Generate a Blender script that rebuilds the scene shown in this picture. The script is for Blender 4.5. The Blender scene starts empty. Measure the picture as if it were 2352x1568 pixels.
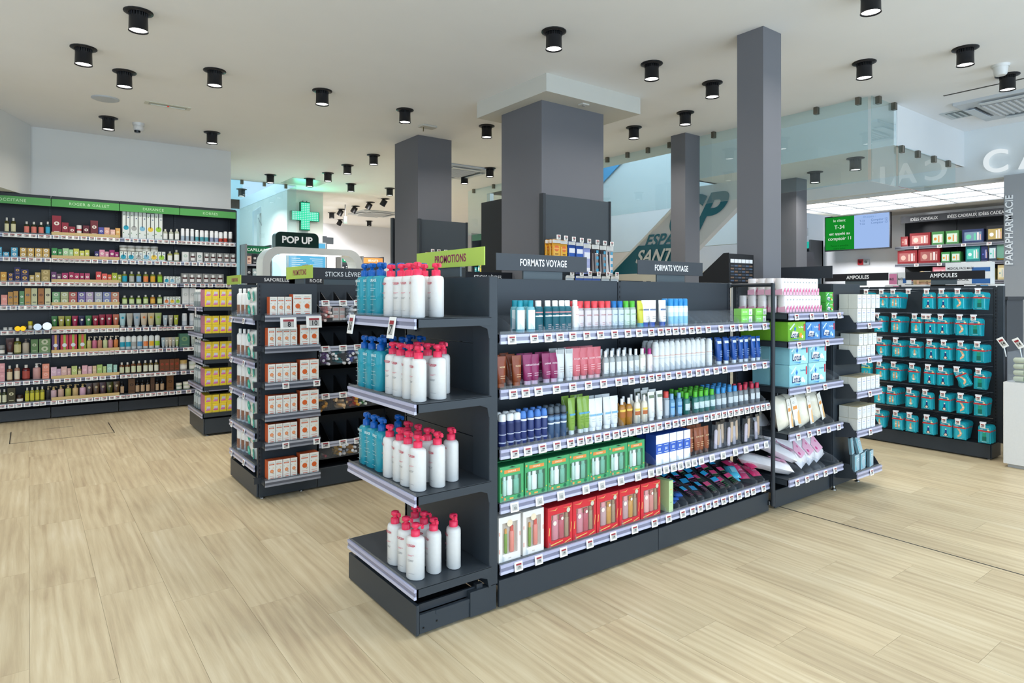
import bpy, math, random
from mathutils import Vector, Matrix
rnd = random.Random(7)
SC = bpy.context.scene
COL = SC.collection

# ---------------------------------------------------------------- camera, world, exposure
H = 1.34
cam_d = bpy.data.cameras.new('camera'); cam = bpy.data.objects.new('camera', cam_d); COL.objects.link(cam)
cam.location = (0, 0, H); cam.rotation_euler = (math.radians(90), 0, math.radians(-36.959))
cam_d.sensor_width = 36; cam_d.lens = 22.607; cam_d.shift_y = -0.045; cam_d.clip_start = .05
SC.camera = cam
SC.view_settings.view_transform = 'Standard'; SC.view_settings.look = 'None'
SC.view_settings.gamma = 1; SC.view_settings.use_curve_mapping = False
SC.view_settings.exposure = -0.1
W = bpy.data.worlds.new('world'); SC.world = W; W.use_nodes = True
bg = W.node_tree.nodes['Background']; bg.inputs[0].default_value = (.60, .80, 1.0, 1); bg.inputs[1].default_value = 1.3
SC.cycles.max_bounces = 7; SC.cycles.diffuse_bounces = 4; SC.cycles.transparent_max_bounces = 12
SC.cycles.caustics_reflective = False; SC.cycles.caustics_refractive = False
SC.cycles.sample_clamp_indirect = 4

def area(name, loc, rot, sx, sy, power, color, spread=180, shape='RECTANGLE'):
    d = bpy.data.lights.new(name, 'AREA'); d.shape = shape; d.size = sx; d.size_y = sy
    d.energy = power; d.color = color; d.spread = math.radians(spread)
    o = bpy.data.objects.new(name, d); COL.objects.link(o); o.location = loc; o.rotation_euler = rot
    return o
# daylight entering through the shop front behind the camera
area('daylight_front', (1.5, -3.3, 1.6), (math.radians(90), 0, 0), 13, 2.9, 410, (.68, .84, 1.0))
area('daylight_side', (-3.6, 2.6, 1.7), (math.radians(90), 0, math.radians(-90)), 9, 2.8, 35, (.95, .97, 1.0))

# area lamps added to brighten the two stairwells behind the hanging glass, as daylight
area('stair_fill', (8.0, 7.4, 4.9), (0, 0, 0), 2.2, 4.0, 85, (.88, .96, 1.0))
area('stair_fill_left', (2.75, 12.6, 4.6), (0, 0, 0), 1.2, 2.6, 45, (.78, .95, 1.0))

# ---------------------------------------------------------------- colours and materials
def lin(h):
    if not isinstance(h, str): return tuple(h)
    h = h.lstrip('#')
    if len(h) == 3: h = ''.join(ch*2 for ch in h)
    r = [int(h[i:i+2], 16)/255 for i in (0, 2, 4)]
    return tuple(x/12.92 if x <= .04045 else ((x+.055)/1.055)**2.4 for x in r) + (1,)
def nmat(name):
    m = bpy.data.materials.new(name); m.use_nodes = True; nt = m.node_tree
    return m, nt, nt.nodes['Principled BSDF']
def attr_mat(name, rough, metal=0, spec=.5, trans=0, coat=0, noise=.04, bump=0, nscale=60):
    m, nt, b = nmat(name)
    a = nt.nodes.new('ShaderNodeAttribute'); a.attribute_name = 'Col'
    tc = nt.nodes.new('ShaderNodeTexCoord'); n = nt.nodes.new('ShaderNodeTexNoise'); n.inputs['Scale'].default_value = nscale
    nt.links.new(tc.outputs['Object'], n.inputs['Vector'])
    mr = nt.nodes.new('ShaderNodeMapRange'); mr.inputs['To Min'].default_value = 1-noise; mr.inputs['To Max'].default_value = 1+noise
    nt.links.new(n.outputs['Fac'], mr.inputs['Value'])
    v = nt.nodes.new('ShaderNodeVectorMath'); v.operation = 'SCALE'
    nt.links.new(a.outputs['Color'], v.inputs[0]); nt.links.new(mr.outputs[0], v.inputs['Scale'])
    nt.links.new(v.outputs[0], b.inputs['Base Color'])
    b.inputs['Roughness'].default_value = rough; b.inputs['Metallic'].default_value = metal
    b.inputs['Specular IOR Level'].default_value = spec; b.inputs['Transmission Weight'].default_value = trans
    b.inputs['Coat Weight'].default_value = coat; b.inputs['IOR'].default_value = 1.4
    if bump:
        bp = nt.nodes.new('ShaderNodeBump'); bp.inputs['Strength'].default_value = bump; bp.inputs['Distance'].default_value = .001
        nt.links.new(n.outputs['Fac'], bp.inputs['Height']); nt.links.new(bp.outputs[0], b.inputs['Normal'])
    return m
M_PAPER = attr_mat('printed_card', .45)
M_PLAST = attr_mat('moulded_plastic', .28)
M_METAL = attr_mat('metal', .3, metal=1)
M_LIQ = attr_mat('tinted_bottle', .1, trans=.3, spec=.6)
M_FILM = attr_mat('plastic_film', .18, coat=.6, bump=.5, nscale=90)
M_STEEL = attr_mat('powder_coated_steel', .42, bump=.15, nscale=400, noise=.05)
M_WALL = attr_mat('painted_plaster', .85, noise=.015, nscale=4, bump=.05)
def glass_mat(name, color, alpha, rough=.0, boost=1.0):
    # thin sheet: tinted see-through plus a fresnel reflection
    m = bpy.data.materials.new(name); m.use_nodes = True; nt = m.node_tree; nt.nodes.clear()
    o = nt.nodes.new('ShaderNodeOutputMaterial'); t = nt.nodes.new('ShaderNodeBsdfTransparent'); t.inputs[0].default_value = color
    g = nt.nodes.new('ShaderNodeBsdfGlossy'); g.inputs['Roughness'].default_value = rough; g.inputs[0].default_value = (1, 1, 1, 1)
    d = nt.nodes.new('ShaderNodeBsdfDiffuse'); d.inputs[0].default_value = color
    lw = nt.nodes.new('ShaderNodeFresnel'); lw.inputs['IOR'].default_value = 1.45
    mm = nt.nodes.new('ShaderNodeMath'); mm.operation = 'MULTIPLY'; mm.inputs[1].default_value = boost; mm.use_clamp = True
    ge = nt.nodes.new('ShaderNodeNewGeometry'); ff = nt.nodes.new('ShaderNodeMath'); ff.operation = 'SUBTRACT'; ff.inputs[0].default_value = 1
    nt.links.new(ge.outputs['Backfacing'], ff.inputs[1]); fm = nt.nodes.new('ShaderNodeMath'); fm.operation = 'MULTIPLY'
    nt.links.new(lw.outputs[0], fm.inputs[0]); nt.links.new(ff.outputs[0], fm.inputs[1]); nt.links.new(fm.outputs[0], mm.inputs[0])
    m1 = nt.nodes.new('ShaderNodeMixShader'); m1.inputs[0].default_value = alpha
    m2 = nt.nodes.new('ShaderNodeMixShader')
    nt.links.new(t.outputs[0], m1.inputs[1]); nt.links.new(d.outputs[0], m1.inputs[2])
    nt.links.new(mm.outputs[0], m2.inputs[0]); nt.links.new(m1.outputs[0], m2.inputs[1]); nt.links.new(g.outputs[0], m2.inputs[2])
    nt.links.new(m2.outputs[0], o.inputs[0]); return m
M_CLEAR = glass_mat('clear_acrylic', (.93, .95, .97, 1), .04, .08, .55)
M_PANE = glass_mat('smoke_screen_glass', (.86, .94, .95, 1), .03, .0, 1.8)
M_RAIL = attr_mat('clear_ticket_rail', .2, coat=.5)
def emis(name, color, s):
    m = bpy.data.materials.new(name); m.use_nodes = True; nt = m.node_tree; nt.nodes.clear()
    o = nt.nodes.new('ShaderNodeOutputMaterial'); e = nt.nodes.new('ShaderNodeEmission')
    if color is None:
        a = nt.nodes.new('ShaderNodeAttribute'); a.attribute_name = 'Col'; nt.links.new(a.outputs['Color'], e.inputs[0])
    else: e.inputs[0].default_value = color
    e.inputs[1].default_value = s; nt.links.new(e.outputs[0], o.inputs[0]); return m
M_LAMP = emis('lamp_glow', (1, .97, .93, 1), 6)
M_SCREEN = emis('backlit_print', None, 1.0)
M_PANEL = emis('light_panel_glow', (.95, .98, 1, 1), 4.6)
MATS = dict(paper=M_PAPER, plast=M_PLAST, metal=M_METAL, liq=M_LIQ, film=M_FILM, steel=M_STEEL, clear=M_CLEAR, wall=M_WALL,
            pane=M_PANE, rail=M_RAIL, lamp=M_LAMP, screen=M_SCREEN, panel=M_PANEL)

# ---------------------------------------------------------------- text glyphs as flat triangles, cached per string
_T = {}
def text_geo(s, bold=0.0, spacing=1.0, res=3):
    k = (s, bold, spacing, res)
    if k not in _T:
        cu = bpy.data.curves.new('t', 'FONT'); cu.body = s; cu.size = 1; cu.align_x = 'CENTER'; cu.align_y = 'CENTER'
        cu.resolution_u = res; cu.offset = bold; cu.space_character = spacing
        o = bpy.data.objects.new('t', cu); COL.objects.link(o)
        bpy.context.view_layer.update()
        me = o.evaluated_get(bpy.context.evaluated_depsgraph_get()).to_mesh()
        vs = [tuple(v.co) for v in me.vertices]; fs = [tuple(p.vertices) for p in me.polygons if p.normal.z >= 0 or True]
        xs = [v[0] for v in vs] or [0]; ys = [v[1] for v in vs] or [0]
        cx, cy = (min(xs)+max(xs))/2, (min(ys)+max(ys))/2
        _T[k] = ([(v[0]-cx, v[1]-cy) for v in vs], fs, max(xs)-min(xs), max(ys)-min(ys))
        bpy.data.objects.remove(o); bpy.data.curves.remove(cu)
    return _T[k]

# ---------------------------------------------------------------- mesh builder with a colour per face
class MB:
    def __init__(s): s.v = []; s.f = []; s.c = []; s.m = []; s.sm = []
    def add(s, vs, fs, col, m='paper', sm=False):
        b = len(s.v); s.v += [tuple(v) for v in vs]
        for i, f in enumerate(fs):
            s.f.append(tuple(b+j for j in f)); s.c.append(col[i] if isinstance(col, list) else col); s.m.append(m); s.sm.append(sm)
        return s
    def box(s, x0, x1, y0, y1, z0, z1, col, m='paper', front=None, top=None, b=0):
        if x0 > x1: x0, x1 = x1, x0
        if y0 > y1: y0, y1 = y1, y0
        if z0 > z1: z0, z1 = z1, z0
        if b:   # bevelled vertical + horizontal edges (front/top chamfer)
            X = [x0, x0+b, x1-b, x1]; Z = [z0, z0+b, z1-b, z1]
            ring = lambda y, i: [(x0+i, y, z0+i), (x1-i, y, z0+i), (x1-i, y, z1-i), (x0+i, y, z1-i)]
            vs = ring(y0, b)+ring(y0+b, 0)+ring(y1-b, 0)+ring(y1, b); fs = [(0, 1, 2, 3)]
            for k in range(3):
                for j in range(4): fs.append((4*k+j, 4*k+4+j, 4*k+4+(j+1) % 4, 4*k+(j+1) % 4))
            fs.append((15, 14, 13, 12)); cols = [front or col]+[col]*13
            return s.add(vs, fs, cols, m)
        vs = [(x0, y0, z0), (x1, y0, z0), (x1, y0, z1), (x0, y0, z1), (x0, y1, z0), (x1, y1, z0), (x1, y1, z1), (x0, y1, z1)]
        fs = [(0, 1, 2, 3), (5, 4, 7, 6), (4, 0, 3, 7), (1, 5, 6, 2), (3, 2, 6, 7), (4, 5, 1, 0)]
        return s.add(vs, fs, [front or col, col, col, col, top or col, col], m)
    def lathe(s, prof, col, m='plast', n=12, sx=1, sy=1, cx=0, cy=0, cz=0, caps=True, sq=0):
        rings = []
        for r, z in prof:
            ring = []
            for k in range(n):
                a = 2*math.pi*k/n+math.pi/n; ca, sa = math.cos(a), math.sin(a)
                q = 1/max(abs(ca), abs(sa))**sq if sq else 1
                ring.append((cx+r*ca*sx*q, cy+r*sa*sy*q, cz+z))
            rings.append(ring)
        vs = [p for r in rings for p in r]; fs = []
        for i in range(len(prof)-1):
            for k in range(n): fs.append((i*n+k, i*n+(k+1) % n, (i+1)*n+(k+1) % n, (i+1)*n+k))
        cols = col if not isinstance(col, list) else [col[min(i//n, len(col)-1)] for i in range(len(fs))]
        s.add(vs, fs, cols, m, True)
        if caps:
            c0 = col[0] if isinstance(col, list) else col; c1 = col[-1] if isinstance(col, list) else col
            s.add(rings[0], [tuple(reversed(range(n)))], c0, m); s.add(rings[-1], [tuple(range(n))], c1, m)
        return s
    def tube(s, a, b, r, col, m='steel', n=8):
        a, b = Vector(a), Vector(b); d = (b-a).normalized(); u = d.orthogonal().normalized(); w = d.cross(u)
        vs = [p+(u*math.cos(2*math.pi*k/n)+w*math.sin(2*math.pi*k/n))*r for p in (a, b) for k in range(n)]
        s.add(vs, [(k, (k+1) % n, n+(k+1) % n, n+k) for k in range(n)], col, m, True)
        s.add(vs, [tuple(reversed(range(n)))], col, m); s.add(vs, [tuple(range(n, 2*n))], col, m); return s
    def quad(s, x0, x1, z0, z1, y, col, m='paper'):
        return s.add([(x0, y, z0), (x1, y, z0), (x1, y, z1), (x0, y, z1)], [(0, 1, 2, 3)], col, m)
    def disc(s, cx, cz, r, y, col, m='paper', n=14, sx=1):
        return s.add([(cx+r*sx*math.cos(2*math.pi*k/n), y, cz+r*math.sin(2*math.pi*k/n)) for k in range(n)], [tuple(range(n))], col, m)
    def poly(s, pts, y0, y1, col, m='steel'):   # prism: outline (x,z) counter-clockwise seen from the front
        n = len(pts); vs = [(x, y0, z) for x, z in pts]+[(x, y1, z) for x, z in pts]
        fs = [tuple(range(n)), tuple(reversed(range(n, 2*n)))]+[(k, n+k, n+(k+1) % n, (k+1) % n) for k in range(n)]
        return s.add(vs, fs, col, m)
    def polyx(s, pts, x0, x1, col, m='steel'):  # prism: outline (y,z), thickness along x
        n = len(pts); vs = [(x0, y, z) for y, z in pts]+[(x1, y, z) for y, z in pts]
        fs = [tuple(reversed(range(n))), tuple(range(n, 2*n))]+[(k, (k+1) % n, n+(k+1) % n, n+k) for k in range(n)]
        return s.add(vs, fs, col, m)
    def text(s, t, cx, cz, size, y, col, m='paper', bold=0.0, ex=0, sx=1, maxw=None, spacing=1.0, shear=0):
        vs, fs, w, h = text_geo(t, bold, spacing, 8 if size > .12 else 4 if size > .04 else 2)
        if maxw and w*size*sx > maxw: sx = maxw/(w*size)
        f = lambda yy: [(cx+(a+b*shear)*size*sx, yy, cz+b*size) for a, b in vs]
        if ex: 
            s.add(f(y-ex), fs, col, m)
            ed = {}
            for q in fs:
                for i in range(len(q)):
                    e = (q[i], q[(i+1) % len(q)]); k = tuple(sorted(e)); ed[k] = None if k in ed else e
            n = len(vs); vv = f(y-ex)+f(y)
            s.add(vv, [(e[1], e[0], n+e[0], n+e[1]) for e in ed.values() if e], col, m)
        else: s.add(f(y), fs, col, m)
        return s
    def tf(s, mat, start=0):
        s.v = s.v[:start]+[tuple(mat @ Vector(v)) for v in s.v[start:]]; return s
    def mesh(s, name):
        me = bpy.data.meshes.new(name); me.from_pydata(s.v, [], s.f)
        names = list(dict.fromkeys(s.m)); [me.materials.append(MATS[n]) for n in names]
        me.polygons.foreach_set('material_index', [names.index(x) for x in s.m])
        me.polygons.foreach_set('use_smooth', s.sm)
        at = me.color_attributes.new('Col', 'FLOAT_COLOR', 'CORNER'); buf = []; cache = {}
        for f, c in zip(s.f, s.c):
            if c not in cache: cache[c] = list(lin(c))
            buf += cache[c]*len(f)
        at.data.foreach_set('color', buf); me.update(); return me

# ---------------------------------------------------------------- things and parts
def link(name, data, parent=None, loc=(0, 0, 0), rz=0, rot=None):
    o = bpy.data.objects.new(name, data); COL.objects.link(o); o.location = loc
    o.rotation_euler = rot or (0, 0, rz)
    if parent is not None: o.parent = parent
    return o
def tag(o, label, cat, group=None):
    if len(label.replace('-', '').split()) > 16: print('LONG', label)
    o['label'] = label; o['category'] = cat
    if group: o['group'] = group
    return o
ORG = {}
def fixture(name, label, cat, loc, group=None):
    o = link(name, None, None, loc); ORG[o] = Vector(loc); return tag(o, label, cat, group)
def P(name, mb, par):      # a part given in world coordinates under an unrotated fixture
    L = ORG[par]; me = mb.mesh(name)
    me.transform(Matrix.Translation(-L)); o = link(name, me, par); ORG[o] = L; return o
def struct(name, mb, parent=None):
    o = link(name, mb.mesh(name), parent)
    if parent is None: o['kind'] = 'structure'
    return o
ORD = 'zero first second third fourth fifth sixth seventh eighth ninth tenth eleventh twelfth thirteenth fourteenth fifteenth sixteenth seventeenth eighteenth nineteenth twentieth'.split()
def ordn(n):
    if n <= 20: return ORD[n]
    return {2: 'twenty', 3: 'thirty', 4: 'forty', 5: 'fifty'}[n//10]+'-'+(ORD[n % 10] if n % 10 else 'and-tenth')
CNT = {}
def lab(desc, where):
    CNT[(desc, where)] = n = CNT.get((desc, where), 0)+1
    return desc, n, where
KC = {}
def kind(fn, *a, **k):    # cache of product kinds: list of (part name, mesh)
    key = (fn.__name__, a, tuple(sorted(k.items())))
    if key not in KC: KC[key] = [(n, mb.mesh(n)) for n, mb in fn(*a, **k)]
    return KC[key]
PEND = {}
def put(parts, name, desc, cat, where, loc, rz=0, tilt=None, group=None):
    rot = tilt or (0, 0, rz)
    if len(parts) == 1: r = link(name, parts[0][1], None, loc, rot=rot)
    else:
        r = link(name, None, None, loc, rot=rot); sub = None
        for n, me in parts:
            if n.startswith('>'): link(n[1:], me, sub)
            else: sub = link(n, me, r)
    r['category'] = cat; r['group'] = group or (name.replace('_', ' ')+'s on the '+where)
    PEND.setdefault((desc, where), []).append(r); return r
def flush_labels():
    for (desc, where), L in PEND.items():
        if len(L) == 1: L[0]['label'] = f'{desc}, {where}'
        else:
            for i, o in enumerate(L): o['label'] = f'{desc}, {ordn(i+1)} from left, {where}'
        if len(L[0]['label'].replace('-', ' ').split()) > 16: print('LONG', L[0]['label'])

# ================================================================ THE SETTING
CEIL = 3.2
GREY = '#6d6e73'
# --- floor: wood-look porcelain planks, 0.25 x 1.01 m, stepped by a quarter
m, nt, b = nmat('oak_plank_tile')
tc = nt.nodes.new('ShaderNodeTexCoord'); oi = nt.nodes.new('ShaderNodeObjectInfo'); ge = nt.nodes.new('ShaderNodeNewGeometry')
ad = nt.nodes.new('ShaderNodeMath'); ad.operation = 'ADD'; nt.links.new(oi.outputs['Random'], ad.inputs[0]); nt.links.new(ge.outputs['Random Per Island'], ad.inputs[1])
off = nt.nodes.new('ShaderNodeVectorMath'); off.operation = 'SCALE'; off.inputs[0].default_value = (31, 47, 13); nt.links.new(ad.outputs[0], off.inputs['Scale'])
av = nt.nodes.new('ShaderNodeVectorMath'); av.operation = 'ADD'; nt.links.new(tc.outputs['Object'], av.inputs[0]); nt.links.new(off.outputs[0], av.inputs[1])
def mapped(scale):
    mp = nt.nodes.new('ShaderNodeMapping'); mp.inputs['Scale'].default_value = scale; nt.links.new(av.outputs[0], mp.inputs[0]); return mp
def noise(scale, s, d, det=6, dist=0):
    n = nt.nodes.new('ShaderNodeTexNoise'); n.inputs['Scale'].default_value = s; n.inputs['Detail'].default_value = det; n.inputs['Roughness'].default_value = d
    n.inputs['Distortion'].default_value = dist; nt.links.new(mapped(scale).outputs[0], n.inputs['Vector']); return n
n1 = noise((13, .9, 1), 1.3, .6, 5, 1.2); n2 = noise((90, 3.5, 1), 1.6, .65, 5, .4); n3 = noise((3.2, 1.1, 1), 1.2, .5, 2, .3)
wv = nt.nodes.new('ShaderNodeTexWave'); wv.bands_direction = 'X'; wv.inputs['Scale'].default_value = 4.5; wv.inputs['Distortion'].default_value = 14; wv.inputs['Detail'].default_value = 3; wv.inputs['Detail Scale'].default_value = .6
nt.links.new(mapped((1.6, .16, 1)).outputs[0], wv.inputs['Vector'])
def mix(a, bb, f):
    x = nt.nodes.new('ShaderNodeMath'); x.operation = 'MULTIPLY_ADD'; nt.links.new(a, x.inputs[0]); x.inputs[1].default_value = f
    if hasattr(bb, 'links'): nt.links.new(bb, x.inputs[2])
    else: x.inputs[2].default_value = bb
    return x.outputs[0]
s_ = mix(n1.outputs['Fac'], mix(n2.outputs['Fac'], mix(n3.outputs['Fac'], mix(wv.outputs['Fac'], 0.0, .10), .42), .20), .50)
cr = nt.nodes.new('ShaderNodeValToRGB'); el = cr.color_ramp.elements
el[0].position = .40; el[0].color = lin('#ab977a'); el[1].position = .82; el[1].color = lin('#d8cbb0')
e = cr.color_ramp.elements.new(.58); e.color = lin('#c3b291')
e = cr.color_ramp.elements.new(.70); e.color = lin('#cebf9f')
nt.links.new(s_, cr.inputs[0])
hs = nt.nodes.new('ShaderNodeHueSaturation'); mr = nt.nodes.new('ShaderNodeMapRange'); mr.inputs['From Max'].default_value = 1.0; mr.inputs['To Min'].default_value = .93; mr.inputs['To Max'].default_value = 1.06
fr = nt.nodes.new('ShaderNodeMath'); fr.operation = 'FRACT'; nt.links.new(ad.outputs[0], fr.inputs[0]); nt.links.new(fr.outputs[0], mr.inputs['Value'])
nt.links.new(mr.outputs[0], hs.inputs['Value']); nt.links.new(cr.outputs[0], hs.inputs['Color']); nt.links.new(hs.outputs[0], b.inputs['Base Color'])
b.inputs['Roughness'].default_value = .42; b.inputs['Specular IOR Level'].default_value = .35
bp = nt.nodes.new('ShaderNodeBump'); bp.inputs['Strength'].default_value = .12; bp.inputs['Distance'].default_value = .002; nt.links.new(n2.outputs['Fac'], bp.inputs['Height']); nt.links.new(bp.outputs[0], b.inputs['Normal'])
MATS['wood'] = m
mb = MB().box(-4.2, 18, -3.6, 18.5, -.1, -.0025, '#bdb5a4', 'wall'); floor = struct('floor', mb)
pk = MB().box(-.1250, .1250, -.5045, .5045, -.012, 0, '#c8b898', 'wood', b=0).mesh('plank')
rest = MB(); cells = []
CA, SA = 0.601, 0.799
for i in range(-16, 72):
    for k in range(-6, 16):
        x = .005+.251*i+.1255; y = 3.64-.2535*i+1.01*(k+int(i*.251))+.505
        if not (-3.9 < x < 18 and -3.4 < y < 18.2): continue
        d = CA*x+SA*y; l = SA*x-CA*y
        vis = d > .6 and abs(l/d) < .86
        cells.append((0 if vis else 1, math.hypot(x, y), x, y))
cells.sort(); 
for n_, (v_, q_, x, y) in enumerate(cells):
    if n_ < 300: link('plank', pk, floor, (x, y, 0))
    else: rest.box(x-.1250, x+.1250, y-.5045, y+.5045, -.012, 0, '#c8b898', 'wood')
o = link('planks', rest.mesh('planks'), floor); o['kind'] = 'stuff'
# dark movement joint and the floor hatch frame
struct('trim_1', MB().box(3.806, 3.814, -3, 2.25, -.001, .0012, '#3c3a38', 'steel'))
hx0, hy0 = (-0.134,7.364); hx1, hy1 = (0.674,7.356)
hb = MB()
for a in ((hx0, hx1, hy0-.004, hy0+.004), (hx0-.004, hx0+.004, hy0, hy0+.62), (hx1-.004, hx1+.004, hy0, hy0+.62)): hb.box(*a, -.001, .0012, '#55534e', 'metal')
hb.box(hx0+.25, hx0+.5, hy0+.60, hy0+.61, -.001, .0012, '#8a8578', 'metal')
struct('trim_2', hb)

WHITE = '#cfcdc6'
def W_(name, *boxes, col='#d4d3cf', m='wall'):
    mb = MB()
    for q in boxes: mb.box(*q[:6], q[6] if len(q) > 6 else col, m)
    return struct(name, mb)
# ceiling at 3.2 m with the stair void behind the hanging glass, lowered to 2.8 m over the counters
CE = '#f3f5f8'
W_('ceiling', (-4.2, 6.25, -3.6, 10.95, 3.2, 3.4), (-4.2, 2.1, 10.95, 18.5, 3.2, 3.4), (3.64, 6.25, 10.95, 18.5, 3.2, 3.4), (2.1, 3.64, 14.6, 18.5, 3.2, 3.4), (6.25, 18, -3.6, 2.75, 3.2, 3.4), (6.25, 6.72, 2.75, 18.5, 3.2, 3.4),
   (6.72, 8.5, 2.76, 5.15, 2.8, 3.4), (8.5, 18, 2.2, 5.15, 3.3, 3.4), (6.72, 18, 9.6, 18.5, 3.2, 3.4), col=CE)
# lowered box over the aisle (daylit face) and the sign wall over the checkout
W_('ceiling_drop', (6.77, 8.5, 2.75, 2.77, 2.8, 3.2), col='#dfe2e4')
ctr = W_('wall_checkout', (8.5, 8.6, -3.6, 2.75, 2.63, 3.2), (8.5, 8.6, 2.75, 5.15, 2.63, 2.8), col='#e2e8ea')
W_('wall_right', (8.4, 8.6, -3.6, 2.35, 0, 2.63), col='#a4a6a9')
# left wall, its bulkhead over the shelving and the return to the glazed stair
W_('wall_left', (0.02, 2.096, 8.84, 9.0, 0, 3.2), (-4.2, .02, 8.84, 9.0, 0, 3.2), (2.0, 2.096, 9.0, 10.4, 0, 3.2), col='#dcddda')
bx = MB(); z0, z1 = 2.42, 3.2
pts = [(.02, 8.84), (.02, 8.78), (-.9, 6.57), (-4.2, 6.57), (-4.2, 8.84)]
n = len(pts); bx.add([(x, y, z) for z in (z0, z1) for x, y in pts], [tuple(range(n)), tuple(reversed(range(n, 2*n)))]+[(k, n+k, n+(k+1) % n, (k+1) % n) for k in range(n)], '#dcddda', 'wall')
struct('wall_bulkhead', bx)
W_('wall_side', (-4.2, -4.1, 7.0, 8.9, 0, 3.2), col='#c4c4c0')
# shop front behind the camera: piers, lintel and tall panes that let the daylight in
mb = MB()
for x in range(-4, 19, 3): mb.box(x, x+.15, -3.6, -3.45, 0, 3.2, '#3b3e42', 'steel')
mb.box(-4.2, 18, -3.6, -3.45, 3.05, 3.2, '#3b3e42', 'steel').box(-4.2, 18, -3.6, -3.45, 0, .2, '#3b3e42', 'steel'); struct('window_1', mb)
mb = MB()
for y in range(-3, 8, 3): mb.box(-4.2, -4.05, y, y+.15, 0, 3.2, '#3b3e42', 'steel')
mb.box(-4.2, -4.05, -3.6, 7.0, 3.05, 3.2, '#3b3e42', 'steel').box(-4.2, -4.05, -3.6, 7.0, 0, .2, '#3b3e42', 'steel'); struct('window_2', mb)
# green-cross wall, far walls
W_('wall_cross', (3.643, 4.289, 11.42, 11.9, 0, 3.2), (3.643, 3.75, 11.9, 18.2, 0, 3.2), col='#dedfd8')
W_('wall_far', (3.7, 18, 16.2, 16.4, 0, 3.2), col='#eceef6')
W_('wall_back', (10.9, 11.1, 2.2, 5.6, 0, 3.3), (11.6, 11.8, 5.6, 16.2, 0, 3.2), col='#f5f5f8')
W_('wall_far_side', (17.8, 18, -3.6, 18.5, 0, 3.4), (8.6, 18, 2.2, 2.3, 0, 3.3), (6.72, 6.8, 9.6, 9.7, 2.8, 3.4), col='#cfd2d6')
# pale plaster of the stairwell behind the glass (left and right voids)
W_('wall_stairwell', (9.4, 9.5, 5.15, 9.7, 2.2, 5.0), (6.72, 9.5, 9.6, 9.7, 3.2, 5.0), (6.72, 9.5, 5.1, 5.15, 2.8, 5.0), col='#c2cdd1')
W_('wall_stairwell_left', (2.0, 3.7, 14.6, 14.7, 0, 4.7), (2.0, 2.1, 10.95, 14.7, 0, 4.7), (2.1, 3.64, 10.92, 10.95, 3.2, 4.7), col='#bfd9df')
# columns
def column(x0, x1, y0, y1, z1=CEIL, col=GREY): W_('pillar', (x0, x1, y0, y1, 0, z1), col=col)
column(3.606, 4.06, 6.604, 7.19); column(5.998, 6.262, 4.68, 4.885); column(4.054, 4.279, 2.504, 2.709)
W_('pillar', (3.585, 4.342, 4.334, 4.929, 0, 3.048), col=GREY)
W_('ceiling_beam', (3.459, 4.617, 4.12, 5.16, 3.048, 3.2), col='#cfcfc8')
column(7.6, 7.85, 4.246, 4.471, 2.8)
# --- hanging smoke-screen glass with steel clips
def glass_run(name, runs, label, clips):
    r = fixture(name, label, 'glass screen', (runs[0][0], runs[0][2], 3.2))
    for x0, x1, y0, y1, z0, z1 in runs: P('glass_pane', MB().box(x0, x1, y0, y1, z0, z1, '#ddeeee', 'pane'), r)
    for x, y, z in clips: P('clip', MB().box(x-.022, x+.022, y-.022, y+.022, z-.06, z+.01, '#77736a', 'metal', b=.004), r)
ys = [2.79, 5.15, 7.6, 9.6]
glass_run('glass_screen', [(6.245, 6.253, ys[i]+.004, ys[i+1]-.004, 2.4, 3.19) for i in range(3)]+[(6.25, 6.76, 2.756, 2.764, 2.4, 3.19)],
          'clear glass smoke screen hung from the ceiling in front of the stair',
          [(6.235, y, 3.19) for y in [6.149,5.786,5.441,5.097,4.469,3.275,2.873]]+[(6.235, y, 3.19) for y in (7.0, 7.6, 8.2, 8.8, 9.4)]+[(x, 2.745, 3.19) for x in (6.356, 6.687)])
glass_run('glass_screen', [(6.77, 8.2, 2.736, 2.744, 2.4, 2.80)], 'low clear glass strip clipped under the lowered ceiling box',
          [(x, 2.735, 2.795) for x in (6.832, 7.207, 7.609, 7.994)])
glass_run('glass_screen', [(2.1, 3.63, 10.9, 10.908, 0.1, 3.19)], 'tall glass pane between shelving wall and green cross wall',
          [(x, 10.89, 3.19) for x in (2.75, 3.1, 3.45)])
# --- stairs behind the glass: sloping side panel with lettering
st = fixture('staircase', 'pale staircase side panel with teal lettering rising behind the glass', 'staircase', (7.2, 6, 1.6))
def yz(mb_pts, x0, x1, col, m='wall'): return MB().polyx(mb_pts, x0, x1, col, m)
P('side_panel', yz([(7.3, 1.50), (5.45, 1.95), (4.70, 2.55), (4.40, 2.80), (5.42, 2.80), (5.55, 2.79)], 7.2, 7.3, '#d3d3d3'), st)
P('handrail', yz([(7.3, 1.50), (5.42, 2.84), (5.38, 2.84), (7.26, 1.48)], 7.17, 7.2, '#e6e2d8'), st)
P('skirt_panel', yz([(7.06, 1.66), (5.4, 1.66), (5.4, 2.05), (6.5, 2.07)], 7.18, 7.2, '#22616e', 'plast'), st)
P('base_panel', yz([(7.4, 1.2), (4.9, 1.2), (4.9, 1.66), (7.3, 1.66)], 7.17, 7.2, '#dcd6c6'), st)
def sidetext(s, yc, zc, size, col, par, x=7.19, shear=.25, bold=.02, maxw=None, m='plast'):
    mb = MB().text(s, 0, 0, size, 0, col, m, bold, ex=.004, shear=shear, maxw=maxw)
    mb.tf(Matrix.Translation((x, yc, zc)) @ Matrix.Rotation(math.radians(-90), 4, 'Z')); P('lettering', mb, par)
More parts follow.
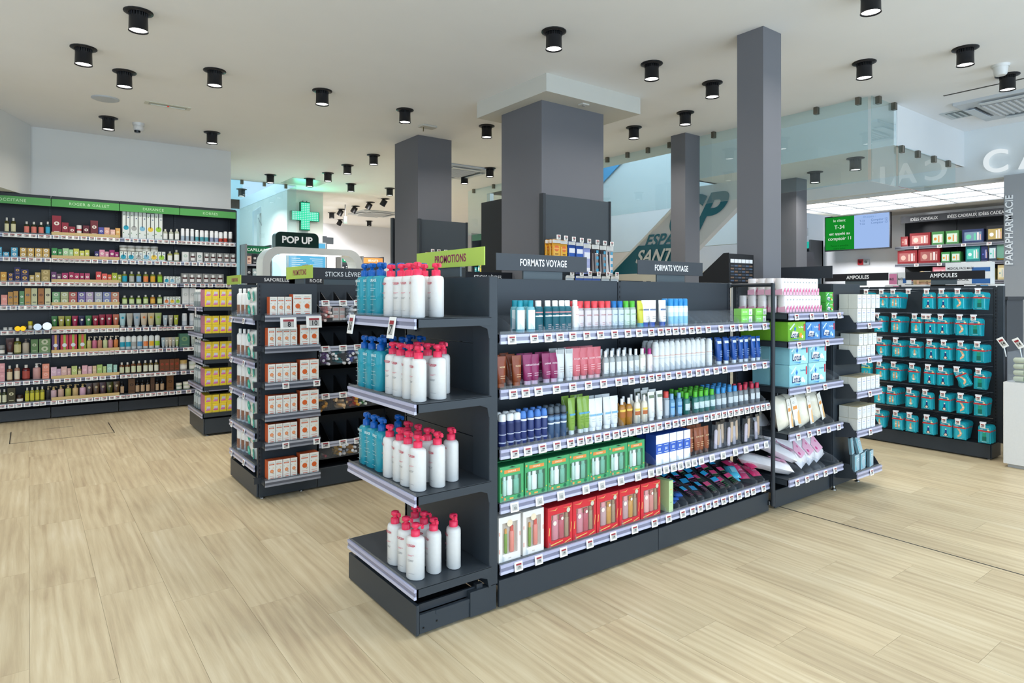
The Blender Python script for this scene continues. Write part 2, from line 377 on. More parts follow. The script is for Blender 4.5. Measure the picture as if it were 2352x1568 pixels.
sidetext('ESPACE', 5.90, 2.13, .24, '#2b6a78', st, shear=.5); sidetext('SANTÉ', 6.05, 1.93, .26, '#d8d6ce', st, x=7.165, shear=.5)
sidetext('CP', 5.42, 2.44, .68, '#2b6a78', st, shear=.6, bold=.03); sidetext('DEMANDEZ', 5.62, 2.1, .07, '#2b6a78', st, shear=.3)
# blue stair window far behind
q = MB().add([(9.38, 9.6, 3.3), (9.38, 7.6, 4.4), (9.38, 9.6, 5.0)], [(0, 1, 2)], '#2f8fc4', 'plast')
struct('window_3', MB().polyx([(9.555,4.385),(9.555,3.523),(8.607,4.11),(8.607,4.212)], 9.36, 9.39, '#3b93c6', 'plast'))
# left stair glimpsed through the glass
st2 = fixture('staircase', 'white stair flight seen through the glass left of the cross', 'staircase', (2.6, 13, 0))
P('stringer', MB().poly([(3.504, 0), (3.561, 0), (3.561, 2.9), (3.859, 3.1), (3.859, 3.25), (3.504, 2.98)], 13, 13.1, '#c3ced2', 'wall'), st2)
for k in range(3): P('cable', MB().tube((3.577+.1*k, 12.98, 2.85-.12*k), (3.859, 12.98, 2.25-.05*k+.3*k*0), .008, '#8b9aa0', 'metal', 5), st2)

# --- light ceiling over the counters: 3 x 5 glowing panels in a white frame
lp = fixture('luminous_ceiling', 'grid of glowing white ceiling panels above the counters', 'ceiling light', (9.4, 3.6, 2.6))
P('frame', MB().box(8.6, 10.9, 2.3, 5.15, 2.66, 2.72, '#e2e2e0', 'wall').box(8.6, 8.66, 2.3, 5.15, 2.6, 2.66, '#e2e2e0', 'wall').box(10.2, 10.9, 2.3, 5.15, 2.6, 2.66, '#d4d3d0', 'wall')
  .box(8.66, 10.2, 5.0, 5.15, 2.6, 2.66, '#e2e2e0', 'wall'), lp)
for i in range(3):
    for j in range(5):
        x0 = 8.68+i*.506; y1 = 4.98-j*.537
        P('light_panel', MB().box(x0+.012, x0+.494, y1-.525, y1-.012, 2.615, 2.65, '#ffffff', 'panel'), lp)
sp_ = bpy.data.lights.new('back_wall_fill', 'SPOT'); sp_.energy = 260; sp_.spot_size = math.radians(95); sp_.spot_blend = 1; sp_.shadow_soft_size = .2; sp_.color = (.95, .97, 1)  # unseen lamp without a fixture, added to brighten the back wall
link('back_wall_fill', sp_, None, (9.2, 5.05, 2.57), rot=(0, math.radians(-72), 0))
gb_ = MB()
for i in range(4): gb_.box(8.68+i*.506-.009, 8.68+i*.506+.009, 2.3, 4.98, 2.603, 2.62, '#8d9194', 'steel')
for j in range(6): gb_.box(8.68, 10.2, 4.98-j*.537-.009, 4.98-j*.537+.009, 2.603, 2.62, '#8d9194', 'steel')
P('grid', gb_, lp)
# checkout lettering, cut-out letters on the sign wall
sg = fixture('wall_sign', 'white raised letters reading CAISSES on the wall above checkout', 'sign', (8.5, 2, 2.8))
for ch, y in zip('CAISSES', (2.445, 2.12, 1.90, 1.71, 1.46, 1.22, 1.0)):
    mb = MB().text(ch, 0, 0, .345, 0, '#e8f2f6', 'screen', .012, ex=.035); mb.tf(Matrix.Translation((8.49, y, 2.812)) @ Matrix.Rotation(math.radians(-90), 4, 'Z')); P('letter', mb, sg)
sg = fixture('wall_sign', 'white vertical letters reading PARAPHARMACIE on the grey pier', 'sign', (8.4, 2.3, 1.9))
mb = MB().text('PARAPHARMACIE', 0, 0, .095, 0, '#ffffff', 'plast', .015, ex=.01, maxw=.80)
mb.tf(Matrix.Translation((8.39, 2.30, 2.04)) @ Matrix.Rotation(math.radians(-90), 4, 'Z') @ Matrix.Rotation(math.radians(-90), 4, 'Y')); P('lettering', mb, sg)

# --- downlights
def lamp_parts():
    bk = '#15161a'; r = MB().lathe([(.0, 0), (.088, 0), (.088, -.006), (.066, -.012), (.058, -.012)][::-1], bk, 'steel', 20, caps=False)
    body = MB().lathe([(.055, -.035), (.057, -.125), (.060, -.128), (.056, -.128), (.053, -.115)][::-1], bk, 'steel', 20, caps=False)
    for k in range(20):
        a = 2*math.pi*k/20; x, y = .052*math.cos(a), .052*math.sin(a); body.box(x-.003, x+.003, y-.003, y+.003, -.04, -.01, bk, 'steel')
    body.lathe([(.045, -.04), (.045, -.008)], '#060606', 'steel', 12)
    return [('flange', r), ('body', body), ('lens', MB().lathe([(.0535, -.118), (.0535, -.114)], '#ffffff', 'lamp', 20))]
LAMP = kind(lamp_parts)
LD = bpy.data.lights.new('downlight_glow', 'AREA'); LD.shape = 'DISK'; LD.size = .1; LD.energy = 7.5; LD.color = (1, .95, .88); LD.spread = math.radians(150)
LD2 = LD.copy(); LD2.energy = 28; LD2.color = (1, .97, .95)
def downlight(x, y, z, lab_, tilt=None):
    r = link('ceiling_downlight', None, None, (x, y, z)); tag(r, lab_, 'ceiling light', 'black ceiling downlights'); ld = LD2 if y > 9.2 else LD
    h = link(LAMP[0][0], LAMP[0][1], r)
    for n_, me in LAMP[1:]:
        o = link(n_, me, r)
        if tilt: o.rotation_euler = tilt; o.location = (0, 0, -.02)
    o = link('lamp', ld, r, (0, 0, -.135))
    if tilt: o.rotation_euler = tilt; o.location = Matrix.Rotation(tilt[0], 3, 'X') @ Vector((0, 0, -.15))
LTS = [(0.578,4.846),(0.333,5.802),(0.641,6.219),(1.234,5.735),(2.136,5.708),(0.671,7.921),(1.678,7.93),(3.019,5.799),(4.024,5.81),(3.662,7.922),(3.645,8.756),(2.985,10.166),(3.584,10.131),(3.641,9.496),(4.304,10.191),(5.017,10.201),(2.961,3.445),(4.002,3.452),(4.786,3.444),(5.341,4.167),(5.357,4.876),(5.397,7.713),(5.335,2.412),(5.642,1.818),(6.607,1.823),(4.133,1.83),(2.987,11.843),(5.417,8.426),(6.808,14.983),(5.455,13.991)]
NEAR = ['topmost one at upper left', 'above the left shelving, nearest picture edge', 'in front of the round ceiling speaker', 'above the left shelving aisle, alone', 'between left wall and grey pillars', 'beside the white dome camera', 'near the end of the left wall',
        'left of the left grey pillar', 'between the two big pillars', 'above the arch display, nearest', 'above the arch display, second', 'left of the green cross, upper', 'right above the green cross', 'right of the green cross, upper', 'right of the green cross, lower',
        'touching the left grey pillar edge', 'above the central boxed beam', 'between beam and tall slim pillar', 'beside the tall slim pillar', 'above the short slim pillar', 'between central pillar and slim pillar', 'low between the big pillars', 'in front of the hanging glass corner', 'near the white smoke detector',
        'under the white smoke detector', 'cut off by the top edge', 'behind the left glass pane', 'behind the left pillar, short', 'far back above orange display', 'far back above the screen']
for (x, y), t in zip(LTS, NEAR): downlight(x, y, CEIL, 'black round ceiling downlight '+t)
for (x, y), t in zip([(5.492,11.354),(5.461,11.956),(5.454,12.667),(5.407,13.295),(6.136,15.142)], ('nearest', 'second', 'third', 'fourth', 'last')):
    downlight(x, y, CEIL, f'black ceiling spotlight tilted sideways, {t} of the tilted row', (math.radians(32), 0, math.radians(40)))
for (x, y), t in zip([(7.038, 3.272), (7.451, 3.93), (7.847, 4.556)], ('first', 'second', 'third')): downlight(x, y, 2.8, f'black ceiling downlight over the counters, {t} behind the glass')
# off-frame rows that light the near aisle

for (x, y), t in zip(((.6, 1.9), (2.0, 1.6), (3.3, 1.0), (-1.2, 3.6), (-1.5, 5.6), (.4, .0), (5.0, .3), (7.2, .4), (-2.2, 1.6)), ('above the near aisle', 'above the travel gondola front', 'above the near walkway', 'left of the view, nearer', 'left of the view, farther', 'behind the entrance mat', 'by the shop front', 'by the shop front, far corner', 'by the side window')): downlight(x, y, CEIL, 'black round ceiling downlight '+t)

# --- ceiling fittings
def ceil_thing(name, label, cat, parts, x, y, z=CEIL, rz=0):
    r = link(name, None, None, (x, y, z), rz); tag(r, label, cat)
    for n, mb in parts: link(n, mb.mesh(n), r)
    return r
x, y = (0.583,7.168)
ceil_thing('ceiling_speaker', 'pale round flush speaker disc in the left ceiling', 'speaker', [('grille', MB().lathe([(.10, -.012), (.115, -.006), (.115, 0)], '#b8bec4', 'plast', 24))], x, y)
x, y = (1.095,7.061)
ceil_thing('emergency_light', 'recessed rectangular emergency light with a small red glow', 'light',
  [('frame', MB().box(-.2, .2, -.055, .055, -.006, 0, '#cfcfbf', 'plast')), ('tray', MB().box(-.165, .165, -.033, .033, -.008, -.006, '#a6a698', 'plast')), ('tube', MB().tube((-.15, 0, -.014), (.15, 0, -.014), .008, '#cfd0c4', 'plast')),
   ('indicator', MB().lathe([(.012, -.018), (.012, -.010)], '#e03020', 'screen', 8))], x, y)
x, y = (0.953,7.987)
ceil_thing('security_camera', 'white dome security camera with dark lens on left ceiling', 'camera',
  [('mount', MB().lathe([(.055, -.03), (.06, 0)], '#d5d6d6', 'plast', 16)), ('head', MB().lathe([(.02, -.095), (.045, -.08), (.052, -.055), (.045, -.03)], '#dadada', 'plast', 16)), ('lens', MB().lathe([(.028, -.105), (.032, -.085)], '#101014', 'plast', 12, cx=-.012, cy=-.018))], x, y)
x, y = (6.275,1.778)
ceil_thing('smoke_detector', 'white round smoke detector beside a black downlight', 'detector',
  [('base', MB().lathe([(.06, -.02), (.065, 0)], '#dadcdc', 'plast', 16)), ('housing', MB().lathe([(.035, -.085), (.045, -.075), (.053, -.02)], '#dadcdc', 'plast', 16))], x, y)
x, y = (3.505,6.201)
ceil_thing('ceiling_bracket', 'small white square cover with a loose hook above left pillar', 'cover', [('plate', MB().box(-.09, .09, -.06, .06, -.02, 0, '#c9c8c0', 'plast', b=.004)), ('hook', MB().tube((-.05, 0, -.02), (-.07, -.03, -.075), .005, '#8a8468', 'metal'))], x, y)
x, y = (3.968,4.206)
ceil_thing('motion_sensor', 'little white square sensor under the boxed beam', 'sensor', [('plate', MB().box(-.04, .04, -.03, .03, -.012, 0, '#cfcfc8', 'plast')), ('eye', MB().lathe([(.012, -.02), (.018, -.012)], '#9a9a94', 'plast', 10))], x, y, 3.048)
def cassette(x, y, z, label, sc=1):
    a = MB().box(-.45*sc, .45*sc, -.45*sc, .45*sc, -.03, 0, '#c4cad0', 'plast', b=.01)
    g = MB().box(-.27*sc, .27*sc, -.27*sc, .27*sc, -.04, -.03, '#9ea2a6', 'plast')
    for k in range(11): g.box(-.26*sc, .26*sc, (-.25+.05*k)*sc-.009, (-.25+.05*k)*sc+.009, -.046, -.04, '#d7dade', 'plast')
    parts = [('housing', a), ('grille', g)]
    for k in range(4):
        f = MB().box(-.24*sc, .24*sc, .33*sc, .41*sc, -.05, -.045, '#cfd6dc', 'plast').box(-.24*sc, .24*sc, .31*sc, .33*sc, -.032, -.0305, '#1c1c1e', 'plast')
        f.tf(Matrix.Rotation(k*math.pi/2, 4, 'Z')); parts.append(('flap', f))
    ceil_thing('air_conditioner', label, 'air conditioner', parts, x, y, z)
cassette(*(7.605,1.969), CEIL, 'white ceiling air conditioning cassette at the right edge')
cassette(*(6.254,13.485), CEIL, 'white ceiling air conditioning cassette far back past the cross')
cassette(*(5.051,8.179), CEIL, 'white ceiling air conditioning cassette behind the left pillar')
x, y = (7.628,2.466)
g = MB().box(-.13, .13, -.13, .13, -.008, -.004, '#5f6a6a', 'plast')
for k in range(5): g.box(-.12, .12, -.11+.052*k, -.09+.052*k, -.014, -.008, '#b9c4c4', 'plast')
ceil_thing('ceiling_vent', 'small square louvred vent left of the big cassette', 'vent', [('frame', MB().box(-.17, .17, -.17, .17, -.006, 0, '#c6cbcb', 'plast')), ('louvre', g)], x, y)
x, y = (3.632,10.491)
ceil_thing('access_panel', 'flush square access panel in ceiling by green cross', 'panel', [('panel', MB().box(-.3, .3, -.3, .3, -.004, 0, '#b9bfb5', 'plast'))], x, y)
x, y = (6.821,2.121)
ceil_thing('ceiling_slot', 'thin dark slot line in the ceiling before the cassette', 'slot', [('strip', MB().box(-.012, .012, -1.3, .25, -.003, 0, '#2a2826', 'steel'))], x, y)

# ================================================================ SHOP FIXTURES
DK, DK2, DKK = '#333a41', '#2f343a', '#22252a'
def tag_mesh(w=.044, h=.040, red=True, txt=None, big=False):
    mb = MB().box(-w/2, w/2, -.005, 0, -h/2, h/2, '#f1f1ee', 'plast', b=.0015)
    y = -.0053; a, c = w*.33, h*.33
    mb.quad(-a, a, -c, c, y, '#b9b8b4', 'plast')
    if red: mb.quad(-a, a, c*.45, c, y-.0002, '#9a3038', 'plast')
    if txt: mb.text(txt, a*.12, -c*.25, h*(.36 if not big else .56), y-.0004, '#1b1b20', 'plast', .02, maxw=a*1.5)
    else:
        mb.quad(-a*.2, a*.75, -c*.35, c*.15, y-.0002, '#4c4648', 'plast'); mb.quad(-a*.9, a*.4, -c*.85, -c*.6, y-.0002, '#77706e', 'plast')
    if big: mb.quad(-a, a, -c*.95, -c*.9, y-.0002, '#333', 'plast')
    return mb
TAG = tag_mesh().mesh('price_tag'); TAG2 = tag_mesh(red=False, txt='12').mesh('price_tag'); TAG3 = tag_mesh(txt='19').mesh('price_tag')
TAGW = tag_mesh(.058, .042).mesh('price_tag'); TAGC = tag_mesh(.036, .036).mesh('price_tag')
def fin(d=.24, h=.075):
    return MB().polyx([(.004, 0), (.004, .02), (.012, .032), (.05, .055), (.11, h*.95), (.17, h), (d, h), (d, 0)], -.0008, .0008, '#e8eef2', 'clear')\
        .box(-.003, .003, .002, .010, 0, .026, '#dde4ea', 'clear')
FIN = fin().mesh('divider')
RA, RB, RC = '#b3b4d0', '#84859c', '#c3c5dc'
def shelf(par, x, y, z, w, d, rz=0, tags=(), divs=(), tagm=None, rail=True, wood=False, name='shelf', finm=None, side=0, railcol=None, bracket=True):
    o0 = ORG[par]
    mb = MB().box(0, w, .004, d, -.004, 0, DK, 'steel').box(0, w, .004, .012, -.036, -.004, DK, 'steel')
    for q in (0, w-.003): mb.box(q, q+.003, .004, d, -.036, -.002, DK, 'steel')
    if bracket:
        for q in (.0035, w-.0055): mb.polyx([(d*.83, -.034), (d-.018, -.05), (d-.010, -.09), (d, -.09), (d, -.03)], q, q+.002, DK, 'steel')
    if side:
        for q in (-.004, w+.001): mb.polyx([(.0, -.04), (d, -.06), (d, side), (d*.35, side), (d*.12, 0), (0, -.01)], q, q+.003, DK, 'steel')
    s = link(name, mb.mesh(name), par, Vector((x, y, z))-o0, rz); s['_'] = 0
    if rail:
        a, b_, c_ = railcol or (RA, RB, RC)
        r = MB().box(.001, w-.001, -.006, .004, -.042, -.030, c_, 'rail').box(.001, w-.001, -.003, .004, -.030, -.014, b_, 'rail').box(.001, w-.001, -.006, .004, -.014, -.002, a, 'rail')
        r.box(.001, w-.001, .000, .001, -.002, .012, '#e8ecf6', 'clear')
        link('ticket_rail', r.mesh('ticket_rail'), s)
    if wood: link('wood_strip', MB().box(.0, w, -.008, .004, .0, .032, '#c9ae78', 'paper').mesh('wood_strip'), s)
    for i, t in enumerate(tags):
        tm = tagm or TAG
        link('price_tag', tm, s, (t, -.0085, -.024), rot=(math.radians(-8), 0, 0))
    for t in divs: link('divider', finm or FIN, s, (t, 0, 0))
    return s
def slots(par, x, y, z0, z1, axis='x'):   # slotted upright
    mb = MB(); a = .012
    mb.box(x-a, x+a, y-a, y+a, z0, z1, DK2, 'steel')
    z = z0+.02
    while z < z1-.02:
        if axis == 'x': mb.box(x-.003, x+.003, y-a-.0006, y-a, z, z+.014, '#0c0c0d', 'steel')
        else: mb.box(x-a-.0006, x-a, y-.003, y+.003, z, z+.014, '#0c0c0d', 'steel')
        z += .028
    P('slotted_upright', mb, par)
def feet(par, pts):
    for x, y in pts: P('foot', MB().lathe([(.018, 0), (.018, .006), (.008, .008), (.008, .03)], '#9a9a98', 'metal', 10, cx=x, cy=y), par)
def sign(label, txt, x0, x1, y0, y1, z0, z1, col, tcol, face='y', size=.034, off=0, post=True, cat='sign', maxw=None):
    r = fixture('header_sign', label, cat, ((x0+x1)/2, (y0+y1)/2, z0))
    P('board', MB().box(x0, x1, y0, y1, z0, z1, col, 'steel', b=.001), r)
    if txt:
        mb = MB().text(txt, 0, 0, size, 0, tcol, 'plast', .012, ex=.0012, maxw=maxw, spacing=1.05)
        if face == 'y': mb.tf(Matrix.Translation(((x0+x1)/2+off, y0, (z0+z1)/2)))
        else: mb.tf(Matrix.Translation((x0, (y0+y1)/2+off, (z0+z1)/2)) @ Matrix.Rotation(math.radians(-90), 4, 'Z'))
        P('lettering', mb, r)
    if post:
        cx, cy = (x0+x1)/2, (y0+y1)/2
        if face == 'y': P('bracket', MB().box(cx-.13, cx+.13, y1, y1+.01, z0-.045, z1-.01, '#4b565c', 'steel'), r)
        else: P('bracket', MB().box(x1, x1+.01, cy-.1, cy+.1, z0-.045, z1-.01, '#4b565c', 'steel'), r)
    return r

# --- end unit of the travel-size gondola (pump bottles)
ge_ = fixture('end_display', 'dark steel end display with four shelves of pump bottles', 'shelf unit', (1.21, 2.56, 0))
P('plinth', MB().box(1.21, 1.224, 2.228, 2.893, .008, .126, DK, 'steel', b=.003), ge_)
P('base_rail', MB().box(1.226, 1.56, 2.232, 2.246, .012, .086, DK, 'steel').box(1.24, 1.24+.006, 2.2295, 2.232, .03, .036, '#0a0a0a', 'steel').box(1.30, 1.306, 2.2295, 2.232, .04, .046, '#0a0a0a', 'steel'), ge_)
P('base_rail', MB().box(1.30, 1.59, 2.230, 2.245, .07, .085, DK, 'steel'), ge_); P('base_rail', MB().box(1.226, 1.56, 2.876, 2.89, .012, .11, DK, 'steel'), ge_)
P('inner_rail', MB().box(1.228, 1.50, 2.252, 2.262, .088, .118, DK2, 'steel').box(1.50, 1.53, 2.240, 2.262, .096, .13, DK2, 'steel').box(1.23, 1.56, 2.27, 2.87, .05, .055, DKK, 'steel')
  .box(1.49, 1.50, 2.2515, 2.252, .094, .106, '#0a0a0a', 'steel'), ge_)
P('back_panel', MB().box(1.560, 1.575, 2.34, 2.99, .06, .72, DK, 'steel', b=.001).box(1.560, 1.575, 2.34, 2.99, .724, 1.13, DK, 'steel', b=.001).box(1.560, 1.575, 2.34, 2.99, 1.134, 1.42, DK, 'steel', b=.001), ge_)
P('side_post', MB().box(1.552, 1.596, 2.221, 2.349, .115, 1.42, DK, 'steel', b=.003), ge_)
P('foot_plate', MB().box(1.46, 1.59, 2.226, 2.262, .01, .112, DK, 'steel'), ge_)
slots(ge_, 1.572, 2.985, .06, 1.42, 'y')
for i, z in enumerate((1.25, .918, .56, .20)):
    s = shelf(ge_, 1.2, 2.87, z, .655, .358, -math.pi/2)
    if i == 0:
        for t, (yy, tx) in enumerate(((2.80, '16'), (2.39, '7'))):
            link('price_tag', tag_mesh(.058, .088, True, tx, True).mesh('price_tag'), s, (2.87-yy, -.014, -.042), rot=(math.radians(-10), 0, 0))
sign('lime green promotions board with magenta letters above the pump bottles', 'PROMOTIONS', 1.60, 1.606, 2.33, 2.945, 1.473, 1.555, '#b4d05a', '#8e2457', 'x', .052, -.02, maxw=.28)

# --- travel-size gondola
gm = fixture('gondola', 'long dark gondola of travel sizes on five shelves', 'shelf unit', (2.6, 2.36, 0))
for a, b_ in ((1.603, 2.625), (2.629, 3.655)):
    P('plinth', MB().box(a, b_, 2.22, 2.235, .012, .124, DK, 'steel', b=.002).box(a, b_, 2.235, 2.49, .10, .118, DK2, 'steel'), gm)
    P('back_panel', MB().box(a+.012, b_-.012, 2.50, 2.515, .12, 1.42, DK, 'steel', b=.001), gm)
P('end_plate', MB().box(3.645, 3.655, 2.235, 2.5, .012, .118, DK, 'steel'), gm)
for x in (1.605, 2.627, 3.648): slots(gm, x, 2.508, .1, 1.415)
P('end_rail', MB().tube((3.66, 2.50, 1.405), (3.66, 2.195, 1.405), .012, DK2).tube((3.66, 2.195, 1.415), (3.66, 2.195, .045), .013, DK2, n=12), gm)
P('joint', MB().box(3.64, 3.665, 2.205, 2.23, .05, .075, '#6a7076', 'metal', b=.003).tube((3.645, 2.50, 1.405), (3.672, 2.50, 1.405), .017, '#50565c', 'steel', 10), gm)
feet(gm, [(1.7, 2.3), (2.62, 2.3), (3.6, 2.3)])
MZ = (1.174, .939, .683, .452, .192)
MT = [[1.659,1.782,1.862,1.933,2.011,2.1,2.19,2.286,2.38,2.461,2.552,2.625,2.685,2.745,2.807,2.88,2.942,3.027,3.145,3.256,3.338,3.435,3.586],[1.666,1.734,1.806,1.912,2.011,2.11,2.21,2.314,2.405,2.489,2.552,2.611,2.687,2.772,2.859,2.94,3.017,3.099,3.179,3.38,3.472,3.587],[1.674,1.746,1.829,1.915,1.998,2.06,2.113,2.172,2.232,2.295,2.352,2.408,2.456,2.51,2.563,2.615,2.682,2.745,2.808,2.861,2.912,3.01,3.072,3.122,3.177,3.235,3.29,3.341,3.397,3.452,3.51,3.567,3.623],[1.673,1.812,1.938,2.094,2.198,2.33,2.453,2.551,2.611,2.668,2.729,2.787,2.849,2.903,2.965,3.063,3.165,3.283,3.389,3.5,3.602],[1.695,1.808,1.954,2.119,2.276,2.429,2.578,2.689,2.806,2.89,2.954,3.027,3.095,3.17,3.242,3.321,3.4,3.464,3.573]]
MD = [[1.669,1.734,1.795,1.852,1.903,1.948,1.989,2.03,2.072,2.112,2.158,2.209,2.26,2.307,2.356,2.4,2.442,2.488,2.567,2.663,2.732,2.81,2.94,2.99,3.054,3.111,3.168,3.227,3.282,3.338,3.444,3.543,3.677],[1.633,1.666,1.72,1.779,1.819,1.877,1.934,1.983,2.03,2.078,2.127,2.174,2.225,2.283,2.333,2.38,2.435,2.484,2.495,2.545,2.604,2.663,2.709,2.755,2.802,2.85,2.899,2.948,2.999,3.05,3.12,3.168,3.292,3.376,3.434,3.493,3.574,3.677],[1.648,1.695,1.725,1.765,1.807,1.844,1.886,1.93,1.972,2.014,2.057,2.107,2.151,2.226,2.296,2.362,2.443,2.501,2.496,2.555,2.62,2.693,2.737,2.789,2.9,2.956,3.008,3.06,3.114,3.16,3.215,3.263,3.32,3.388,3.438,3.489,3.551,3.613,3.678],[1.627,1.76,1.889,2.02,2.154,2.29,2.414,2.54,2.608,2.662,2.725,2.789,2.888,2.938,2.99,3.043,3.142,3.244,3.359,3.468,3.582],[1.628,1.757,1.887,2.046,2.205,2.36,2.529,2.684,2.729,2.796,2.864,2.94,3.006,3.085,3.154,3.225,3.31,3.385,3.526,3.606,3.681]]
for z, ts, ds, i in zip(MZ, MT, MD, range(5)):
    for a, b_ in ((1.603, 2.626), (2.628, 3.652)):
        shelf(gm, a, 2.216, z, b_-a, .284, 0, [t-a for t in ts if a < t <= b_], [t-a for t in ds if a < t <= b_], tagm=(TAG, TAG, TAG, TAG2, TAG3)[i], bracket=False)
for x0, x1, w in ((1.815, 2.42, 'nearer'), (2.825, 3.43, 'farther')):
    sign(f'dark header board with white travel size lettering, {w} of the two', 'FORMATS VOYAGE', x0, x1, 2.54, 2.546, 1.463, 1.547, '#3c4147', '#f2f2f2', size=.050, maxw=.31)

# --- paper tissue bay past the tube rail
gt = fixture('tissue_bay', 'dark gondola bay of tissues and cotton beyond the tube rail', 'shelf unit', (4.07, 2.36, 0))
P('plinth', MB().box(3.73, 4.405, 2.22, 2.235, .012, .122, DK, 'steel', b=.002).box(3.73, 4.405, 2.235, 2.49, .10, .118, DK2, 'steel'), gt)
P('back_panel', MB().box(3.70, 4.40, 2.485, 2.500, .12, 1.42, DK, 'steel', b=.001), gt)
slots(gt, 3.71, 2.49, .1, 1.42); slots(gt, 4.40, 2.49, .1, 1.42)
P('side_panel', MB().box(4.402, 4.410, 2.21, 2.5, .02, 1.42, DK2, 'steel'), gt)
TZ = (1.23, 1.055, .77, .488, .208)
TT = [[3.789,3.969,4.146,4.322],[3.818,4.163],[3.927,4.136],[3.809,3.94,4.054,4.18,4.315],[3.797,3.912,4.025,4.14,4.267]]
TD = [[],[],[4.281,4.369],[3.904,4.041,4.144,4.279],[3.894,3.998,4.106,4.155,4.342]]
for z, ts, ds in zip(TZ, TT, TD): shelf(gt, 3.718, 2.125, z, .672, .36, 0, [t-3.718 for t in ts], [t-3.718 for t in ds])

# --- side bins past the tissue bay (white cartons)
gb = fixture('bin_display', 'dark stepped side display with five bins of small white cartons', 'shelf unit', (4.6, 2.2, 0))
P('side_panel', MB().box(4.415, 4.80, 2.2, 2.215, .03, 1.42, DK, 'steel', b=.001), gb)
P('end_panel', MB().box(4.43, 4.80, 2.85, 2.865, .03, 1.42, DK, 'steel').box(4.43, 4.445, 2.22, 2.85, .03, 1.42, DK, 'steel').box(4.45, 4.80, 2.22, 2.85, .10, .13, DK, 'steel'), gb)
feet(gb, [(4.44, 2.21), (4.78, 2.21)])
BZ = (1.155, .92, .688, .426, .146)
BT = [4.61,4.61,4.616,4.623,4.642]
for z, t in zip(BZ, BT):
    shelf(gb, 4.45, 2.06, z, .365, .14, 0, [t-4.45], (), side=.05, bracket=False)
sign('blank dark board on end above the pink tissue packs', None, 4.44, 4.446, 2.22, 2.60, 1.46, 1.545, '#33373d', '#fff', 'x')

# --- plaster rack facing the aisle at the right
gp = fixture('peg_rack', 'dark free-standing rack hung with rows of teal plaster cards', 'shelf unit', (6.36, 2.6, 0))
P('plinth', MB().box(6.25, 6.262, 1.84, 3.9, .012, .125, DK, 'steel', b=.002).box(6.262, 6.47, 1.84, 3.9, .10, .12, DK2, 'steel'), gp)
P('end_base', MB().box(6.266, 6.47, 1.832, 1.842, .012, .125, DK, 'steel'), gp)
for a, b_ in ((1.86, 2.865), (2.875, 3.88)): P('back_panel', MB().box(6.44, 6.455, a, b_, .12, 1.42, DK, 'steel', b=.001), gp)
P('end_post', MB().box(6.43, 6.47, 1.80, 1.845, .12, 1.42, DK, 'steel', b=.002), gp)
slots(gp, 6.44, 1.853, .12, 1.41, 'y'); slots(gp, 6.445, 2.87, .12, 1.41, 'y')
feet(gp, [(6.28, 1.86), (6.28, 2.9)])
HZ = [1.372-.2166*i for i in range(6)]
PX_ = [[2.772,2.64,2.543,2.274,2.161,2.044,1.9],[2.677,2.532,2.368,2.26,2.168,2.029,1.931],[2.656,2.521,2.381,2.252,2.145,2.022,1.905],[2.788,2.659,2.539,2.389,2.264,2.165,2.051,1.897],[2.677,2.569,2.411,2.285,2.151,2.022,1.897],[2.671,2.521,2.409,2.274,2.141,2.041,1.866]]
for z in HZ:
    P('cross_bar', MB().box(6.425, 6.431, 1.87, 2.86, z+.02, z+.028, '#8a8d92', 'metal').box(6.425, 6.431, 2.88, 3.88, z+.02, z+.028, '#8a8d92', 'metal'), gp)
hk = MB().tube((.02, 0, 0), (.24, 0, 0), .0022, '#b9bcc2', 'metal', 5).tube((-.01, 0, .022), (.24, 0, .022), .0022, '#b9bcc2', 'metal', 5).box(-.012, -.002, -.022, .022, .016, .028, '#dfe2ea', 'plast').mesh('peg_hook')
EXTRA = [[2.417],[2.295],[],[],[],[]]
for z, ys_, ex in zip(HZ, PX_, EXTRA):
    for y in list(ys_)+list(ex):
        h = link('peg_hook', hk, gp, Vector((6.18, y, z))-ORG[gp]); link('price_tag', TAGC, h, (-.012, 0, -.002), -math.pi/2)
sign('black header board reading ampoules above the plaster rack, nearer of two', 'AMPOULES', 6.43, 6.436, 1.93, 2.545, 1.480, 1.552, '#1b1c20', '#f2f2f2', 'x', .050, .0, maxw=.21)
sign('black header board reading ampoules above the plaster rack, farther of two', 'AMPOULES', 6.43, 6.436, 2.69, 3.29, 1.480, 1.552, '#1b1c20', '#f2f2f2', 'x', .050, -.02, maxw=.21)

# --- middle row: end unit with orange cartons on its side, lip-care bins along it
gl = fixture('end_display', 'dark end display of wipes, with orange cartons in side trays', 'shelf unit', (1.2, 4.7, 0))
P('plinth', MB().box(1.2, 1.212, 4.385, 5.07, .012, .137, DK, 'steel', b=.002).box(1.212, 1.6, 4.372, 4.384, .012, .137, DK, 'steel', b=.002).box(1.212, 1.6, 4.39, 5.06, .11, .13, DK2, 'steel'), gl)
P('side_panel', MB().box(1.205, 1.60, 4.376, 4.388, .137, 1.42, DK, 'steel', b=.001), gl)
P('side_panel', MB().box(1.205, 1.60, 5.05, 5.062, .137, 1.42, DK, 'steel', b=.001), gl)
P('back_panel', MB().box(1.57, 1.585, 4.39, 5.05, .137, 1.42, DK, 'steel', b=.001), gl)
slots(gl, 1.214, 4.380, .14, 1.415); feet(gl, [(1.24, 4.40), (1.5, 4.40)])
for z in (1.188, .898, .676, .431, .22): shelf(gl, 1.19, 5.045, z, .645, .37, -math.pi/2, [.09, .42], [.04, .1, .16, .22, .28, .34])
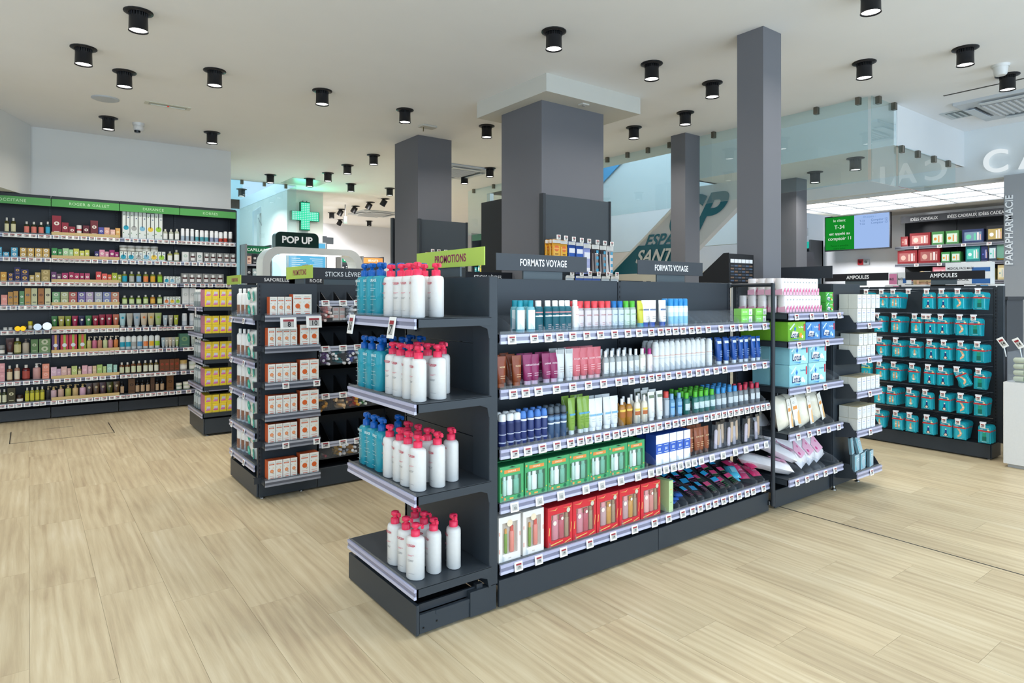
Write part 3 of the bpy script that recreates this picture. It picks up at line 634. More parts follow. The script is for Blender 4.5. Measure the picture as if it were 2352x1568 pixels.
for i, z in enumerate((1.212, 1.009, .774, .569, .384, .148)):
    s = shelf(gl, 1.215, 4.255, z, .365, .115, 0, ([], [], [.13, .335], [], [.13, .335], [])[i], (), tagm=TAG, bracket=False, railcol=('#a5a8b2', '#5b5e68', '#8b8e98'))
    if i == 0:
        for tx, px, pz in (('8', .145, -.055), ('10', .315, -.05)):
            link('price_tag', tag_mesh(.105, .078, True, tx, True).mesh('price_tag'), s, (px, -.014, pz), rot=(math.radians(-6), 0, 0))
    link('bracket', MB().box(-.045, 0, .08, .11, -.035, .0, DK2, 'steel').mesh('bracket'), s)
sign('lime green promotions board above the orange cartons', 'PROMOTIONS', 1.60, 1.606, 4.47, 5.04, 1.463, 1.556, '#b4d05a', '#9a4a52', 'x', .058, -.02, maxw=.29)
gs = fixture('gondola', 'dark gondola with black-divided bins of lip care sticks', 'shelf unit', (3, 4.6, 0))
P('plinth', MB().box(1.605, 3.5, 4.372, 4.384, .012, .137, DK, 'steel', b=.002).box(1.605, 3.5, 4.39, 4.64, .11, .13, DK2, 'steel').box(1.605, 3.58, 5.05, 5.062, .012, .137, DK, 'steel'), gs)
for a in (1.605, 2.255, 2.905): P('back_panel', MB().box(a, a+.646, 4.65, 4.662, .137, 1.42, DK2, 'steel', b=.001), gs)
slots(gs, 1.605, 4.645, .14, 1.415); slots(gs, 2.253, 4.645, .14, 1.415)
SB = [(1.152,1.285),(0.85,0.965),(0.53,0.632),(0.19,0.292)]
BXs = [1.63,1.718,1.82,1.922,2.019,2.126,2.244]
for zf, zs in SB:
    b0 = link('bin_tray', MB().box(0, .95, 0, .23, -.03, 0, DKK, 'steel').box(0, .95, 0, .004, -.03, .01, DKK, 'steel').mesh('bin_tray'), gs, Vector((1.62, 4.40, zf))-ORG[gs])
    link('front_panel', MB().box(0, .95, -.002, 0, .0, zs-zf, '#e8eef2', 'clear').mesh('front_panel'), b0)
    link('ticket_rail', MB().box(0, .95, -.012, -.003, zs-zf-.018, zs-zf+.018, '#bcc0d0', 'rail').box(0, .95, -.013, -.012, zs-zf-.006, zs-zf+.004, '#8a8d9a', 'rail').mesh('ticket_rail'), b0)
    for x in BXs: link('divider', MB().polyx([(.004, .004), (.23, .004), (.23, .215), (.225, .215), (.012, .10), (.004, .10)], x-1.62-.002, x-1.62+.002, '#121316', 'steel').mesh('divider'), b0)
    for t in [1.664,1.792,1.904]: link('price_tag', TAGW, b0, (t-1.62, -.014, zs-zf), rot=(math.radians(-14), 0, 0))
sign('dark header board reading lip sticks left of the pump bottles', 'STICKS LÈVRES', 1.612, 2.232, 4.75, 4.756, 1.464, 1.55, '#2d3036', '#e8e8e8', size=.05, off=.03, maxw=.30)
sign('small dark header board reading lip sticks behind the lime board', 'STICKS LÈVRES', 3.067, 3.579, 4.75, 4.756, 1.464, 1.55, '#22242a', '#e8e8e8', size=.05, off=-.02, maxw=.30)

# --- far row: end unit stacked with yellow cartons
gy = fixture('end_display', 'dark end display stacked with small yellow cartons', 'shelf unit', (1.33, 6.95, 0))
P('plinth', MB().box(1.33, 1.342, 6.64, 7.29, .02, .165, DK, 'steel', b=.002).box(1.342, 1.7, 6.63, 6.642, .02, .165, DK, 'steel', b=.002).box(1.342, 1.7, 6.65, 7.28, .13, .16, DK2, 'steel'), gy)
P('back_panel', MB().box(1.70, 1.715, 6.63, 7.29, .03, 1.42, DK, 'steel', b=.001), gy)
feet(gy, [(1.37, 6.66), (1.6, 6.66)])
YZ = (1.23, .976, .727, .472, .218)
for i, z in enumerate(YZ):
    s = shelf(gy, 1.315, 7.27, z, .65, .38, -math.pi/2)
    if i == 0: link('price_tag', tag_mesh(.05, .09).mesh('price_tag'), s, (.42, -.012, -.05))
sign('small lime promotions board above the yellow cartons', 'PROMOTIONS', 1.69, 1.696, 6.74, 7.30, 1.452, 1.545, '#b4d05a', '#9a4a52', 'x', .052, -.05, maxw=.24)
gf = fixture('gondola', 'long low dark gondola behind the lip stick bins', 'shelf unit', (3, 6.9, 0))
P('back_panel', MB().box(1.72, 3.56, 6.84, 6.86, .03, 1.42, DK, 'steel'), gf); P('plinth', MB().box(1.72, 3.56, 6.62, 7.2, .02, .16, DK, 'steel'), gf)
for z in (1.18, .9, .6): shelf(gf, 1.72, 6.62, z, 1.8, .22, 0)
sign('dark header board in the row behind orange cartons', 'SAFORELLE', 1.732, 2.352, 6.9, 6.906, 1.464, 1.545, '#26282e', '#dcdcdc', size=.05, off=.05, maxw=.27)
sign('dark header board half hidden by the lip stick board', 'ROGÉ', 2.221, 2.841, 6.9, 6.906, 1.464, 1.545, '#26282e', '#dcdcdc', size=.05, off=-.02)

# --- tall panels with hooks in front of the pillars
def tall_panel(x0, x1, y, z1, label):
    r = fixture('display_panel', label, 'shelf unit', ((x0+x1)/2, y, 0))
    P('board', MB().box(x0+.03, x1-.02, y, y+.02, .15, z1, '#42494f', 'steel', b=.002), r)
    P('side_post', MB().box(x0, x0+.03, y-.03, y+.03, 0, z1+.004, '#33383d', 'steel', b=.004), r); P('side_post', MB().box(x1-.02, x1, y-.01, y+.02, 0, z1+.004, '#33383d', 'steel'), r)
    return r
gr = tall_panel(3.527, 4.369, 4.27, 2.215, 'tall dark panel hung with razors against the central pillar')
gq = tall_panel(3.55, 4.222, 6.5, 2.21, 'tall dark panel with hooks against the left pillar')
gx = tall_panel(3.614, 3.831, 7.3, 2.3, 'tall dark panel edge behind the left pillar')
gz = fixture('display_panel', 'narrow black panel edge left of the central pillar', 'shelf unit', (3.5, 5.0, 0))
P('board', MB().box(3.605, 3.642, 4.96, 5.3, 0, 2.26, '#1d1f22', 'steel'), gz)

# --- wall shelving along the left wall: four bays, eight shelves, green headers
BAYX = [-.235-.64, -.235+.43-.0]
BX = [-0.269,0.197,0.83,1.443,2.078]
BX[0] = BX[1]-.633
WZ = (1.992, 1.741, 1.483, 1.234, .973, .72, .441, .21)
gw = fixture('wall_shelving', 'black wall shelving of cosmetics under green header boards', 'shelf unit', (.9, 8.6, 0))
WT = [[[-0.185,-0.132,-0.073,-0.013,0.044,0.113,0.171],[-0.182,-0.113,-0.039,0.025,0.086,0.169],[-0.202,-0.141,-0.091,-0.02,0.039,0.092,0.16],[-0.202,-0.125,-0.053,0.005,0.056,0.113,0.173],[-0.199,-0.144,-0.091,-0.03,0.019,0.088,0.162],[-0.229,-0.155,-0.091,-0.018,0.053,0.146],[-0.221,-0.153,-0.093,-0.014,0.07,0.155],[-0.214,-0.142,-0.078,-0.009,0.072,0.122]],[[0.242,0.308,0.364,0.419,0.489,0.566,0.629,0.684,0.742,0.801],[0.231,0.281,0.331,0.379,0.428,0.478,0.528,0.593,0.686,0.783],[0.219,0.269,0.323,0.381,0.43,0.48,0.531,0.586,0.635,0.688,0.734,0.783,0.832],[0.242,0.323,0.398,0.478,0.551,0.636,0.715,0.789],[0.227,0.288,0.352,0.415,0.478,0.543,0.605,0.672,0.735,0.799],[0.238,0.314,0.4,0.479,0.552,0.605,0.654,0.705,0.755,0.805],[0.251,0.34,0.437,0.531,0.591,0.665,0.767],[0.22,0.285,0.357,0.422,0.489,0.547,0.615,0.681,0.753,0.807]]]
WT2 = [[[0.905,0.985,1.068,1.146,1.234,1.297,1.363,1.439],[0.878,0.957,1.039,1.123,1.205,1.283,1.359,1.427],[0.883,0.952,1.024,1.098,1.175,1.25,1.326,1.383,1.443],[0.882,0.956,1.035,1.101,1.181,1.254,1.321,1.381,1.439],[0.863,0.933,1.011,1.091,1.17,1.237,1.28,1.324,1.368,1.43],[0.863,0.92,0.982,1.053,1.112,1.172,1.237,1.324,1.394],[0.863,0.916,0.982,1.053,1.108,1.155,1.211,1.263,1.324,1.377],[0.863,0.912,0.974,1.045,1.108,1.163,1.228,1.289,1.359,1.43]],[[1.485,1.538,1.593,1.646,1.699,1.752,1.805,1.859,1.914,1.971,2.028,2.082],[1.52,1.602,1.68,1.757,1.833,1.909,1.981,2.052],[1.515,1.593,1.694,1.778,1.864,1.911,1.984],[1.524,1.565],[1.52,1.565],[1.506,1.565],[1.484,1.583],[1.439,1.538]]]
for k in range(4):
    a, b_ = BX[k]+.003, BX[k+1]-.003
    P('plinth', MB().box(a, b_, 8.60, 8.612, .012, .125, DK2, 'steel', b=.002).box(a, b_, 8.612, 8.83, .10, .12, DKK, 'steel'), gw)
    P('back_panel', MB().box(a, b_, 8.815, 8.83, .12, 2.40, '#26292f', 'steel', b=.001), gw)
    slots(gw, b_, 8.81, .12, 2.38)
    hd = P('header_board', MB().box(a, b_, 8.50, 8.512, 2.297, 2.378, '#4f9a4b', 'plast', b=.001), gw)
    P('top_rail', MB().box(a, b_, 8.51, 8.82, 2.378, 2.41, '#26292d', 'steel'), gw)
    nm = ("L'OCCITANE", 'ROGER & GALLET', 'DURANCE', 'KORRES')[k]
    mb = MB().text(nm, 0, 0, .042, 0, '#b9dcae', 'plast', .008, ex=.001, spacing=1.15); mb.tf(Matrix.Translation(((a+b_)/2+(.0, .03, .03, .02)[k]-(.03 if k == 0 else 0), 8.499, 2.338))); P('lettering', mb, gw)
    for i, z in enumerate(WZ):
        ts = (WT if k < 2 else WT2)[k % 2][i]
        shelf(gw, a, 8.505, z, b_-a, .30, 0, [t-a for t in ts if a < t < b_], (), tagm=TAGW, wood=(k == 1), bracket=False, railcol=('#9a9cb4', '#4a4c58', '#9a9cb4'))
P('side_panel', MB().box(BX[4]-.002, BX[4]+.01, 8.51, 8.82, .02, 2.40, '#26292f', 'steel'), gw)

# ================================================================ PRODUCTS
def prints(mb, pr, w, h, d, off=.0006):
    y = -d/2-off
    for i, p in enumerate(pr):
        yy = y-.00012*i
        if p[0] == 'r': mb.quad(p[1]*w, p[2]*w, p[3]*h, p[4]*h, yy, p[5])
        elif p[0] == 'c': mb.disc(p[1]*w, p[2]*h, p[3]*w, yy, p[4], sx=p[5] if len(p) > 5 else 1)
        elif p[0] == 't': mb.text(p[1], p[2]*w, p[3]*h, p[4]*h, yy, p[5], bold=.02, maxw=(p[6] if len(p) > 6 else .85)*w)
        elif p[0] == 'p': mb.add([(a*w, yy, b_*h) for a, b_ in p[1]], [tuple(range(len(p[1])))], p[2])
    return mb
def carton(w, d, h, side, front, pr=(), top=None, b=0):
    r = [('box', MB().box(-w/2, w/2, -d/2, d/2, 0, h, side, 'paper', front=front, top=top, b=b))]
    if pr: r.append(('print', prints(MB(), pr, w, h, d)))
    return r
def arc(mb, z0, z1, w, d, col, m='paper', a0=-150, a1=-30, n=8, k=1.012, off=0):
    vs = []
    for z in (z0, z1):
        for i in range(n+1):
            a = math.radians(a0+(a1-a0)*i/n); vs.append((w/2*k*math.cos(a), d/2*k*math.sin(a), z))
    return mb.add(vs, [(i, i+1, n+2+i, n+1+i) for i in range(n)], col, m, True)
def bottle(w, d, h, col, capcol, cap=.18, mat='plast', neck=.42, label=None, lz=(.12, .6), capmat='plast', capw=None, bands=(), sq=0, txt=None, tcol='#444', shoulder=.12, n=14, lines=0):
    hb = h*(1-cap); s = shoulder*h
    prof = [(.44, 0), (.5, h*.02), (.5, hb-s), (.46, hb-s*.45), (neck*.5+.12, hb-s*.12), (neck/2, hb)]
    cw = capw or neck
    r = [('body', MB().lathe([(a*1, z) for a, z in prof], col, mat, n, sx=w, sy=d, sq=sq))]
    r.append(('cap', MB().lathe([(cw/2*.98, hb-.001), (cw/2, hb+.001), (cw/2, h*.985), (cw/2*.85, h)], capcol, capmat, 10, sx=w, sy=max(d, w*.6))))
    if label or bands:
        mb = MB()
        if label: arc(mb, h*lz[0], h*lz[1], w, d, label)
        for j, (z0, z1, c) in enumerate(bands): arc(mb, h*z0, h*z1, w, d, c, k=1.02+.004*j, a0=-150 if len(bands) < 4 else -135, a1=-30 if len(bands) < 4 else -45)
        if txt: mb.text(txt, 0, h*(lz[0]*.3+lz[1]*.7), h*.05, -d/2*1.035, tcol, bold=.02, maxw=w*.7)
        for j in range(lines): mb.quad(-w*.22, w*.18-.03*w*(j % 2), h*(lz[0]+.05+.06*j), h*(lz[0]+.062+.06*j), -d/2*1.03, tcol)
        r.append(('label', mb))
    return r
def can(w, h, col, capcol, cap=.25, bands=(), dome=.02, mat='plast', gap=True):
    hb = h*(1-cap)
    r = [('body', MB().lathe([(.47, 0), (.5, h*.02), (.5, hb-h*.03), (.44, hb)], col, mat, 14, sx=w, sy=w))]
    r.append(('cap', MB().lathe([(.46, hb-.001), (.47, hb+.002), (.46, h*(1-dome)), (.3, h)], capcol, 'plast', 14, sx=w, sy=w)))
    if bands:
        mb = MB()
        for j, (z0, z1, c) in enumerate(bands): arc(mb, h*z0, h*z1, w, w, c, k=1.015+.004*j, a0=-170, a1=-10)
        r.append(('label', mb))
    return r
def pumpb(w, d, h, col, pcol, mat='plast', ph=.24, pr=(), sq=0, neckw=.42, head=.5, shoulder=.08):
    hb = h*(1-ph); s = h*shoulder
    r = [('body', MB().lathe([(.45, 0), (.5, h*.015), (.5, hb-s), (.47, hb-s*.45), (.38, hb-s*.12), (neckw/2, hb)], col, mat, 16, sx=w, sy=d, sq=sq))]
    q = MB().lathe([(neckw/2, hb), (neckw/2*1.0, hb+h*ph*.42), (neckw/2*.8, hb+h*ph*.46), (neckw/2*.45, hb+h*ph*.48), (neckw/2*.45, hb+h*ph*.66)], pcol, 'plast', 14, sx=w, sy=w)
    q.lathe([(neckw/2*.75, hb+h*ph*.64), (neckw/2*.95, hb+h*ph*.72), (neckw/2*.9, h*.985), (neckw/2*.5, h)], pcol, 'plast', 12, sx=w, sy=w)
    q.box(0, w*head, -.006, .006, h*.955, h*.99, pcol, 'plast', b=.002).box(w*head-.004, w*head+.004, -.005, .005, h*.915, h*.975, pcol, 'plast')
    r.append(('pump', q))
    if pr: r.append(('print', prints(MB(), pr, w, h, d, .0012)))
    return r
def tubep(w, h, col, capcol, cap=.14, mat='plast', bands=(), txt=None, tcol='#fff', d=None, capw=.66, circ=None, lines=0):
    d = d or w*.62; hc = h*cap; n = 14
    r = [('cap', MB().lathe([(capw/2, 0), (capw/2, hc*.95), (capw/2*.96, hc)], capcol, 'plast', 12, sx=w, sy=d*1.1))]
    mb = MB(); rings = []; lev = [(hc*.98, .35, .46), (hc*1.2, .38, .5), (h*.5, .44, .38), (h*.82, .485, .16), (h*.93, .5, .03), (h, .5, .03)]
    for z, a, b_ in lev:
        rings += [(w*a*math.cos(2*math.pi*k/n), d*b_*math.sin(2*math.pi*k/n), z) for k in range(n)]
    L = len(lev); fs = [(i*n+k, i*n+(k+1) % n, (i+1)*n+(k+1) % n, (i+1)*n+k) for i in range(L-1) for k in range(n)]
    mb.add(rings, fs, col, mat, True).add(rings[-n:], [tuple(range(n))], col, mat); r.insert(0, ('body', mb))
    if bands or txt or circ or lines:
        q = MB(); yat = lambda t: -d*(.5 if t < .2 else .5-.14*(t-.15)/.35 if t < .5 else .36-.20*(t-.5)/.32 if t < .82 else .16-.13*(t-.82)/.11 if t < .93 else .03)-.0012
        for z0, z1, c in bands: q.add([(-w*.36, yat(z0)*.86, z0*h), (0, yat(z0), z0*h), (w*.36, yat(z0)*.86, z0*h), (w*.36, yat(z1)*.86, z1*h), (0, yat(z1), z1*h), (-w*.36, yat(z1)*.86, z1*h)], [(0, 1, 4, 5), (1, 2, 3, 4)], c)
        if txt: q.text(txt, 0, h*.66, h*.075, yat(.6)-.001, tcol, bold=.02, maxw=w*.7)
        if circ: q.disc(0, h*circ[0], w*circ[1], yat(circ[0]-circ[1]*.5)-.002, circ[2])
        for j in range(lines): q.quad(-w*.22, w*.2, h*(.30+.07*j), h*(.315+.07*j), yat(.25)-.001, tcol)
        r.append(('label', q))
    return r
def jar(w, h, col, lid, lidh=.35, mat='plast', label=None):
    r = [('body', MB().lathe([(.46, 0), (.5, h*.06), (.5, h*(1-lidh))], col, mat, 14, sx=w, sy=w)), ('lid', MB().lathe([(.5, h*(1-lidh)), (.5, h*.97), (.46, h)], lid, 'plast', 14, sx=w, sy=w))]
    if label: r.append(('label', arc(MB(), h*.15, h*.5, w, w, label)))
    return r
def tin(w, h, col, face):
    mb = MB().lathe([(.5, 0), (.5, .014/w*1)], col, 'metal', 18, sx=h, sy=h); mb.tf(Matrix.Translation((0, -.007, h/2)) @ Matrix.Rotation(math.radians(90), 4, 'X') @ Matrix.Translation((0, 0, -.007)))
    return [('tin', mb), ('face', MB().disc(0, h/2, h*.42, -.0205, face, 'paper', 18).disc(0, h/2, h*.3, -.0209, col, 'paper', 18).disc(0, h/2, h*.26, -.0212, face, 'paper', 18))]
def pillow(w, d, h, col, mat='film', pr=(), nx=6, nz=7, seam=None, bulge=1.0, wob=.06, seed=1):
    rr = random.Random(seed); mb = MB(); vs = []; fs = []
    jit = [[rr.uniform(-1, 1)*wob for _ in range(nx+1)] for _ in range(nz+1)]
    for side in (-1, 1):
        for j in range(nz+1):
            for i in range(nx+1):
                u, v = i/nx*2-1, j/nz*2-1
                b_ = (max(0, 1-abs(u)**4)*max(0, 1-abs(v)**5))**.5*bulge
                x = u*w/2*(1-.05*(1-abs(v)**2)*0-.04*abs(v)*jit[j][i]*3); z = (v+1)/2*h+jit[j][i]*h*.03
                vs.append((x, side*(d/2*b_*(1+jit[j][i]*2)), z))
    N = (nx+1)*(nz+1)
    for s_ in (0, 1):
        for j in range(nz):
            for i in range(nx):
                a = s_*N+j*(nx+1)+i; q = (a, a+1, a+nx+2, a+nx+1); fs.append(q if s_ == 0 else q[::-1])
    mb.add(vs, fs, col, mat, True); r = [('pack', mb)]
    if pr: r.append(('print', prints(MB(), pr, w*.9, h, d*1.0, .002)))
    return r
def giftbox(w, d, h, side, frame, inner, items, logo=None, deco=None, win=(.1, .9, .14, .72)):
    # window carton: frame front with a recess holding little tubes and bottles, clear film in front
    x0, x1, z0, z1 = (win[0]-.5)*w, (win[1]-.5)*w, win[2]*h, win[3]*h
    mb = MB().box(-w/2, w/2, -d/2+.012, d/2, 0, h, side, 'paper', front=inner)
    for a in ((-w/2, x0, 0, h), (x1, w/2, 0, h), (x0, x1, 0, z0), (x0, x1, z1, h)): mb.box(a[0], a[1], -d/2, -d/2+.012, a[2], a[3], frame)
    r = [('box', mb)]; q = MB()
    for (cx, ww, c, cc, hh) in items:
        X0 = x0+(x1-x0)*cx; W2 = (x1-x0)*ww; H2 = (z1-z0)*hh
        q.lathe([(.42, 0), (.5, H2*.02), (.5, H2*.78), (.4, H2*.8)], c, 'plast', 8, sx=W2, sy=.014, cx=X0, cy=-d/2+.0075, cz=z0+.002).lathe([(.36, H2*.8), (.36, H2)], cc, 'plast', 8, sx=W2, sy=.012, cx=X0, cy=-d/2+.0075, cz=z0+.002)
    r.append(('contents', q)); r.append(('window', MB().quad(x0, x1, z0, z1, -d/2+.0003, '#ffffff', 'clear')))
    pr = list(logo or [])+list(deco or [])
    if pr: r.append(('print', prints(MB(), pr, w, h, d)))
    return r
def card(w, h, col, pr=(), d=.008, low=None):
    mb = MB().poly([(-w/2, -h), (w/2, -h), (w/2, -h*.12), (w*.44, -h*.03), (w*.34, 0), (-w*.34, 0), (-w*.44, -h*.03), (-w/2, -h*.12)], -.001, .001, col, 'paper')
    mb.box(-w*.4, w*.4, -d, -.001, -h*.95, -h*.30, low or col, 'film', b=.003)
    q = MB(); 
    for i, p in enumerate(pr):
        y = -d-.0005-.0001*i if p[-1] != 'top' else -.0015-.0001*i
        if p[0] == 'r': q.quad(p[1]*w, p[2]*w, p[3]*h, p[4]*h, y, p[5])
        elif p[0] == 'c': q.disc(p[1]*w, p[2]*h, p[3]*w, y, p[4], sx=p[5])
        elif p[0] == 't': q.text(p[1], p[2]*w, p[3]*h, p[4]*h, y, p[5], bold=.02, maxw=.8*w)
        elif p[0] == 'p': q.add([(a*w, y, b_*h) for a, b_ in p[1]], [tuple(range(len(p[1])))], p[2])
    return [('card', mb), ('print', q)]

# ---- pump bottles on the front end display
white = kind(pumpb, .080, .060, .222, '#dfdfdd', '#e8365a', 'plast', .235, (('t', 'TOPICREM', -.02, .63, .05, '#c8405a', .5), ('r', -.2, .15, .605, .611, '#c8405a'), ('r', -.2, .18, .45, .456, '#d98a98'), ('r', -.2, .05, .435, .441, '#d98a98'),
        ('r', -.2, .15, .36, .366, '#8a8a8e'), ('r', -.18, .1, .34, .346, '#8a8a8e'), ('r', -.2, .2, .12, .125, '#a5a5a8')), neckw=.46, head=.42)
blue = kind(pumpb, .078, .06, .236, '#36b0c6', '#0d5cb0', 'liq', .25, (('t', 'URIAGE', -.1, .66, .07, '#d8f2f6', .62), ('r', -.38, .0, .57, .574, '#c8eaf0'), ('r', -.38, .12, .50, .505, '#c8eaf0'), ('r', -.38, -.02, .47, .475, '#c8eaf0'), ('r', -.38, .1, .36, .364, '#c8eaf0'),
        ('r', -.38, .2, .30, .304, '#c8eaf0'), ('r', -.38, -.1, .2, .204, '#c8eaf0'), ('r', -.38, .05, .1, .104, '#c8eaf0')), sq=.55, neckw=.44, head=.5)
PUMPS = [  # shelf z, white bottle spots, blue bottle spots (metres)
 (1.25, 'top shelf of pump bottle display', [(1.25, 2.36), (1.26, 2.45), (1.25, 2.53), (1.34, 2.30), (1.34, 2.40), (1.35, 2.49), (1.24, 2.275)], [(1.25, 2.635), (1.25, 2.72), (1.25, 2.80), (1.34, 2.62), (1.34, 2.71), (1.34, 2.80), (1.43, 2.58), (1.43, 2.68), (1.43, 2.78)]),
 (.918, 'second shelf of pump bottle display', [(1.245, 2.275), (1.25, 2.36), (1.25, 2.44), (1.255, 2.52), (1.335, 2.28), (1.34, 2.37), (1.34, 2.46), (1.43, 2.40)], [(1.25, 2.63), (1.25, 2.72), (1.25, 2.80), (1.34, 2.60), (1.34, 2.70), (1.34, 2.79), (1.44, 2.62), (1.44, 2.72)]),
 (.56, 'third shelf of pump bottle display', [(1.25, 2.29), (1.25, 2.375), (1.255, 2.455), (1.25, 2.54), (1.34, 2.29), (1.345, 2.38), (1.35, 2.47), (1.345, 2.56), (1.43, 2.33)], [(1.26, 2.64), (1.26, 2.72), (1.26, 2.80), (1.35, 2.66)]),
 (.20, 'bottom shelf of pump bottle display', [(1.25, 2.31), (1.255, 2.40), (1.25, 2.49), (1.34, 2.32), (1.345, 2.41), (1.43, 2.31), (1.35, 2.50)], [])]
for z, wh, ws, bs in PUMPS:
    for x, y in sorted(ws, key=lambda p: -p[1]): put(white, 'pump_bottle', 'white pump bottle with pink pump', 'bottle', wh, (x, y, z+.001), -math.pi/2+rnd.uniform(-.35, .5))
    for x, y in sorted(bs, key=lambda p: -p[1]): put(blue, 'pump_bottle', 'clear blue pump bottle', 'bottle', wh, (x, y, z+.001), -math.pi/2+rnd.uniform(-.15, .2))

# ---- travel sizes on the long gondola.  (kind, name, description, category, x positions, rows deep, row step, y)
def line(k, name, desc, cat, where, xs, z, y=2.262, rows=1, step=.05, rz=0, jit=.08):
    for r in range(rows):
        w_ = where if r == 0 else where+(', second row', ', third row', ', fourth row')[r-1]
        for i, x in enumerate(xs):
            kk = k[i % len(k)] if k and isinstance(k[0], list) else k
            put(kk, name, desc, cat, w_, (x+.013*r, y+step*r, z+.001), rz+rnd.uniform(-jit, jit))
Z1, Z2, Z3, Z4, Z5 = MZ
A1, A2, A3, A4, A5 = ('top shelf of travel gondola', 'second shelf of travel gondola', 'third shelf of travel gondola', 'fourth shelf of travel gondola', 'bottom shelf of travel gondola')
ln = lambda *a, **k: line(*a, **k)
ln(kind(bottle, .046, .034, .143, '#8ccfdc', '#1d8fa3', .2, 'liq', .62, '#e9f2f2', (.1, .7)), 'toner_bottle', 'clear blue bottle with teal cap', 'bottle', A1, [1.746,1.806], Z1, rows=2, step=.055)
ln(kind(bottle, .046, .034, .142, '#17606e', '#f2f2f2', .19, 'plast', .66, '#115765', (.04, .74), bands=((.60, .64, '#c98a8a'), (.48, .52, '#dfe9ea')), txt='Avène', tcol='#e9c7c4', lines=3), 'cleanser_bottle', 'dark teal bottle with white cap', 'bottle', A1, [1.851,1.906,1.95,1.991,2.026], Z1)
ln(kind(bottle, .036, .034, .143, '#efeeec', '#f6f6f4', .2, 'plast', .7, '#f4f0ef', (.1, .7), txt='Avène', tcol='#c98a8a'), 'lotion_bottle', 'slim all-white bottle', 'bottle', A1, [2.076], Z1)
ln(kind(bottle, .046, .036, .137, '#c9c6cb', '#df4a54', .24, 'liq', .72, '#d6cfd3', (.12, .68), txt='BIODERMA', tcol='#b06a72', lines=2), 'micellar_bottle', 'clear bottle with red cap', 'bottle', A1, [2.104,2.155,2.202,2.252,2.294], Z1, rows=2, step=.06)
ln(kind(bottle, .042, .036, .137, '#b7c9d4', '#1f6fb4', .24, 'liq', .72, '#c7d6de', (.12, .68), txt='BIODERMA', tcol='#5a7f9a', lines=2), 'micellar_bottle', 'clear bottle with blue cap', 'bottle', A1, [2.337,2.381], Z1)
ln(kind(bottle, .042, .036, .137, '#b9d3c4', '#55b83c', .24, 'liq', .72, '#c9ddcf', (.12, .68), txt='BIODERMA', tcol='#5f9a5a', lines=2), 'micellar_bottle', 'clear bottle with green cap', 'bottle', A1, [2.425,2.47], Z1)
ln(kind(tubep, .048, .138, '#c8c63e', '#3f93a5', .16, 'plast', txt='A-DERMA', tcol='#8a8a2a', capw=.9), 'cream_tube', 'yellow tube with teal foot', 'tube', A1, [2.532], Z1)
ln(kind(tubep, .058, .14, '#f0f0ee', '#2d53a8', .18, 'plast', bands=((.62, .67, '#3f78c0'),), txt='URIAGE', tcol='#888', lines=2), 'cream_tube', 'white tube with blue stripe', 'tube', A1, [2.57,2.623,2.705], Z1)
ln(kind(can, .034, .148, '#cfe6f0', '#2f8fd2', .26, bands=((.08, .35, '#8cc4de'), (.5, .66, '#e8f3f6'))), 'thermal_water_can', 'pale blue spray can', 'can', A1, [2.771,2.811,2.852,2.893], Z1, rows=2, step=.05)
gc = kind(carton, .115, .05, .042, '#8fd06a', '#7fcf5a', (('r', -.48, .1, .1, .9, '#8fdc68'), ('t', 'nicorette', -.18, .55, .3, '#e8f8e0'), ('r', .18, .48, .08, .92, '#eef2ee'), ('r', .22, .40, .2, .6, '#b8bcc0')))
for i, (x, zz) in enumerate(((1707, 0), (1740, 0), (1707, 1), (1737, 1))): put(gc, 'green_carton', 'small lime green carton', 'carton', A1, (3.46 if x == 1707 else 3.608+(.004 if zz else 0), 2.27, Z1+.001+zz*.043))
# second shelf
ln(kind(tubep, .054, .135, '#8a4326', '#a3552f', .14, 'plast', txt='NUXE', tcol='#e8c8a0', capw=.66, lines=2), 'body_tube', 'shiny brown tube', 'tube', A2, [1.641,1.727], Z2, rows=3, step=.065)
ln(kind(tubep, .054, .135, '#8e2a5c', '#d9b9cc', .14, 'plast', txt='CAUDALIE', tcol='#f0d8e4', capw=.66, lines=2), 'body_tube', 'magenta tube', 'tube', A2, [1.788,1.828,1.898,1.942], Z2, rows=2, step=.065)
ln(kind(tubep, .052, .148, '#d9dcdc', '#e8e8e8', .1, 'plast', bands=((.86, .99, '#b9bdbd'),), lines=3, tcol='#b0a0a0'), 'cream_tube', 'silver and white tube', 'tube', A2, [1.982,2.037], Z2, rows=2, step=.065)
ln(kind(tubep, .056, .15, '#cf6a74', '#e9b9bd', .12, 'plast', txt='ROGER', tcol='#f0c8cc', lines=3, capw=.66), 'hand_cream_tube', 'coral pink tube', 'tube', A2, [2.081,2.129,2.178,2.219], Z2, rows=2, step=.07)
ln(kind(bottle, .038, .03, .125, '#c5cbcb', '#eceded', .24, 'liq', .46, '#e0e2e0', (.12, .55), lines=2, tcol='#b0b4b0'), 'travel_bottle', 'clear bottle with white cap', 'bottle', A2, [2.279,2.322,2.368,2.409,2.457,2.499], Z2, rows=3, step=.05)
ln(kind(bottle, .042, .032, .125, '#d9d6c6', '#e9e9e6', .24, 'plast', .5, '#f0eee6', (.08, .62), lines=3, tcol='#a5a08a'), 'travel_bottle', 'cream bottle with white cap', 'bottle', A2, [2.546], Z2)
ln(kind(bottle, .038, .03, .122, '#e8dede', '#c23a8a', .24, 'plast', .56, '#f2e9ea', (.08, .62), lines=3, tcol='#c88a9a'), 'travel_bottle', 'white bottle with magenta cap', 'bottle', A2, [2.603], Z2, rows=2)
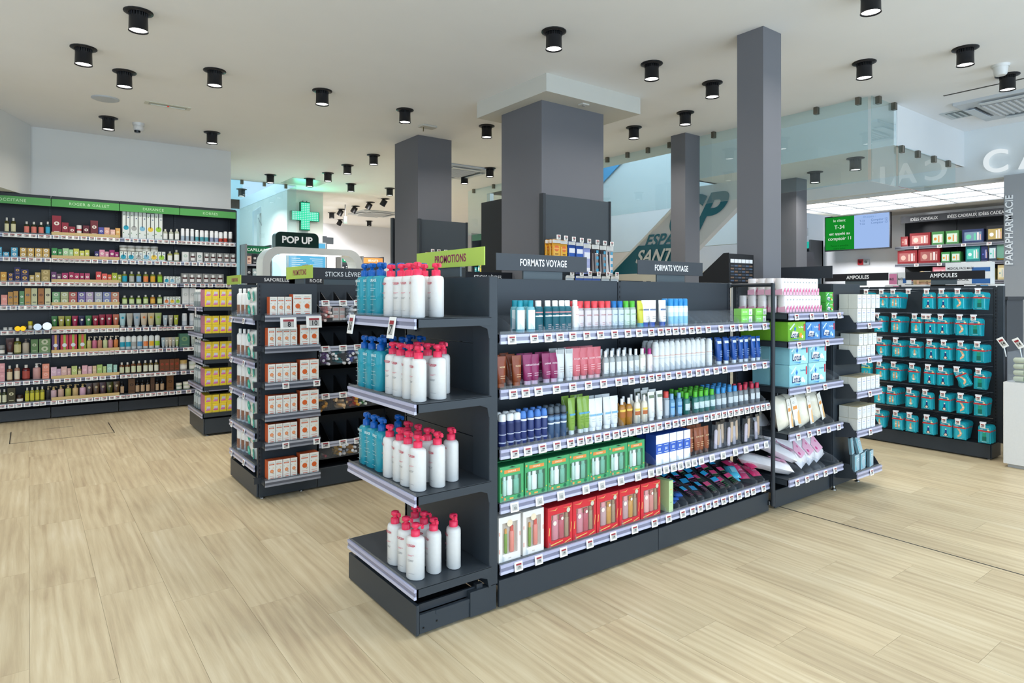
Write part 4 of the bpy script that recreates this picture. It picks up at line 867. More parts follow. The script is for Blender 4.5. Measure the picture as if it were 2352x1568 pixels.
ln(kind(can, .040, .155, '#dfe2e2', '#dfe2e2', .16, bands=((.5, .53, '#d9b9b0'), (.42, .44, '#c9ccd0')), dome=.08), 'thermal_water_can', 'plain white spray can', 'can', A2, [2.649,2.694,2.736,2.779,2.825,2.871,2.918,2.96,3.001,3.044,3.107], Z2, rows=3, step=.045)
ln(kind(tubep, .05, .15, '#1c4f9e', '#dfe6ee', .13, 'plast', bands=((.80, .90, '#dfe6f2'),), lines=4, tcol='#9ab4dc', capw=.7), 'cream_tube', 'deep blue tube', 'tube', A2, [3.205,3.274,3.352,3.421,3.474,3.549,3.602], Z2, rows=2, step=.07)
# third shelf
ln(kind(can, .037, .14, '#2a3468', '#eceeee', .22, bands=((.42, .7, '#27305e'), (.36, .385, '#c9cede'), (.1, .14, '#b9bfd6')), dome=.04), 'shaving_foam_can', 'navy can with white cap', 'can', A3, [1.647,1.69,1.728], Z3, rows=2, step=.05)
ln(kind(can, .035, .142, '#2d3a70', '#4f82cc', .22, bands=((.70, .76, '#e8ecf2'), (.36, .385, '#c9cede'), (.1, .14, '#b9bfd6')), dome=.10), 'deodorant_can', 'navy can with light blue cap', 'can', A3, [1.762,1.804,1.845,1.883], Z3, rows=2, step=.05)
ln(kind(can, .034, .143, '#3f5878', '#55606a', .20, bands=((.74, .79, '#1c2026'), (.45, .50, '#dfe6ee'), (.58, .68, '#6f93b8')), dome=.06), 'shaving_gel_can', 'steel blue can with grey cap', 'can', A3, [1.922,1.959,2.0], Z3, rows=2, step=.05)
ln(kind(tubep, .048, .172, '#9fc65a', '#e6ece6', .12, 'liq', bands=((.52, .57, '#5b9fc4'),), lines=3, tcol='#6f9a3a', capw=.66), 'cleansing_gel_tube', 'translucent green tube', 'tube', A3, [2.053,2.112,2.146], Z3, rows=2, step=.06)
ln(kind(tubep, .056, .155, '#e6eaec', '#f2f4f4', .12, 'plast', bands=((.46, .52, '#7fb2d0'),), lines=2, tcol='#b9c2c8', capw=.7), 'cream_tube', 'white tube with pale blue band', 'tube', A3, [2.187,2.231,2.288,2.337], Z3, rows=2, step=.07)
ln(kind(bottle, .042, .032, .135, '#c98a35', '#f0f0ee', .22, 'liq', .42, '#a8642a', (.3, .5), bands=((.52, .6, '#e6c45a'),), shoulder=.2), 'shower_oil_bottle', 'amber bottle with white cap', 'bottle', A3, [2.396,2.446], Z3, rows=2, step=.05)
ln(kind(bottle, .042, .032, .14, '#e6decb', '#efefec', .22, 'plast', .42, '#b5653a', (.3, .44), bands=((.46, .54, '#e9c95a'),), shoulder=.2), 'milk_bottle', 'cream bottle with white cap', 'bottle', A3, [2.506,2.562], Z3, rows=2, step=.05)
ln(kind(tubep, .052, .15, '#e9ebe9', '#f4f4f4', .1, 'plast', bands=((.78, .88, '#71806a'),), lines=1, tcol='#c9b0a8', capw=.66), 'cream_tube', 'white tube with olive band', 'tube', A3, [2.617,2.682], Z3, rows=3, step=.06)
ln(kind(bottle, .036, .034, .142, '#aab4be', '#d24a42', .24, 'liq', .82, '#b9c2ca', (.1, .68)), 'micellar_bottle', 'clear bottle with red cap', 'bottle', A3, [2.735], Z3)
ln(kind(bottle, .040, .034, .125, '#6fa9d0', '#7fb0d4', .24, 'liq', .6, '#8cb9dc', (.1, .62), bands=((.4, .46, '#3f7fc0'),)), 'toner_bottle', 'light blue bottle and cap', 'bottle', A3, [2.782,2.843], Z3)
ln(kind(bottle, .048, .036, .120, '#3f8a80', '#53b32e', .27, 'liq', .64, '#c5d8d8', (.2, .5), shoulder=.18), 'hand_gel_bottle', 'teal bottle with green cap', 'bottle', A3, [2.908,2.985,3.034,3.083,3.136], Z3, rows=4, step=.045)
ln(kind(bottle, .046, .036, .120, '#8a9aa2', '#3a8cc8', .27, 'liq', .64, '#c5d0d4', (.2, .5), shoulder=.18), 'hand_gel_bottle', 'clear bottle with sky blue cap', 'bottle', A3, [3.193,3.244,3.308,3.36], Z3, rows=4, step=.045)
ln(kind(bottle, .044, .034, .120, '#878d92', '#b52c46', .27, 'liq', .64, '#cdd4d6', (.2, .5), shoulder=.18), 'hand_gel_bottle', 'clear bottle with crimson cap', 'bottle', A3, [3.415,3.467,3.536,3.592], Z3, rows=2, step=.05)
# fourth shelf
gk = kind(giftbox, .128, .07, .150, '#1f7a4a', '#4aa56a', '#5a7f6a', ((.16, .2, '#b9dccb', '#d9ece2', .95), (.42, .30, '#eef4f0', '#f6faf8', .95), (.78, .30, '#6fb497', '#7fc0a4', .95)),
  (('r', -.32, .34, .80, .90, '#e0904a'), ('t', 'CAUDALIE', .0, .85, .06, '#f6e0c4'), ('p', ((-.12, .96), (.0, .985), (.16, .95), (.02, .94)), '#1c3326')),
  (('c', -.42, .55, .02, '#d9b43a'), ('c', -.44, .35, .02, '#e0904a'), ('c', -.3, .07, .05, '#e8a45a'), ('r', -.1, .06, .04, .09, '#e6b05a'), ('c', .3, .08, .07, '#1c6a4a'), ('c', -.42, .15, .03, '#e0904a'), ('c', .44, .2, .02, '#e6d23a'), ('r', -.46, -.42, .25, .7, '#2c5a2c'), ('c', -.45, .9, .04, '#e6a04a')))
for i, x in enumerate((1.675, 1.812, 1.943, 2.073, 2.203, 2.333, 2.463)):
    put(gk, 'gift_box', 'green window gift box', 'gift box', A4, (x, 2.262, Z4+.001), rnd.uniform(-.02, .02)); put(gk, 'gift_box', 'green window gift box', 'gift box', A4+', second row', (x+.004, 2.345, Z4+.001))
ck = kind(carton, .054, .07, .155, '#2c4fa8', '#eef0f2', (('r', -.5, .5, .36, .70, '#3a62c0'), ('t', '88', 0, .52, .13, '#c8d6f4'), ('r', -.3, .3, .64, .66, '#dfe8fa'), ('r', -.3, .3, .40, .42, '#dfe8fa')), '#2f5cc4')
ln(ck, 'hand_cream_carton', 'white carton with royal blue band', 'carton', A4, [2.642,2.696,2.753,2.811,2.87], Z4, rows=2, step=.075, jit=.01)
ln(kind(tubep, .048, .145, '#96553a', '#5a3526', .14, 'plast', txt='NUXE', tcol='#e8c8a0', lines=3, capw=.66), 'lotion_tube', 'bronze brown tube', 'tube', A4, [2.939,2.996,3.032,3.083], Z4, rows=2, step=.06)
pk_ = [('pouch', MB().box(-.04, .04, -.012, .012, 0, .15, '#d9dde0', 'clear').box(-.041, .041, -.014, .014, .142, .162, '#1c1c20', 'film', b=.003)), ('tube', MB().lathe([(.5, 0), (.5, .10), (.2, .108)], '#cfc2cb', 'plast', 10, sx=.032, sy=.016, cx=-.016, cz=.004)),
       ('tube', MB().lathe([(.3, .0), (.5, .03), (.5, .115), (.45, .12)], '#d9b797', 'plast', 10, sx=.028, sy=.012, cx=.02, cy=.002, cz=.02)), ('zip_tag', MB().box(.0, .03, -.016, -.014, .15, .168, '#101012', 'film'))]
pk_ = [(n, mb.mesh(n)) for n, mb in pk_]
for i, x in enumerate([3.183,3.242,3.31,3.384,3.483,3.613]): put(pk_, 'travel_pouch', 'clear zipped pouch of tubes', 'pouch', A4, (x, 2.26+.012*(i % 2), Z4+.001), .05*((-1)**i), tilt=(0, .06*((-1)**i), .1))
# bottom shelf
wk = kind(giftbox, .118, .075, .192, '#e9e4de', '#ece8e2', '#c9b9a8', ((.28, .18, '#7fa03a', '#e0a04a', .78), (.68, .3, '#ec8a78', '#e05a4a', .84)), (('c', 0, .84, .13, '#f0dfc0'), ('t', 'ROSE', 0, .06, .03, '#b0a090')), (('r', -.49, -.44, .2, .3, '#e8b4a8'), ('r', .44, .49, .5, .6, '#e8b4a8'), ('r', -.49, -.44, .6, .68, '#e8b4a8')), (.16, .86, .16, .86))
for x in (1.668, 1.80): put(wk, 'gift_box', 'white floral window gift box', 'gift box', A5, (x, 2.27, Z5+.001))
def redbox(a, b_): return giftbox(.150, .085, .180, '#c4202c', '#d4303a', '#b98a70', ((.25, .36, a, '#e8a0a0', .95), (.58, .3, b_, b_, .9), (.86, .22, '#a88a6a', '#a88a6a', .95)), (('c', .33, .84, .075, '#cfd0b8'), ('c', -.22, .58, .07, '#f2e6d6'), ('c', .08, .66, .05, '#f2e6d6')),
   (('p', ((-.46, .93), (-.2, .9), (-.1, .97), (-.22, .92)), '#e8c070'), ('p', ((-.47, .3), (-.44, .5), (-.42, .49), (-.44, .3)), '#e8c070'), ('p', ((.1, .93), (.42, .90), (.46, .96), (.4, .92)), '#e8c070'), ('p', ((.42, .25), (.47, .5), (.45, .52), (.41, .27)), '#e8c070'), ('p', ((-.4, .06), (.1, .11), (.1, .09), (-.38, .03)), '#e8c070'), ('p', ((.15, .03), (.42, .1), (.44, .08), (.2, .02)), '#e8c070')), (.14, .9, .14, .80))
KC['rb1'] = [(n, m_.mesh(n)) for n, m_ in redbox('#d98a94', '#c2525e')]; KC['rb2'] = [(n, m_.mesh(n)) for n, m_ in redbox('#c9a0a0', '#cf9440')]; KC['rb3'] = [(n, m_.mesh(n)) for n, m_ in redbox('#f0b4ac', '#d98a80')]
for x, kk, ds in zip((1.958, 2.112, 2.267, 2.423, 2.580), ('rb1', 'rb1', 'rb2', 'rb2', 'rb3'), ('red gift box with pink tubes', 'red gift box with pink tubes', 'red gift box with amber bottle', 'red gift box with amber bottle', 'red gift box with pale pink tubes')):
    put(KC[kk], 'gift_box', ds, 'gift box', A5, (x, 2.275, Z5+.001)); put(KC[kk], 'gift_box', 'red window gift box', 'gift box', A5+', second row', (x+.006, 2.37, Z5+.001))
ln(kind(carton, .035, .09, .165, '#b4cf94', '#bcd6a0', (('c', 0, .55, .2, '#e6dfae'), ('r', -.2, .2, .3, .32, '#8aa86a'), ('r', -.25, .25, .7, .73, '#e0c070'))), 'narrow_carton', 'narrow pale green carton', 'carton', A5, [2.722], Z5)
bp_ = kind(pillow, .05, .022, .11, '#3a66b8', 'film')
for i in range(3): put(bp_, 'tissue_pack', 'soft royal blue pack', 'pack', A5, (2.843+.012*i, 2.30, Z5+.02+.018*i), tilt=(math.radians(82), 0, math.radians(8*i-60)))
def packet(c1, c2): return [('pack', pillow(.055, .016, .105, '#17161b', 'film', wob=.04)[0][1]), ('sticker', MB().quad(-.024, .022, .055, .088, -.0092, c1).quad(-.024, .022, .050, .055, -.0092, c2).add([(x_*.01-.02, -.0092, z_*.012+.008) for x_ in range(4) for z_ in range(3) for (x_, z_) in [(x_, z_)]], [], c2))]
def dots(kk, c2):
    for i in range(5):
        for j in range(3): kk[1][1].quad(-.022+.009*i, -.019+.009*i, .010+.012*j, .014+.012*j, -.0092, c2)
    return [(n, m_.mesh(n)) for n, m_ in kk]
PKS = [(dots(packet('#2a9fd0', '#d84a9a'), '#c84a90'), 'black dotted pack with blue sticker'), (dots(packet('#d8487a', '#3aa05a'), '#3aa05a'), 'black dotted pack with pink sticker'), (dots(packet('#2a8fc4', '#2a8fc4'), '#c84a7a'), 'black dotted pack with blue sticker')]
q = 0
for r in range(3):
    for i, x in enumerate([2.895,2.96,3.03,3.097,3.171,3.246,3.314,3.384]):
        if r == 0 and i == 0: continue
        kk, ds = PKS[(0, 0, 2, 0, 1, 0, 1, 1)[i] if r < 2 else (i+1) % 3]
        put(kk, 'tissue_pack', ds, 'pack', A5+('', ', second row', ', third row')[r], (x+.012*r, 2.262+.075*r+rnd.uniform(-.01, .01), Z5+.012+.022*r+.012*(i % 2)), tilt=(math.radians(-66), rnd.uniform(-.15, .15), rnd.uniform(-.25, .25)))
tq = kind(pillow, .07, .03, .12, '#4fb4d4', 'film', (('r', -.2, .25, .3, .7, '#8fd0e4'),)); pq = kind(pillow, .065, .03, .12, '#d0386c', 'film', (('r', -.3, .3, .3, .36, '#e88aa8'), ('r', -.3, .2, .55, .7, '#e8a0b8')))
for i in range(2): put(tq, 'wipes_pack', 'glossy turquoise pack', 'pack', A5, (3.43, 2.30, Z5+.02+.022*i), tilt=(math.radians(-70), 0, -.4-.2*i))
for i, (p, zz, yy) in enumerate(((3.529, .02, 2.30), (3.613, .03, 2.27), (3.646, .065, 2.31), (3.566, .055, 2.36), (3.67, .02, 2.35))): put(pq, 'wipes_pack', 'glossy magenta pack', 'pack', A5, (p, yy, Z5+zz), tilt=(math.radians(-72), 0, -.5+.2*i))

# ---- paper bay
B1, B2, B3, B4, B5 = ('top tissue shelf', 'second tissue shelf', 'third tissue shelf', 'fourth tissue shelf', 'bottom tissue shelf')
def bundle(w, d, h, n=3):
    r = [('pack', MB())]; q = MB()
    for i in range(n):
        x0 = -w/2+w*i/n; r[0][1].lathe([(.46, 0), (.5, .006), (.5, h-.006), (.46, h)], '#efe9ea', 'film', 10, sx=w/n*.9, sy=d*.9, cx=x0+w/n/2, sq=.75)
        c = x0+w/n/2; s = w/n*.8
        q.add([(c-s/2, -d/2-.001, h*.02), (c+s/2, -d/2-.001, h*.02), (c+s/2, -d/2-.001, h*.42), (c-s*.1, -d/2-.001, h*.36), (c-s/2, -d/2-.001, h*.2)], [(0, 1, 2, 3, 4)], '#ecb4ca')
        q.disc(c, h*.26, s*.3, -d/2-.0013, '#dc6a98', n=8).disc(c+s*.2, h*.38, s*.18, -d/2-.0015, '#e68ab0', n=8).disc(c, h*.76, s*.14, -d/2-.0013, '#4a7a80', n=6)
        q.quad(-w/2-.0005, -w/2+.0001, h*.1, h*.3, -d/2, '#e0a0bc')
    q.add([(-w/2-.0012, -d*.4, h*.04), (-w/2-.0012, d*.4, h*.04), (-w/2-.0012, d*.4, h*.3), (-w/2-.0012, -d*.4, h*.38)], [(0, 3, 2, 1)], '#e9b0c8')
    r.append(('print', q)); return r
bk = kind(bundle, .105, .06, .108)
for i, x in enumerate((3.80, 3.91, 4.02, 4.13)):
    for r_ in range(2): put(bk, 'tissue_bundle', 'pink and white tissue bundle', 'tissues', 'lower layer on '+B1+(', second row' if r_ else ''), (x, 2.19+.068*r_, TZ[0]+.001))
for i, x in enumerate((3.78, 3.89, 4.0, 4.11)):
    for r_ in range(2): put(bk, 'tissue_bundle', 'pink and white tissue bundle', 'tissues', 'upper layer on '+B1+(', second row' if r_ else ''), (x+.005, 2.20+.068*r_, TZ[0]+.11))
for i, y in enumerate((2.33, 2.40, 2.47)):
    for zz in (0, 1): 
        if y < 2.44 or zz == 0: put(bk, 'tissue_bundle', 'pink and white tissue bundle', 'tissues', 'back of '+B1+(', stacked on top' if zz else ''), (3.79+.0*i, y-.005, TZ[0]+.001+.109*zz))
def tbox(w, d, h, c1, c2, txt='Lotus', sub='Pur Blanc', tc='#ffffff', acc='#f0a030'):
    return carton(w, d, h, c1, c2, (('p', ((-.5, 0), (.1, 0), (-.05, .35), (-.2, .55), (-.38, .8), (-.5, .9)), c1), ('p', ((-.42, .62), (-.36, .58), (-.1, .9), (-.16, .93)), '#d8f0f4'), ('p', ((-.32, .22), (.0, .14), (.08, .46), (-.24, .52)), '#f4f8fa'),
        ('t', txt, -.12, .33, .44, '#15225e', .46), ('p', ((-.16, .62), (-.10, .50), (-.04, .64), (-.1, .78)), '#2f7fd0'), ('t', sub, .24, .72, .13, tc, .34), ('c', .22, .28, .08, acc), ('c', .32, .2, .05, '#f4f4f4'), ('r', .40, .47, .5, .88, '#d03a50'), ('p', ((-.3, .1), (.05, .04), (.12, .12), (.0, .09)), '#3f8fd0')), top=c1)
put(kind(tbox, .10, .1, .065, '#3f9a3a', '#5ab84a'), 'tissue_box', 'small green tissue pack, lower of two', 'tissues', B1, (4.265, 2.20, TZ[0]+.001)); put(kind(tbox, .10, .1, .065, '#3f9a3a', '#5ab84a'), 'tissue_box', 'small green tissue pack, upper of two', 'tissues', B1, (4.262, 2.20, TZ[0]+.067))
g1 = kind(tbox, .205, .11, .118, '#6fae2f', '#8cc43f'); b1 = kind(tbox, .175, .11, .112, '#3f7fc4', '#5f9ad4', acc='#a8d4f0')
put(g1, 'tissue_box', 'large lime green tissue box', 'tissues', B2, (3.845, 2.20, TZ[1]+.001)); 
for x in (4.04, 4.235): put(b1, 'tissue_box', 'large blue tissue box', 'tissues', B2, (x, 2.20, TZ[1]+.001))
for i, y in enumerate((2.325, 2.43)): put(g1, 'tissue_box', 'large lime green tissue box', 'tissues', 'back of '+B2, (3.845, y-.01, TZ[1]+.001))
t1 = kind(tbox, .215, .12, .135, '#8cc8d4', '#a6dce4', 'Lotus', 'Sensitive', '#5fa8c0', '#f6efe6')
for zz, lv in ((0, 'lower layer'), (1, 'upper layer')):
    for i, x in enumerate((3.87, 4.10)): put(t1, 'tissue_box', 'pale aqua tissue box', 'tissues', f'{lv} on {B3}', (x-(.0 if zz else .005), 2.205, TZ[2]+.001+.137*zz), rnd.uniform(-.02, .02))
    put(t1, 'tissue_box', 'pale aqua tissue box', 'tissues', f'{lv}, back of {B3}', (3.87, 2.34, TZ[2]+.001+.137*zz))
def cotton(w, d, h):
    r = pillow(w, d, h, '#efe8d4', 'film', (('r', -.05, .42, .05, .88, '#f4f0e6'), ('r', .02, .34, .52, .62, '#f0a050'), ('p', ((.2, .08), (.42, .06), (.44, .5), (.3, .42), (.22, .25)), '#f2c080'), ('r', .05, .25, .7, .71, '#9aa0a0'), ('r', .05, .2, .74, .75, '#9aa0a0')), bulge=.95, wob=.05)
    r.append(('knot', MB().lathe([(.3, 0), (.12, .018), (.35, .035)], '#e4e4e0', 'clear', 8, sx=w*.35, sy=.02, cz=h*.97))); return r
ct = kind(cotton, .135, .10, .215)
for i, (x, y, t) in enumerate(((3.81, 2.22, .0), (3.93, 2.24, -.12), (4.04, 2.21, -.05), (4.13, 2.30, -.25), (4.25, 2.24, -.22))): put(ct, 'cotton_bag', 'clear bag of white cotton with orange print', 'cotton', B4, (x, y, TZ[3]+.002), tilt=(math.radians(-8), t, .15*((-1)**i)))
cw = kind(pillow, .125, .08, .34, '#e9e6ea', 'film', (('p', ((-.34, .14), (.34, .14), (.36, .46), (.1, .42), (-.34, .34)), '#ecb4cc'), ('c', -.15, .22, .10, '#d8508c', .8), ('c', .17, .33, .08, '#dc6a9a', .7), ('r', -.3, .2, .70, .712, '#a08090'), ('r', -.3, .1, .74, .752, '#a08090')), bulge=.97, nx=8, nz=12, wob=.03)
for i, (x, ly, lx, rz) in enumerate(((3.86, -78, -.0, .75), (3.94, -66, .0, .6), (4.05, -42, -.30, .15), (4.17, -38, -.33, .1), (4.29, -34, -.35, .05))):
    put(cw, 'cotton_roll_pack', 'long pink and white cotton wool pack', 'cotton', B5, (x, 2.185+.01*i, TZ[4]+.03+(.05 if i == 1 else 0)), tilt=(math.radians(ly), lx, rz))
put(cw, 'cotton_roll_pack', 'long pink and white cotton wool pack', 'cotton', 'back of '+B5, (3.97, 2.33, TZ[4]+.05), tilt=(math.radians(-20), -.35, .2))
# ---- white cartons in the side bins
def wcart(w, d, h): return carton(w, d, h, '#c9ccc6', '#eaecf0', (('r', -.5, -.46, 0, 1, '#a9aba6'), ('r', -.5, .5, .97, 1, '#b5ae94'), ('r', -.4, .4, .82, .84, '#c9a8a0'), ('t', 'Bétadine', 0, .68, .1, '#8a94c8'), ('r', -.35, .3, .5, .52, '#a8b4e0'), ('r', -.35, .35, .42, .44, '#b8c2e4'), ('r', -.35, .2, .34, .36, '#b8c2e4'), ('r', -.3, .3, .2, .22, '#c4cbe6'), ('r', -.47, -.44, .03, .1, '#7a4a40')), top='#c9bd98')  # grey sides and edge lines painted as the shading that parts the cartons
wb = kind(wcart, .062, .06, .095); wb2 = kind(wcart, .062, .06, .078)
for s_, (z, nm, lay) in enumerate(zip(BZ[:4], ('top bin', 'second bin', 'third bin', 'fourth bin'), ([4, 5], [4, 4], [5], [4, 4]))):
    kk = (wb, wb2, wb, wb2)[s_]; hh = (.096, .079, .096, .079)[s_]
    for L, n_ in enumerate(lay):
        for i in range(n_):
            for r_ in range(2 if i < 1 or L == len(lay)-1 else 1):
                put(kk, 'dressing_carton', 'small white carton', 'carton', f'{nm} at side'+(', upper layer' if L else '')+(', back' if r_ else ''), (4.492+.067*i+(.02 if s_ == 1 and L else 0)+.004*L, 2.093+.062*r_, z+.002+hh*L))
cb = kind(carton, .085, .018, .11, '#5f7a84', '#a9c4ce', (('p', ((-.4, .9), (-.15, .9), (-.3, .5), (-.1, .1), (-.4, .1)), '#6fb8c8'), ('r', -.1, .4, .7, .74, '#e8eef2'), ('r', -.1, .35, .6, .62, '#e8eef2')))
for i, (x, z, rz, tl) in enumerate(((4.50, 0, 0, 0), (4.52, 0, .02, 0), (4.585, 0, 0, 0), (4.69, 0, 0, 0), (4.71, 0, .05, 0), (4.50, .112, .1, -.1), (4.56, .112, .05, -.25))):
    put(cb, 'slim_carton', 'slim grey blue carton', 'carton', 'bottom bin of side display'+(', upper layer' if z else ''), (x, 2.09+.022*(i % 2), BZ[4]+.002+z), tilt=(tl, 0, rz+.1))
# ---- plaster cards on pegs
def plaster(pic):
    pr = [('r', -.5, .5, -.35, -.275, '#cf3434'), ('t', 'Compeed', -.02, -.16, .095, '#eaf6f8'), ('c', .3, -.235, .07, '#e9f2c0', 1.4), ('r', -.4, -.1, -.25, -.225, '#e6dede')]
    pr = [tuple(list(p)+['top']) if p[0] == 't' else p for p in pr]
    P_ = []
    if pic == 'heel': P_ = [('c', 0, -.66, .26, '#45c0d0', 1), ('p', ((-.08, -.46), (.06, -.46), (.05, -.68), (.16, -.78), (.02, -.84), (-.1, -.74)), '#d9a878'), ('c', -.02, -.76, .11, '#efe4d2', 1)]
    if pic == 'toes': P_ = [('c', 0, -.64, .34, '#45c0d0', 1.0), ('p', ((-.18, -.44), (-.06, -.44), (-.06, -.84), (-.22, -.84)), '#dca87c'), ('p', ((.06, -.44), (.18, -.44), (.22, -.84), (.06, -.84)), '#dca87c'), ('c', -.14, -.62, .08, '#f0e0c8', 1), ('c', .14, -.7, .08, '#f0e0c8', 1)]
    if pic == 'stick': P_ = [('r', -.07, .09, -.8, -.56, '#1f3a80'), ('r', -.04, .06, -.56, -.48, '#e6e6ea'), ('c', 0, -.84, .17, '#1a3f60', 1), ('c', 0, -.84, .11, '#e6d0b8', 1)]
    if pic == 'leg': P_ = [('p', ((-.22, -.36), (.02, -.4), (.2, -.62), (.1, -.78), (-.16, -.88), (-.2, -.8), (.0, -.66), (-.06, -.52)), '#e2b48a'), ('c', .06, -.62, .08, '#f3e2d0', 1)]
    if pic == 'green': P_ = [('r', -.14, .14, -.62, -.38, '#1f9a7c'), ('r', -.16, .16, -.86, -.62, '#156a5c'), ('r', -.10, .08, -.385, -.375, '#d8ece8')]
    if pic == 'yellow': pr[0] = ('r', -.5, .5, -.335, -.285, '#c9d23a'); P_ = [('c', 0, -.62, .28, '#3aa8b4', 1), ('p', ((-.2, -.55), (0, -.7), (.2, -.5), (.05, -.8), (-.1, -.8)), '#dba77c')]
    return card(.088, .142, '#18a2b8', [('r', -.4, .4, -.93, -.90, '#bfe6ec')]*0+pr+P_+[('r', -.2, .2, -.93, -.915, '#d0eef2')], low='#22aec2' if pic != 'green' else '#2aa0ac')
PL = {k: [(n, m_.mesh(n)) for n, m_ in plaster(k)] for k in ('heel', 'toes', 'stick', 'leg', 'green', 'yellow')}
PICS = [('yellow', 'heel', 'toes', 'stick', 'stick', 'leg', 'green'), ('heel', 'toes', 'heel', 'stick', 'stick', 'leg', 'green'), ('heel', 'toes', 'heel', 'stick', 'stick', 'leg', 'green'), ('yellow', 'heel', 'toes', 'heel', 'stick', 'stick', 'leg', 'green'), ('heel', 'toes', 'heel', 'stick', 'stick', 'leg', 'green'), ('heel', 'toes', 'heel', 'stick', 'stick', 'leg', 'green')]
CNTS = [(3, 3, 6, 2, 5, 7, 4), (4, 6, 2, 2, 6, 4, 3), (4, 6, 3, 3, 6, 5, 5), (2, 5, 6, 2, 3, 4, 6, 5), (4, 6, 3, 2, 6, 5, 5), (4, 4, 2, 3, 4, 7, 4)]
DN = dict(heel='with a heel picture', toes='with a toes picture', stick='with a stick picture', leg='with a leg picture', green='with a green tube picture', yellow='with a yellow stripe')
for r_, (z, ys_, pc, cn) in enumerate(zip(HZ, PX_, PICS, CNTS)):
    for y, k, n_ in zip(ys_, pc, cn):
        fan = rnd.choice((0, .02, .03)) if r_ < 3 else rnd.choice((0, .03, .05)); base = -.5 if (r_ == 3 and k == 'leg') else 0
        for j in range(n_):
            put(PL[k], 'plaster_card', 'teal plaster card '+DN[k], 'plasters', ('top', 'second', 'third', 'fourth', 'fifth', 'bottom')[r_]+' row of pegs'+(', behind' if j else ''), (6.205+.034*j+.003*rnd.random() if n_ < 7 else 6.205+.03*j, y-.002, z-.006),
                tilt=(0, base*max(0, 1-.3*j)+(fan*j if k != 'stick' else 0)+rnd.uniform(-.02, .02)-0, -math.pi/2+rnd.uniform(-.04, .04)))
# ---- orange cartons
def oc(w, d, h, big): return carton(w, d, h, '#c2572c', '#e6e6e0', (('r', -.46, .46, .9, .98, '#efe9e0'), ('t', 'Puressentiel', 0, .885, .05, '#7fa8a0'), ('r', -.36, .36, .76, .82, '#cf5a30'), ('t', 'ARTICULATIONS' if big else 'MUSCLES', 0, .79, .04, '#f0d8c8', .6), ('c', .0 if big else .02, .42, .27 if big else .25, '#d9692f'), ('c', .0 if big else .02, .42, .19, '#e6a070' if not big else '#d26030'),
    ('c', .22, .30, .10, '#8a6a30'), ('c', .22, .30, .06, '#e9e4da'), ('c', .22, .6, .12, '#e8d6be', 1.2), ('r', -.3, .3, .15, .165, '#cf5a30'), ('r', -.2, .3, .03, .07, '#cf5a30'), ('c', -.34, .62, .04, '#4a9a7c')), top='#c2572c')
os_, ob = kind(oc, .045, .07, .118, False), kind(oc, .062, .075, .134, True)
OZ = (1.212, 1.009, .774, .569, .384, .148)
for i, z in enumerate(OZ):
    nm = ('top', 'second', 'third', 'fourth', 'fifth', 'bottom')[i]+' orange side tray'; n_ = 3 if i == 0 else 4
    for j in range(n_): put(os_, 'balm_carton', 'small white and orange carton', 'carton', nm, (1.262+.0475*j+(.012 if i == 0 else 0), 4.305, z+.001), rnd.uniform(-.02, .02))
    for j in range(2): put(ob, 'balm_carton', 'larger white and orange carton', 'carton', nm, (1.262+.0475*n_+.025+.063*j+(.0 if i else -.0), 4.303, z+.001), rnd.uniform(-.02, .02))
# ---- shampoo and wipes on that end display
sb = kind(bottle, .07, .045, .20, '#ecebe8', '#f2f2f0', .16, 'plast', .5, '#8a5f4a', (.08, .42), lines=2, tcol='#d8c4b4', shoulder=.1)
wp = kind(pillow, .18, .06, .11, '#f1f0ec', 'film', (('c', -.30, .5, .20, '#1fae98', 1.0), ('c', -.30, .5, .08, '#8ed4c4'), ('p', ((.28, .1), (.46, .2), (.46, .85), (.30, .7)), '#1fae98'), ('r', .05, .4, .3, .34, '#c0b4a4'), ('r', .05, .3, .6, .63, '#c0b4a4')), bulge=.98)
for i, z in enumerate((1.188, .898, .676, .431, .22)):
    nm = ('top', 'second', 'third', 'fourth', 'bottom')[i]+' shelf of wipes display'
    for j, y in enumerate((4.93, 4.86, 4.79)): put(sb, 'shampoo_bottle', 'white bottle with brown label', 'bottle', nm, (1.235+.012*j, y, z+.001), -math.pi/2)
    for j in range(2):
        put(wp, 'wipes_pack', 'white and teal wipes pack', 'wipes', nm, (1.25, 4.58, z+.002+.112*j*.85), tilt=(math.radians(4), .0, -math.pi/2))
        if i < 4: put(wp, 'wipes_pack', 'white and teal wipes pack', 'wipes', nm+', behind', (1.33, 4.60, z+.002+.112*j*.85), tilt=(math.radians(4), .0, -math.pi/2))
# ---- lip sticks tumbled in the bins
def stick(c, cc): return [('body', MB().lathe([(.45, 0), (.5, .003), (.5, .045), (.42, .047)], c, 'plast', 8, sx=.02, sy=.02)), ('cap', MB().lathe([(.5, .047), (.5, .068), (.4, .07)], cc, 'plast', 8, sx=.02, sy=.02))]
def sk(c, cc): return kind(stick, c, cc)
BINS = [[('#e58f88', '#e9dcd8'), ('#e9b9a8', '#e9dcd8'), ('#c9cdd4', '#dfe3e8'), ('#c9cdd4', '#dfe3e8')], [('#8a4f9a', '#d8d8e4'), ('#1f8a90', '#e8e8e8'), ('#4a5fb8', '#e6e6ec'), ('#d8dce4', '#f0f0f0')],
        [('#c9a060', '#b98a4a'), ('#c9a070', '#d8b890'), ('#b0483a', '#d8a04a'), ('#3f8a4a', '#d0d8d0')], [('#b02a40', '#e0e0e0'), ('#d8a03a', '#c8c8cc'), ('#d89a30', '#d0d4d8'), ('#c8506a', '#e0c0c8')]]
BNAM = ('top', 'second', 'third', 'bottom')
